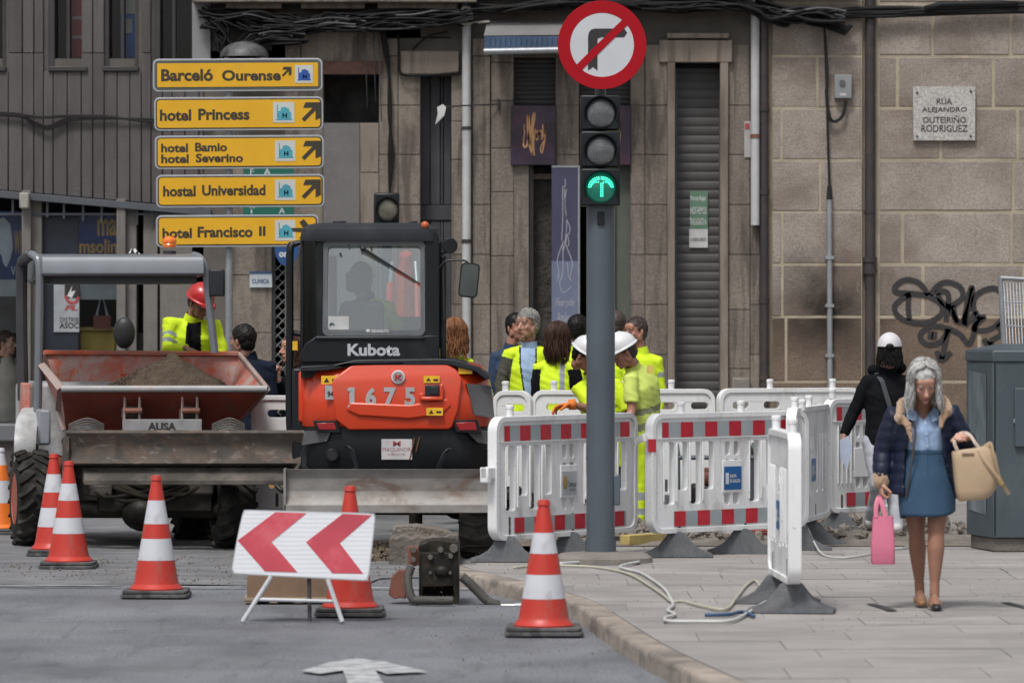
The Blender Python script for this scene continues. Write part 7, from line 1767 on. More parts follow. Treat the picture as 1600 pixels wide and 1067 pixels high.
def helmet(t, c, R, s, mat, name='hard_hat'):
    mb = MB(); rg_ = []
    V = lambda x, y, z: c + R @ (Vector((x, y, z)) * s)
    for i in range(9):
        a = pi / 2 * i / 8; rg_.append([V(.100 * cos(a) * cos(2 * pi * k / 32), .01 + .122 * cos(a) * sin(2 * pi * k / 32), .028 + .118 * sin(a) ** .95) for k in range(32)][:] if i < 8 else [V(.002 * cos(2 * pi * k / 32), .01 + .002 * sin(2 * pi * k / 32), .146) for k in range(32)])
    mb.rings(rg_)
    brim = [(.108 * cos(2 * pi * k / 32), .01 + (.13 + (.045 * max(0, -sin(2 * pi * k / 32)) ** 2)) * sin(2 * pi * k / 32)) for k in range(32)]
    mb.rings([[V(x, y, .018 - (.01 if y < -.1 else 0)) for x, y in brim], [V(x, y, .026 - (.008 if y < -.1 else 0)) for x, y in brim], [V(x * .92, y * .92, .034) for x, y in brim]])
    h = O(name, mb, mat, t, world=False, sharp=50)
    mb = MB(); mb.tube([V(0, .118, .05), V(0, .085, .112), V(0, .04, .142), V(0, -.02, .147), V(0, -.07, .122), V(0, -.10, .08)], (.018 * s, .008 * s), 8, side=R @ Vector((1, 0, 0))); O('ridge', mb, mat, h, world=False)
    return h
def person(label, bpx, d, J, s=1.0, yaw=0.0, pitch=0.0, roll=0.0, base=KERB, skin=SK1, top=None, topmats=(hiv,), topzone=None, sleeves='long', bottom=darktr, botzone=None, botmats=None, shoe=bootm,
           hair=None, hairmat=None, hands=(), trad=None, group=None, tshirt=None, jaw=1.0, vt=.012, shoulder_r=.062, topname='jacket', nose=1.0, build=1.0):
    bx0 = X(bpx, d); t = T('person', label, 'person', (bx0, d, base), group=group)
    def j(k, default=None):
        if k in J:
            a, b, dy = J[k]; return Vector((X(a, d) - bx0, dy, Z(b, d) - base))
        return default
    hd = j('head'); nk = j('neck', hd + Vector((0, .03, -.17)) * s); pv_ = j('pelvis'); sL, sR = j('sL'), j('sR')
    hipv = (sR - sL); hipv.z = 0; hipv = hipv.normalized() * .09 * s
    ch = j('chest', nk.lerp(pv_, .30)); wa = j('waist', nk.lerp(pv_, .66))
    eL, eR, wL, wR = j('eL', sL + Vector((-.03, .03, -.27)) * s), j('eR', sR + Vector((.03, .03, -.27)) * s), j('wL'), j('wR')
    wL = wL or eL + Vector((0, -.05, -.24)) * s; wR = wR or eR + Vector((0, -.05, -.24)) * s
    hL, hR = pv_ - hipv, pv_ + hipv
    fw = Vector((sin(yaw), -cos(yaw), 0)) if 'fw' not in J else Vector(J['fw'])
    gz_ = .085 * s
    kL = j('kL', Vector((hL.x, hL.y - .01, pv_.z * .54))); kR = j('kR', Vector((hR.x, hR.y - .01, pv_.z * .54)))
    aL = j('aL', Vector((hL.x - .01, hL.y + .03, gz_))); aR = j('aR', Vector((hR.x + .01, hR.y + .03, gz_)))
    side = sR - sL
    # body: limbs and trunk as one skin, head and hands grown into it
    mb = MB(); b_ = MB()
    b_.tube([pv_, wa, ch, nk - (nk - ch) * .15], [(.13 * s, .09 * s), (.115 * s, .08 * s), (.14 * s, .095 * s), (.07 * s, .06 * s)], 14, side=side, rnd=True)
    b_.tube([nk - (nk - ch) * .3, nk, hd + (nk - hd) * .45], [.055 * s, .050 * s, .050 * s], 12, rnd=False)
    for S_, E_, W_ in ((sL, eL, wL), (sR, eR, wR)): b_.tube([nk.lerp(S_, .5) - Vector((0, 0, .03)), S_, S_.lerp(E_, .5), E_, E_.lerp(W_, .4), W_], [.04 * s, .05 * s, .044 * s, .037 * s, .038 * s, .025 * s], 10, rnd=True)
    for H_, K_, A_ in ((hL, kL, aL), (hR, kR, aR)): b_.tube([H_, H_.lerp(K_, .5), K_, K_.lerp(A_, .15), K_.lerp(A_, .35), K_.lerp(A_, .7), A_], [.085 * s, .070 * s, .050 * s, .047 * s, .053 * s, .036 * s, .031 * s], 12, rnd=True)
    for A_ in (aL, aR): b_.tube([A_, A_ + fw * .08 * s + Vector((0, 0, -.045 * s)), A_ + fw * .15 * s + Vector((0, 0, -.06 * s))], [.034 * s, .03 * s, .018 * s], 8, rnd=True)
    me = remesh(b_, .011, 3); m2mb(mb, me, 0)
    R = Matrix.Rotation(yaw, 3, 'Z') @ Matrix.Rotation(roll, 3, 'Y') @ Matrix.Rotation(-pitch, 3, 'X') if False else Matrix.Rotation(yaw, 3, 'Z') @ Matrix.Rotation(pitch, 3, 'X') @ Matrix.Rotation(roll, 3, 'Y')
    head(mb, hd, R, s, jaw=jaw, nose=nose)
    for hdn in hands:
        mi = 0; hand(mb, (wL if hdn[0] == 'L' else wR), hdn[1], hdn[2], hdn[3], s, hdn[4] if len(hdn) > 4 else .5)
    body = O('body', mb, [skin, EYEW, EYED, LIP, (hairmat[0] if isinstance(hairmat, (list, tuple)) else hairmat) or EYED], t, world=False, sharp=None)
    # trousers
    tr = trad or [.098, .085, .068, .060, .052]
    if bottom:
        p = MB(); p.tube([pv_ + (wa - pv_) * .45, pv_, pv_ - Vector((0, 0, .05 * s))], [(.135 * s * build, .10 * s * build), (.15 * s, .115 * s), (.14 * s, .11 * s)], 14, side=side, rnd=True)
        for H_, K_, A_ in ((hL, kL, aL), (hR, kR, aR)): p.tube([H_, H_.lerp(K_, .5), K_, K_.lerp(A_, .45), A_ + Vector((0, 0, .0))], [r_ * s for r_ in tr], 12, rnd=True)
        bones = [('leg', kL, aL, .06), ('leg', kR, aR, .06), ('thigh', hL, kL, .08), ('thigh', hR, kR, .08)]
        zf = (lambda c: botzone(near(c, bones))) if botzone else None
        me = remesh(p, .013, 2, zone=zf, mats=botmats or [bottom], disp=lambda c: .006 * noise.noise(c * 13) + .004 * noise.noise(Vector((c.x * 8, c.y * 8, c.z * 26))))
        O('trousers', me, None, t, world=False)
        sh = MB()
        for A_ in (aL, aR): sh.tube([A_ + Vector((0, 0, -.01)) - fw * .03 * s, A_ + fw * .07 * s + Vector((0, 0, -.040 * s)), A_ + fw * .17 * s + Vector((0, 0, -.048 * s))], [(.045 * s, .045 * s), (.045 * s, .036 * s), (.036 * s, .026 * s)], 10, rnd=True)
        me = remesh(sh, .01, 2, mats=[shoe], zone=lambda c: 0)
        for v in me.vertices: v.co.z = max(v.co.z, .004)
        O('shoes', me, None, t, world=False)
    if top:
        k = top
        c_ = MB(); B_ = build
        c_.tube([pv_ + (pv_ - wa) * .25, pv_, wa, ch, nk.lerp(ch, .35), nk], [(.165 * s * B_, .130 * s * B_), (.163 * s * B_, .127 * s * B_), (.155 * s * B_, .120 * s * B_), (.168 * s * B_, .128 * s * B_), (.13 * s, .095 * s), (.062 * s, .06 * s)], 18, side=side)
        arms = []
        for S_, E_, W_ in ((sL, eL, wL), (sR, eR, wR)):
            if sleeves == 'none': c_.tube([nk.lerp(S_, .4) - Vector((0, 0, .02)), S_.lerp(nk, .10)], [.05 * s, shoulder_r * s], 12, rnd=True)
            elif sleeves == 'short': c_.tube([nk.lerp(S_, .4) - Vector((0, 0, .02)), S_, S_.lerp(E_, .75)], [.05 * s, shoulder_r * s, .064 * s], 12, rnd=False)
            else: c_.tube([nk.lerp(S_, .4) - Vector((0, 0, .02)), S_, S_.lerp(E_, .5), E_, E_.lerp(W_, .5), W_.lerp(E_, .04)], [.05 * s, shoulder_r * s, .058 * s, .052 * s, .048 * s, .040 * s], 12, rnd=False)
        bones = [('spine', nk, pv_, .14 * s), ('armL', sL, eL, .06), ('armR', sR, eR, .06), ('foreL', eL, wL, .05), ('foreR', eR, wR, .05)]
        zf = (lambda c: topzone(c, near(c, bones), {'nk': nk, 'pv': pv_, 'sL': sL, 'sR': sR, 'wa': wa, 'ch': ch})) if topzone else None
        me = remesh(c_, vt, 2, zone=zf, mats=topmats, disp=lambda c: .007 * noise.noise(c * 11) + .005 * noise.noise(Vector((c.x * 10, c.y * 10, c.z * 28 + c.x * 12))))
        O(topname, me, None, t, world=False)
        # collar
        cb = MB(); cb.tube([nk + (hd - nk).normalized() * .0 + Vector((0, 0, -.015)) * s, nk + (hd - nk).normalized() * .045 * s], [(.070 * s, .068 * s), (.066 * s, .064 * s)], 18, side=side, cap=False); O('collar', cb, topmats[0] if not tshirt else tshirt, t, world=False)
    if hair:
        hb = MB(); hm = hairmat if isinstance(hairmat, (list, tuple)) else [hairmat]
        hair(hb, hd, R, s); O('hair', hb, list(hm), t, world=False, sharp=None)
    t['_'] = 0; del t['_']
    return t, dict(hd=hd, nk=nk, pv=pv_, R=R, wL=wL, wR=wR, sL=sL, sR=sR, bx0=bx0)
def short(seed, **k): return lambda mb, c, R, s: (hair_cap(mb, c, R, s, seed=seed, **k), strands(mb, c, R, s, 260, .035, seed, w=.003, wave=.003, vol=.004, face=False))
def hm_(nm, c): return M(nm, c, rough=.5, var=.25, vs=40, spec=.25)
HG, HG2, HG3 = hm_('hair_silver', (.42, .42, .41)), hm_('hair_grey', (.26, .26, .255)), hm_('hair_light_silver', (.56, .56, .55))
HD, HB, HB2, HR_, HR2, HGR, HSP = hm_('hair_black', (.006, .005, .005)), hm_('hair_dark_brown', (.035, .018, .013)), hm_('hair_brown', (.06, .028, .018)), hm_('hair_auburn', (.16, .065, .03)), hm_('hair_copper', (.25, .11, .05)), hm_('hair_mid_grey', (.17, .16, .15)), hm_('hair_cropped', (.06, .045, .04))

# ---- hi-vis zones
def spine_band(hit, lo, hi): return hit[0] == 'spine' and lo < hit[1] < hi
def arm_band(hit, lo, hi): return hit[0][:3] == 'arm' and lo < hit[1] < hi

# 1 dumper driver
def z1(c, hit, j):
    if hit[0] == 'spine':
        if c.y < -.03 and abs(c.x - (j['nk'].x + .03)) < .055: return 2
        if .72 < hit[1] < .86: return 1
    if hit[0] == 'armL' and (.40 < hit[1] < .53 or .63 < hit[1] < .78): return 1
    return 0
A1, j1 = person('worker in red hard hat and hi-vis jacket driving the dumper', 295, 36.35,
    dict(head=(313, 473, -.06), neck=(299, 499, 0), sL=(266, 508, -.02), sR=(333, 512, .02), pelvis=(290, 580, .08), eL=(264, 545, -.14), wL=(297, 544, -.36), eR=(348, 548, .0), wR=(340, 575, -.05), kL=(280, 600, -.35), kR=(310, 600, -.35), aL=(278, 680, -.4), aR=(312, 680, -.4)),
    s=1.0, yaw=.75, pitch=.50, base=.5, skin=SK2, top=1, topmats=[hiv, refl, blackc], topzone=z1, hair=short(1), hairmat=HB, hands=[('L', (.75, -.35, -.25), (0, 0, -1), -1, .45)], shoulder_r=.085, jaw=1.08, build=1.12)
helmet(A1, j1['hd'] + j1['R'] @ Vector((0, .0, .012)), j1['R'], 1.05, M('helmet_red', (.45, .02, .02), rough=.32, var=.1, coat=.3))
cb = MB(); cb.tube([Vector((-.045, -.12, .0)) + j1['nk'] + Vector((.03, .0, -.05)), j1['nk'] + Vector((-.03, -.14, -.3))], (.016, .01), 6); O('zip', cb, blackc, A1, world=False)
# 2 man in navy seen from behind
person('man in a long dark navy coat with short black hair walking behind the dumper', 392, 37.6,
    dict(head=(379, 532, 0), neck=(390, 560, .02), sL=(374, 576, -.05), sR=(420, 574, .03), pelvis=(398, 668, .02), eL=(368, 632, -.08), wL=(366, 672, -.2), eR=(424, 628, .02), wR=(422, 672, 0)),
    s=1.05, yaw=radians(-125), skin=SK2, top=1, topmats=[navy], hair=lambda mb, c, R, s: (hair_cap(mb, c, R, s, seed=3, low=-.07, thick=.012), strands(mb, c, R, s, 300, .04, 5, w=.003, wave=.003, vol=.004, face=False)), hairmat=HD, build=1.08, shoulder_r=.07, topname='coat')
# 3 person with a phone
t3, j3 = person('person in black holding up a phone, half hidden by the excavator rail', 462, 38.2,
    dict(head=(457, 545, 0), neck=(465, 578, .02), sL=(452, 592, -.02), sR=(492, 592, .02), pelvis=(468, 690, .02), eL=(448, 632, -.06), wL=(437, 592, -.26), eR=(496, 650, 0), wR=(490, 690, 0)),
    s=1.0, yaw=radians(-60), skin=SK1, top=1, topmats=[blackc], hair=lambda mb, c, R, s: (hair_cap(mb, c, R, s, seed=4), strands(mb, c, R, s, 320, .26, 6, w=.005)), hairmat=HB2, hands=[('L', (-.35, -.2, .65), (.5, -.4, .1), 1, 1.0)])
ph = T('mobile_phone', 'small black mobile phone held in the raised hand beside the rail', 'phone', P(424, 573, 37.85)); mb = MB(); mb.prism(rrect(.07, .13, .01, 3), -.004, .004, fn=lambda x, y, z: P(424, 576, 37.85) + Matrix.Rotation(radians(-30), 3, 'Y') @ Matrix.Rotation(.6, 3, 'Z') @ Vector((x, y, z))); O('case', mb, black, ph)
# 4 operator in the cab
def z4(c, hit, j): return 1 if (c.x > j['nk'].x + .035) or hit[0] in ('armR',) else 0
person('operator in dark clothes and hi-vis seated inside the excavator cab', 575, EB + .7,
    dict(head=(566, 436, -.02), neck=(572, 466, 0), sL=(543, 482, 0), sR=(604, 480, 0), pelvis=(575, 570, 0), eL=(532, 530, -.02), wL=(540, 560, .2), eR=(618, 515, .1), wR=(622, 500, .3), kL=(560, 575, .4), kR=(592, 575, .4), aL=(560, 650, .45), aR=(592, 650, .45)),
    s=1.0, yaw=radians(160), base=.55, skin=SK2, top=1, topmats=[blackc, hiv], topzone=z4, hair=short(7), hairmat=HD)
# 5 red haired woman
person('woman with wavy auburn hair and hi-vis vest beside the excavator mirror', 708, 38.3,
    dict(head=(712, 522, 0), neck=(708, 556, .02), sL=(686, 566, .0), sR=(730, 566, .03), pelvis=(706, 668, .03)),
    s=.97, yaw=radians(150), skin=SK1, top=1, topmats=[hiv], sleeves='short', hair=lambda mb, c, R, s: (hair_cap(mb, c, R, s, seed=8, rough=.012, thick=.02, low=-.08), strands(mb, c, R, s, 900, .27, 9, w=.0055, wave=.022, vol=.022, mats=2)), hairmat=[HR_, HR2])
# 6 grey haired man in open vest
def z6(c, hit, j):
    q_ = c.x - j['nk'].x
    if hit[0] in ('foreL', 'foreR') or (hit[0] in ('armL', 'armR') and hit[1] > .12): return 2
    if hit[0] == 'spine' and c.y < -.02:
        w = .012 + .05 * min(1, max(0, (c.z - (j['pv'].z + .15)) / .35)); o_ = q_ + .01
        if abs(o_) < w: return 3
        if abs(o_) < w + .013: return 4
    if hit[0] == 'spine' and .60 < hit[1] < .72: return 1
    return 0
person('grey haired man with open hi-vis vest over a light blue shirt, looking left', 822, 38.5,
    dict(head=(824, 507, -.02), neck=(827, 541, .02), sL=(796, 553, 0), sR=(856, 553, .04), pelvis=(822, 660, .02), eL=(782, 602, .0), wL=(786, 650, -.05), eR=(868, 606, .05), wR=(862, 655, 0)),
    s=1.04, yaw=radians(-38), pitch=.02, skin=SK1, top=1, topmats=[hiv, refl, olive, lbl, blackc], topzone=z6, hair=lambda mb, c, R, s: (hair_cap(mb, c, R, s, seed=10, hairline=.06, thick=.014, low=-.06, rough=.007), strands(mb, c, R, s, 420, .05, 11, w=.0035, wave=.004, vol=.008, mats=2, face=True, hl=.06)), hairmat=[HGR, HG], tshirt=lbl, topname='vest', jaw=1.1, vt=.008)
# 7 man behind
person('dark haired man in a navy jacket standing behind the grey haired man', 795, 39.4,
    dict(head=(807, 512, 0), neck=(798, 545, .02), sL=(776, 556, 0), sR=(822, 556, .02), pelvis=(795, 660, .02), eL=(768, 608, 0), wL=(770, 655, 0)),
    s=1.0, yaw=radians(35), skin=SK3, top=1, topmats=[M('royal_navy_cloth', (.016, .035, .085), rough=.75, var=.2)], hair=short(12), hairmat=HD)
# 8 brunette in a vest
def z8(c, hit, j):
    if hit[0] in ('foreL', 'foreR') or (hit[0] in ('armL', 'armR') and hit[1] > .05): return 1
    q_ = c.x - j['nk'].x
    if hit[0] == 'spine' and abs(q_ - .055 - .03 * abs(c.z - j['ch'].z)) < .022 : return 2
    return 0
t8, j8 = person('brown haired woman seen from behind in a hi-vis vest with black sleeves', 868, 38.1,
    dict(head=(873, 528, 0), neck=(868, 562, .02), sL=(842, 575, .02), sR=(896, 574, -.04), pelvis=(864, 672, .02), eL=(838, 622, .0), wL=(842, 660, -.1), eR=(908, 618, -.06), wR=(900, 655, -.15)),
    s=.98, yaw=radians(140), skin=SK1, top=1, topmats=[hiv, blackc, refl], topzone=z8, topname='vest', hair=lambda mb, c, R, s: (hair_cap(mb, c, R, s, seed=14, rough=.010, thick=.018, low=-.10), strands(mb, c, R, s, 900, .27, 15, w=.0055, wave=.012, vol=.020, mats=2, curl=.3)), hairmat=[HB, HB2], build=1.02, vt=.009)
cb = MB(); cb.tube([P(888, 529, 38.0) - Vector((j8['bx0'], 38.1, KERB)), P(900, 531, 37.98) - Vector((j8['bx0'], 38.1, KERB)), P(901, 536, 37.98) - Vector((j8['bx0'], 38.1, KERB))], .003, 5); O('glasses', cb, blackc, t8, world=False)
# 9 dark haired person behind
person('dark haired person mostly hidden between the brown haired woman and the pole', 903, 39.3,
    dict(head=(903, 516, 0), neck=(903, 548, .02), sL=(878, 562, 0), sR=(926, 562, .02), pelvis=(903, 662, .02)),
    s=1.03, yaw=radians(170), skin=SK2, top=1, topmats=[hiv], hair=short(16, thick=.016), hairmat=HD)
# 10 worker with orange glove
def z10(c, hit, j):
    return 1 if hit[0] == 'spine' and .66 < hit[1] < .76 else 0
def legz(h): return 1 if h[0] == 'leg' and (.22 < h[1] < .38 or .55 < h[1] < .70) else 0
t10, j10 = person('worker in white hard hat and orange glove bending behind the pole', 945, 36.4,
    dict(head=(914, 555, -.12), neck=(926, 588, -.04), sL=(903, 606, -.06), sR=(962, 600, -.04), chest=(938, 628, .0), waist=(950, 668, .06), pelvis=(952, 715, .1), eL=(932, 640, -.2), wL=(893, 631, -.32), eR=(985, 655, -.1), wR=(975, 700, -.22), fw=(-.5, -.8, 0)),
    s=1.0, yaw=radians(62), pitch=.55, skin=SK2, top=1, topmats=[hiv, refl], topzone=z10, sleeves='short', bottom=darktr, hair=short(18), hairmat=HD, topname='t_shirt', build=1.1)
helmet(t10, j10['hd'] + j10['R'] @ Vector((0, .0, .012)), j10['R'], 1.05, M('helmet_white', (.62, .63, .65), rough=.3, var=.04, coat=.3))
gl = MB(); hand(gl, j10['wL'], (-1, -.1, -.12), (0, -.3, -1), 1, 1.25, .55, .007); gl.tube([j10['wL'] + Vector((.03, 0, .003)), j10['wL'] + Vector((-.03, 0, 0))], [.045, .04], 12); O('work_glove', gl, M('glove_orange', (.72, .19, .03), rough=.7, var=.12, bump=.002), t10, world=False, sharp=None)
# 11 worker in faded polo
def z11(c, hit, j): return 1 if hit[0] == 'spine' and (.55 < hit[1] < .64 or .76 < hit[1] < .86) else 0
t11, j11 = person('worker in white hard hat, pale yellow polo shirt and hi-vis trousers', 1003, 36.0,
    dict(head=(973, 550, -.16), neck=(990, 574, -.06), sL=(984, 590, -.16), sR=(1008, 584, .10), chest=(1003, 600, .0), waist=(1007, 640, .04), pelvis=(1003, 682, .06), eL=(986, 642, -.2), wL=(968, 672, -.3), eR=(1012, 640, .1), wR=(1000, 680, .0), aL=(998, 826, -.05), aR=(1010, 822, .12), kL=(999, 752, -.03), kR=(1008, 752, .1), fw=(-.9, -.35, 0)),
    s=1.0, yaw=radians(-72), pitch=.5, skin=SK3, top=1, topmats=[hiv2, reflo], topzone=z11, sleeves='short', bottom=hiv, botmats=[hiv, refl], botzone=legz, hair=short(19), hairmat=HSP, topname='polo_shirt', build=1.05, hands=[('L', (-.5, -.3, -.7), (-.6, 0, .4), 1, .6)])
helmet(t11, j11['hd'] + j11['R'] @ Vector((0, .0, .012)), j11['R'], 1.05, M('helmet_white'))
mb = MB(); mb.prism(rrect(.06, .07, .02, 4), -.002, .002, fn=lambda x, y, z: P(1016, 577, 35.83) - Vector((j11['bx0'], 36.0, KERB)) + Vector((x, y - .03, z))); O('back_print', mb, M('print_orange_pale', (.62, .5, .12), rough=.7), t11, world=False)
# 12 bald man, 13 man on the right
person('balding man behind the pole facing the group', 962, 39.0,
    dict(head=(964, 508, 0), neck=(960, 542, .02), sL=(936, 556, 0), sR=(984, 556, .02), pelvis=(960, 660, .02)),
    s=1.04, yaw=radians(170), skin=SK3, top=1, topmats=[hiv], hair=lambda mb, c, R, s: hair_cap(mb, c, R, s, seed=20, thick=.004, hairline=.2, low=-.06, rough=.002), hairmat=HSP)
person('short haired man in hi-vis jacket standing rightmost of the group, looking left', 1005, 38.7,
    dict(head=(993, 518, 0), neck=(1002, 550, .02), sL=(985, 562, -.05), sR=(1026, 564, .04), pelvis=(1004, 662, .02), eR=(1032, 615, .05), wR=(1026, 655, 0)),
    s=1.0, yaw=radians(-50), pitch=.05, skin=SK3, top=1, topmats=[hiv, refl], topzone=lambda c, hit, j: 1 if hit[0] == 'armR' and .35 < hit[1] < .5 else 0, hair=short(21, thick=.006), hairmat=HSP, jaw=1.12)

# ---- 14 woman in the white cap
ljean = M('pale_grey_jeans', (.36, .37, .42), rough=.8, var=.08, vs=8, bump=.002, bs=30)
t14, j14 = person('woman in white cap, black hoodie and pale jeans walking away with a paper', 1385, 34.0,
    dict(head=(1390, 547, 0), neck=(1387, 583, .02), sL=(1357, 596, .02), sR=(1417, 596, -.02), pelvis=(1384, 690, .02), waist=(1386, 660, .02), eL=(1334, 645, .03), wL=(1318, 680, -.02), eR=(1430, 650, -.02), wR=(1426, 690, -.05), kL=(1372, 757, -.12), kR=(1396, 756, .06), aL=(1362, 815, .14), aR=(1400, 822, -.1), fw=(.1, 1, 0)),
    s=.98, yaw=radians(176), skin=SK1, top=1, topmats=[blackc], bottom=ljean, shoe=M('white_trainer', (.5, .5, .5)), hair=lambda mb, c, R, s: (hair_cap(mb, c, R, s, seed=22, thick=.004, low=-.10), strands(mb, c, R, s, 500, .16, 23, w=.005, wave=.012, vol=.006, tmin=1.35)), hairmat=HD, hands=[('L', (-.15, -.05, -1), (1, .2, 0), -1, .7)], topname='hoodie', shoulder_r=.066, build=1.05)
mb = MB(); c = j14['hd']; R = j14['R']; V = lambda x, y, z: c + R @ (Vector((x, y, z)) * 1.0); rg_ = []
for i in range(8):
    a = pi / 2 * i / 7 * .995; rg_.append([V(.094 * cos(a) * cos(2 * pi * k / 28), .014 + .118 * cos(a) * sin(2 * pi * k / 28), .028 + .108 * sin(a)) for k in range(28)])
mb.rings(rg_); capm = M('cap_white', (.55, .54, .57), rough=.75, var=.06, vs=12, bump=.002, bs=30); cp = O('cap', mb, capm, t14, world=False, sharp=60)
mb = MB(); mb.tube([V(-.07, -.08, .03), V(-.05, -.145, .02), V(0, -.17, .015), V(.05, -.145, .02), V(.07, -.08, .03)], (.03, .004), 8, side=R @ Vector((0, 1, 0))); O('visor', mb, capm, cp, world=False)
mb = MB(); mb.ell(V(0, .135, .03), (.03, .012, .022), R); O('rear_opening', mb, HD, cp, world=False)
mb = MB(); mb.ell(V(0, .014, .128), (.008, .008, .005), R); O('button', mb, capm, cp, world=False)
mb = MB(); mb.tube([j14['nk'] + Vector((-.10, .09, .02)), j14['nk'] + Vector((-.02, .13, -.03)), j14['nk'] + Vector((.06, .12, .0)), j14['nk'] + Vector((.11, .05, .04))], [.045, .055, .05, .04], 10, rnd=True); O('hood', mb, blackc, t14, world=False)
mb = MB(); q_ = j14['nk']; mb.tube([q_ + Vector((-.08, .02, .0)), q_ + Vector((-.05, -.13, -.06)), q_ + Vector((.02, -.15, -.3)), q_ + Vector((.13, -.1, -.5))], (.018, .004), 6, side=(1, 0, 0)); O('bag_strap', mb, M('strap_grey', (.05, .055, .065), rough=.7), t14, world=False)
pt = T('folded_paper', 'pale blue folded paper in the hand of the woman with the cap', 'paper', P(1322, 705, 33.9)); mb = MB()
mb.prism([(X(a, 33.88), Z(b, 33.88)) for a, b in ((1312, 688), (1326, 680), (1331, 700), (1324, 735), (1313, 715))], 33.88, 33.885); O('sheet', mb, M('paper_blue', (.42, .48, .62), rough=.6), pt)

# ---- 15 grey haired woman walking towards the camera
WD = F * (CH - KERB) / (950 - HZ)
def wj(x, y, z): return Vector((x, y, z))
sc_w = .93
W = T('person', 'grey haired woman in open navy quilted jacket and denim skirt walking with two bags', 'person', (X(1445, WD), WD, KERB))
def wp_(px, py, dy=0.0): return Vector((X(px, WD) - X(1445, WD), dy, Z(py, WD) - KERB))
hd = wp_(1441, 596, -.13); nk = wp_(1441, 644, .0); ch = wp_(1443, 672, .0); wa = wp_(1446, 705, .0); pv_ = wp_(1448, 745, .0)
sL, sR = wp_(1397, 650, .01), wp_(1487, 648, .01); eL, wL_ = wp_(1380, 708, .03), wp_(1376, 752, -.03); eR, wR_ = wp_(1514, 706, .0), wp_(1505, 681, -.20)
hL, hR = wp_(1427, 752, .01), wp_(1470, 750, -.02); kL, kR = wp_(1433, 826, .04), wp_(1461, 822, -.08); aL, aR = wp_(1441, 927, .16), wp_(1457, 926, -.12)
mb = MB(); b_ = MB(); s = sc_w
b_.tube([pv_, wa, ch, nk], [(.15, .10), (.115, .085), (.13, .10), (.06, .055)], 14, side=(1, 0, 0), rnd=True)
b_.tube([nk + Vector((0, .03, -.03)), nk.lerp(hd, .5) + Vector((0, .02, 0))], [.052, .048], 12, rnd=True)
for S_, E_, W_ in ((sL, eL, wL_), (sR, eR, wR_)): b_.tube([S_, S_.lerp(E_, .5), E_, E_.lerp(W_, .4), W_], [.046, .042, .035, .034, .023], 10, rnd=True)
for H_, K_, A_ in ((hL, kL, aL), (hR, kR, aR)): b_.tube([H_, H_.lerp(K_, .5), K_, K_.lerp(A_, .12), K_.lerp(A_, .32), K_.lerp(A_, .6), K_.lerp(A_, .82), A_], [(.088, .09), (.070, .072), (.052, .050), (.048, .046), (.052, .054), (.040, .042), (.029, .031), (.030, .034)], 14, side=(1, 0, 0), rnd=True)
for H_, K_ in ((hL, kL), (hR, kR)): b_.ell(K_ + Vector((0, -.035, .0)), (.03, .022, .04))
for A_, q_ in ((aL, -.03), (aR, -.045)): b_.tube([A_ + Vector((0, .03, -.03)), A_ + Vector((0, -.07, q_)), A_ + Vector((0, -.14, q_ - .02))], [.030, .030, .02], 10, rnd=True)
m2mb(mb, remesh(b_, .009, 3), 5)
Rw = Matrix.Rotation(radians(4), 3, 'Z') @ Matrix.Rotation(radians(33), 3, 'X') @ Matrix.Rotation(radians(-3), 3, 'Y')
head(mb, hd, Rw, .93, vox=.0055, jaw=.92)
hand(mb, wL_, (.05, -.15, -1), (1, .1, 0), 1, .92, 1.15, .005)
hand(mb, wR_, (-.45, -.75, .12), (-.2, .1, -1), -1, .92, 1.5, .005)
body = O('body', mb, [SKW, EYEW, EYED, LIP, HG2, SKL], W, world=False, sharp=None)
sh = MB()
for A_, q_ in ((aL, -.032), (aR, -.045)): sh.tube([A_ + Vector((0, .035, -.045)), A_ + Vector((0, -.06, q_ - .012)), A_ + Vector((0, -.15, q_ - .025))], [(.036, .03), (.040, .030), (.028, .022)], 12, side=(1, 0, 0), rnd=True)
me = remesh(sh, .006, 2, mats=[M('tan_shoe', (.24, .12, .055), rough=.45), M('black_toe', (.012, .012, .012), rough=.4)], zone=lambda c: (1 if (c.x > 0.01 and c.y < aR.y - .125) else 0) if c.z < (aR.z + .0) + 1 else -1)
O('shoes', me, None, W, world=False)
# skirt
den = M('denim', (.022, .060, .115), rough=.85, var=.12, vs=5, bump=.0012, bs=140, speck=.12, sscale=200, dirt=.25, dcol=(.04, .095, .165), ds=3)
mb = MB(); rg_ = []; n_ = 48
for i in range(19):
    u = i / 18; z = (wa.z - .005) * (1 - u) + .545 * u; cx_ = wa.x * (1 - u) + .012 * u
    ra = .135 + .035 * min(1, u * 3) - .012 * max(0, u - .6) * 2; rb = .10 + .03 * min(1, u * 2.5) + .01 * u
    ring_ = []
    for k in range(n_):
        a = 2 * pi * k / n_; f = 1 + u * .018 * sin(a * 7 + 1) + .012 * noise.noise(Vector((cos(a) * 2, sin(a) * 2, u * 5)))
        ring_.append(Vector((cx_ + ra * cos(a) * f, .0 + rb * sin(a) * f - .045 * u * u, z + (.012 * sin(a * 2 + .5) * u) + (.02 * u * cos(a)))))
    rg_.append(ring_)
mb.rings(rg_, cap=False); sk_ = O('skirt', mb, den, W, world=False, sharp=None)
sm = sk_.modifiers.new('thick', 'SOLIDIFY'); sm.thickness = .006
mb = MB(); mb.tube([Vector((wa.x, 0, wa.z - .005)) + Vector((.137 * cos(2 * pi * k / 32), .102 * sin(2 * pi * k / 32), 0)) for k in range(32)], (.016, .004), 6, closed=True, side=(0, 0, 1)); O('waistband', mb, M('denim_dark', (.02, .06, .11), rough=.85), sk_, world=False)
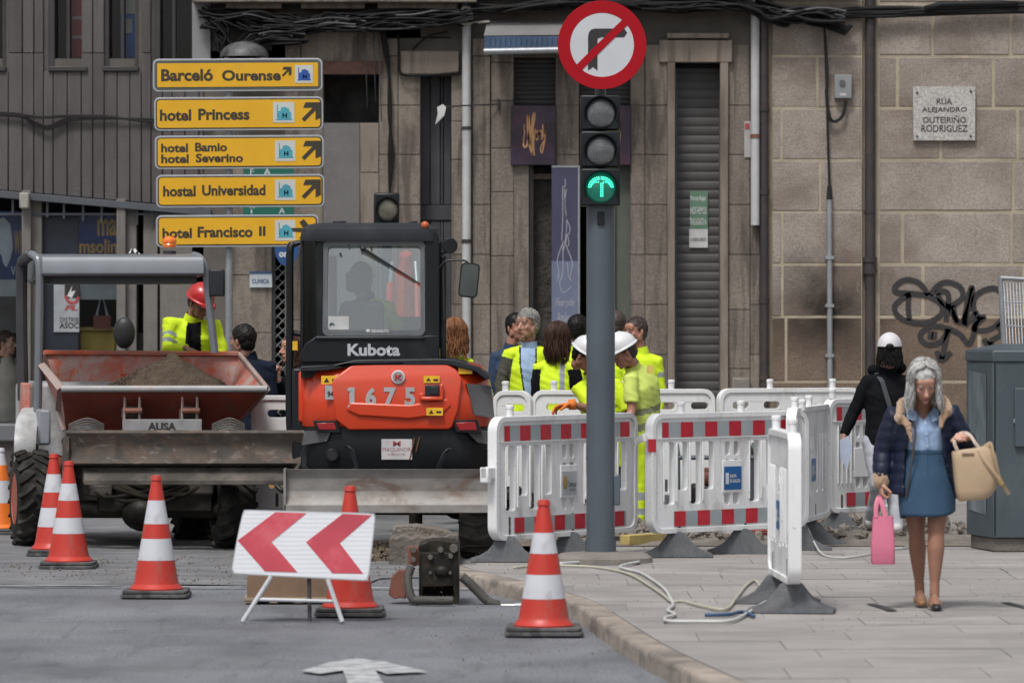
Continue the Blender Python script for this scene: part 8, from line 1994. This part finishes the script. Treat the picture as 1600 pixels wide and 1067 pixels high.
mb = MB(); mb.tube([Vector((wa.x - .0, -.105, wa.z - .02)), Vector((wa.x, -.132, wa.z - .12)), Vector((wa.x + .003, -.145, wa.z - .2))], .004, 5); mb.tube([Vector((wa.x - .07, -.10, wa.z - .04)), Vector((wa.x - .105, -.1, wa.z - .1))], .003, 5); mb.tube([Vector((wa.x + .07, -.10, wa.z - .04)), Vector((wa.x + .105, -.1, wa.z - .1))], .003, 5); O('seam', mb, M('denim_dark'), sk_, world=False)
# shirt
c_ = MB(); c_.tube([wa + Vector((0, 0, -.01)), wa.lerp(ch, .5), ch, nk.lerp(ch, .35), nk], [(.128, .098), (.134, .108), (.142, .118), (.12, .085), (.058, .056)], 18, side=(1, 0, 0))
me = remesh(c_, .009, 2, mats=[lbl], zone=lambda c: -1 if (c.y < -.03 and c.z > nk.z - .045 and abs(c.x - nk.x) < .045 * (c.z - (nk.z - .045)) / .05) else 0, disp=lambda c: .004 * noise.noise(Vector((c.x * 20, c.y * 10, c.z * 9))) + .003 * noise.noise(c * 30)); O('shirt', me, None, W, world=False)
for sx in (-1, 1):
    mb = MB(); o_ = nk + Vector((sx * .012, 0, 0)); pts = [o_ + Vector((sx * .05, -.02, .03)), o_ + Vector((sx * .028, -.085, .0)), o_ + Vector((sx * .035, -.125, -.055)), o_ + Vector((sx * .085, -.095, -.035)), o_ + Vector((sx * .085, -.01, .01))]
    mb.add(pts + [p + Vector((0, -.006, .002)) for p in pts], [(0, 1, 2, 3, 4), (9, 8, 7, 6, 5)] + [(i, (i + 1) % 5, 5 + (i + 1) % 5, 5 + i) for i in range(5)]); O('shirt_collar', mb, lbl, W, world=False, bevel=.003)
mb = MB(); mb.tube([nk + Vector((.003, -.105, -.055)), ch + Vector((.003, -.127, 0)), wa + Vector((.002, -.108, .02))], (.010, .003), 5, side=(1, 0, 0))
O('placket', mb, M('light_blue_shade', (.26, .37, .57), rough=.7), W, world=False)
for u in (.15, .45, .75):
    mb = MB(); p = nk.lerp(wa, u + .1); mb.ell(Vector((p.x + .003, -.128 + .01 * abs(u - .4), p.z)), (.005, .003, .005), n=8, m=6); O('button', mb, wht, W, world=False)
# jacket
quilt = M('navy_quilted_nylon', (.008, .012, .032), rough=.5, var=.15, vs=5, bump=.003, bs=25, spec=.3)
c_ = MB(); hem = wp_(1440, 778, .0)
c_.tube([hem, pv_ + Vector((-.01, 0, -.0)), wa, ch, nk.lerp(ch, .4), nk + Vector((0, .015, -.01))], [(.205, .150), (.20, .150), (.182, .140), (.185, .142), (.16, .10), (.075, .07)], 22, side=(1, 0, 0))
for S_, E_, W_ in ((sL, eL, wL_), (sR, eR, wR_)):
    c_.tube([nk.lerp(S_, .35) - Vector((0, 0, .03)), S_, S_.lerp(E_, .5), E_, E_.lerp(W_, .5), W_.lerp(E_, .10)], [.055, .064, .062, .057, .054, .046], 14)
def jz(c):
    if c.y < -.0 and abs(c.x) < .5 and c.z < nk.z + .1:
        u = max(0, min(1, (nk.z - c.z) / (nk.z - hem.z))); lo = -.080 - .045 * min(1, u * 2.2) - .01 * u; hi = .080 + .022 * min(1, u * 2.5) + .10 * max(0, u - .5) * 1.4
        if lo < c.x < hi and c.y < -.012 and not ((c - wR_).length < .13 or (c - eR.lerp(wR_, .5)).length < .07): return -1
    if c.z < hem.z - .0 and (c.x > -.22 and (c - wL_).length > .1): return -1
    return 0
me = remesh(c_, .010, 2, mats=[quilt], zone=jz, disp=lambda c: .005 * abs(sin(c.z * 52)) ** .5 + .005 * noise.noise(Vector((c.x * 12, c.y * 12, c.z * 5)))); jk = O('jacket', me, None, W, world=False)
sm = jk.modifiers.new('thick', 'SOLIDIFY'); sm.thickness = .014; sm.offset = -1
sher = M('tan_sherpa', (.38, .25, .16), rough=.95, var=.15, vs=20, bump=.006, bs=70, sheen=.5)
def fleece(name, pts, rad, par=jk, side=(1, 0, 0)):
    b = MB(); b.tube(pts, rad, 12, rnd=True, side=side); me = remesh(b, .008, 1, mats=[sher], zone=lambda c: 0, disp=lambda c: .006 * noise.noise(c * 55) + .004 * noise.noise(c * 110)); O(name, me, None, par, world=False)
fleece('sherpa_collar', [nk + Vector((-.02, .075, .045)), nk + Vector((-.085, .04, .045)), nk + Vector((-.125, -.035, .03)), wp_(1403, 652, -.115)], [(.045, .028), (.05, .028), (.055, .026), (.042, .022)], side=(0, 0, 1))
fleece('sherpa_collar', [wp_(1403, 652, -.115), wp_(1416, 662, -.135), wp_(1421, 690, -.14)], [(.035, .018), (.022, .014), (.010, .009)])
fleece('sherpa_collar', [nk + Vector((.02, .075, .045)), nk + Vector((.085, .04, .05)), nk + Vector((.125, -.035, .045)), wp_(1479, 640, -.115)], [(.045, .028), (.05, .028), (.055, .026), (.04, .022)], side=(0, 0, 1))
fleece('sherpa_collar', [wp_(1476, 642, -.118), wp_(1468, 656, -.135), wp_(1466, 668, -.14)], [(.03, .018), (.018, .012), (.010, .009)])
fleece('sherpa_cuff', [wL_.lerp(eL, .22), wL_.lerp(eL, .02)], [(.05, .05), (.05, .05)])
mb = MB(); mb.tube([wp_(1425, 655, -.142), wp_(1427, 680, -.145), wp_(1421, 720, -.15), wp_(1413, 776, -.12)], .006, 6); O('zip_edge', mb, M('zip_bronze', (.10, .08, .07), rough=.5, metal=.5), jk, world=False)
# watch
mb = MB(); mb.tube([wL_ + Vector((.03 * cos(2 * pi * k / 16), .024 * sin(2 * pi * k / 16), -.012)) for k in range(16)], (.008, .004), 6, closed=True, side=(0, 0, 1)); O('watch', mb, blackc, W, world=False)
# hair
hb = MB(); hair_cap(hb, hd, Rw, .93, seed=31, thick=.012, low=-.09, rough=.006, hairline=.070); strands(hb, hd, Rw, .93, 3200, .215, 33, w=.0026, wave=.012, vol=.026, mats=3, curl=-.05)
O('hair', hb, [HG, HG2, HG3], W, world=False, sharp=None)
# handbag
bagm = M('beige_leather', (.42, .31, .20), rough=.5, var=.08, vs=6, bump=.001, bs=60, dirt=.15, dcol=(.33, .24, .15))
hbq = T('beige_handbag', 'beige leather bucket handbag hanging from the raised hand of the grey haired woman', 'handbag', P(1528, 778, WD - .22)); bd2 = WD - .22
mb = MB(); rg_ = []
for py, a, b, dep in ((781, 1500, 1540, .05), (778, 1496, 1546, .062), (765, 1493, 1556, .07), (740, 1490, 1561, .072), (715, 1488, 1556, .066), (703, 1487, 1550, .058), (700, 1488, 1549, .052)):
    cx_ = (X(a, bd2) + X(b, bd2)) / 2; w_ = (X(b, bd2) - X(a, bd2)) / 2; ring_ = []
    for k in range(28):
        t_ = 2 * pi * k / 28; cc, ss = cos(t_), sin(t_); e_ = .55; ring_.append(Vector((cx_ + w_ * abs(cc) ** e_ * (1 if cc > 0 else -1), bd2 + dep * abs(ss) ** e_ * (1 if ss > 0 else -1), Z(py - (cc * .0), bd2) + .02 * cc * (1 if py < 760 else .4))))
    rg_.append(ring_)
mb.rings(rg_); O('bag_body', mb, bagm, hbq, sharp=60)
bxo('logo_stamp', 1503, 1522, 708, 711, M('stamp_brown', (.16, .10, .06)), hbq, bd2 - .069, bd2 - .066)
for dy in (-.045, .04):
    mb = MB(); mb.tube(smoothline([P(1496, 704, bd2 + dy), P(1491, 690, bd2 + dy), P(1496, 680, bd2 + dy * .5), P(1506, 675, bd2), P(1516, 680, bd2 + dy * .5), P(1524, 692, bd2 + dy), P(1532, 702, bd2 + dy)], 5), (.010, .004), 6); O('handle', mb, M('handle_pale', (.48, .40, .33), rough=.5), hbq)
mb = MB(); mb.tube(smoothline([P(1538, 700, bd2 - .03), P(1548, 694, bd2 - .06), P(1552, 712, bd2 - .085), P(1562, 745, bd2 - .08), P(1577, 770, bd2 - .06)], 5), (.016, .004), 6); mb.tube(smoothline([P(1528, 704, bd2 - .06), P(1545, 728, bd2 - .085), P(1564, 752, bd2 - .08), P(1576, 772, bd2 - .06)], 5), (.012, .004), 6); O('strap', mb, bagm, hbq)
mb = MB(); mb.cyl(P(1561, 750, bd2 - .09), P(1566, 757, bd2 - .09), .016, n=12); O('strap_ring', mb, M('gold_metal', (.6, .45, .2), rough=.25, metal=.9), hbq)
# pink bag
pk = M('pink_bag', (.62, .17, .27), rough=.55, var=.06, vs=5, bump=.001, bs=50)
pd2 = WD - .05; pb = T('pink_carrier_bag', 'small pink carrier bag held low by the grey haired woman', 'bag', P(1378, 881, pd2))
mb = MB(); rg_ = []
for py, a, b, dep in ((881, 1363, 1397, .035), (878, 1361, 1398, .04), (850, 1361, 1398, .04), (820, 1363, 1396, .034), (806, 1364, 1395, .028)):
    cx_ = (X(a, pd2) + X(b, pd2)) / 2; w_ = (X(b, pd2) - X(a, pd2)) / 2; ring_ = []
    for k in range(24):
        t_ = 2 * pi * k / 24; cc, ss = cos(t_), sin(t_); e_ = .3; ring_.append(Vector((cx_ + w_ * abs(cc) ** e_ * (1 if cc > 0 else -1) + .003 * noise.noise(Vector((k * .5, py * .1, 0))), pd2 + dep * abs(ss) ** e_ * (1 if ss > 0 else -1) + .006 * noise.noise(Vector((k * .5, py * .06, 4))), Z(py, pd2))))
    rg_.append(ring_)
mb.rings(rg_); O('bag_body', mb, pk, pb, sharp=60)
for dy in (-.03, .03):
    mb = MB(); mb.tube(smoothline([P(1369, 808, pd2 + dy), P(1369, 790, pd2 + dy * .6), P(1374, 776, pd2), P(1379, 790, pd2 + dy * .6), P(1384, 808, pd2 + dy)], 5), (.013, .003), 6); O('handle', mb, pk, pb)

person('person in a beige coat dimly seen behind the far left shop window', 10, D0 + .6,  # figure added behind the glass to imitate someone reflected in it
    dict(head=(10, 536, 0), neck=(12, 565, .02), sL=(-10, 580, 0), sR=(32, 578, .02), pelvis=(12, 655, .02)),
    s=.95, yaw=radians(70), skin=SK1, top=1, topmats=[M('beige_coat', (.30, .28, .24), rough=.8)], hair=short(41), hairmat=HB, topname='coat')
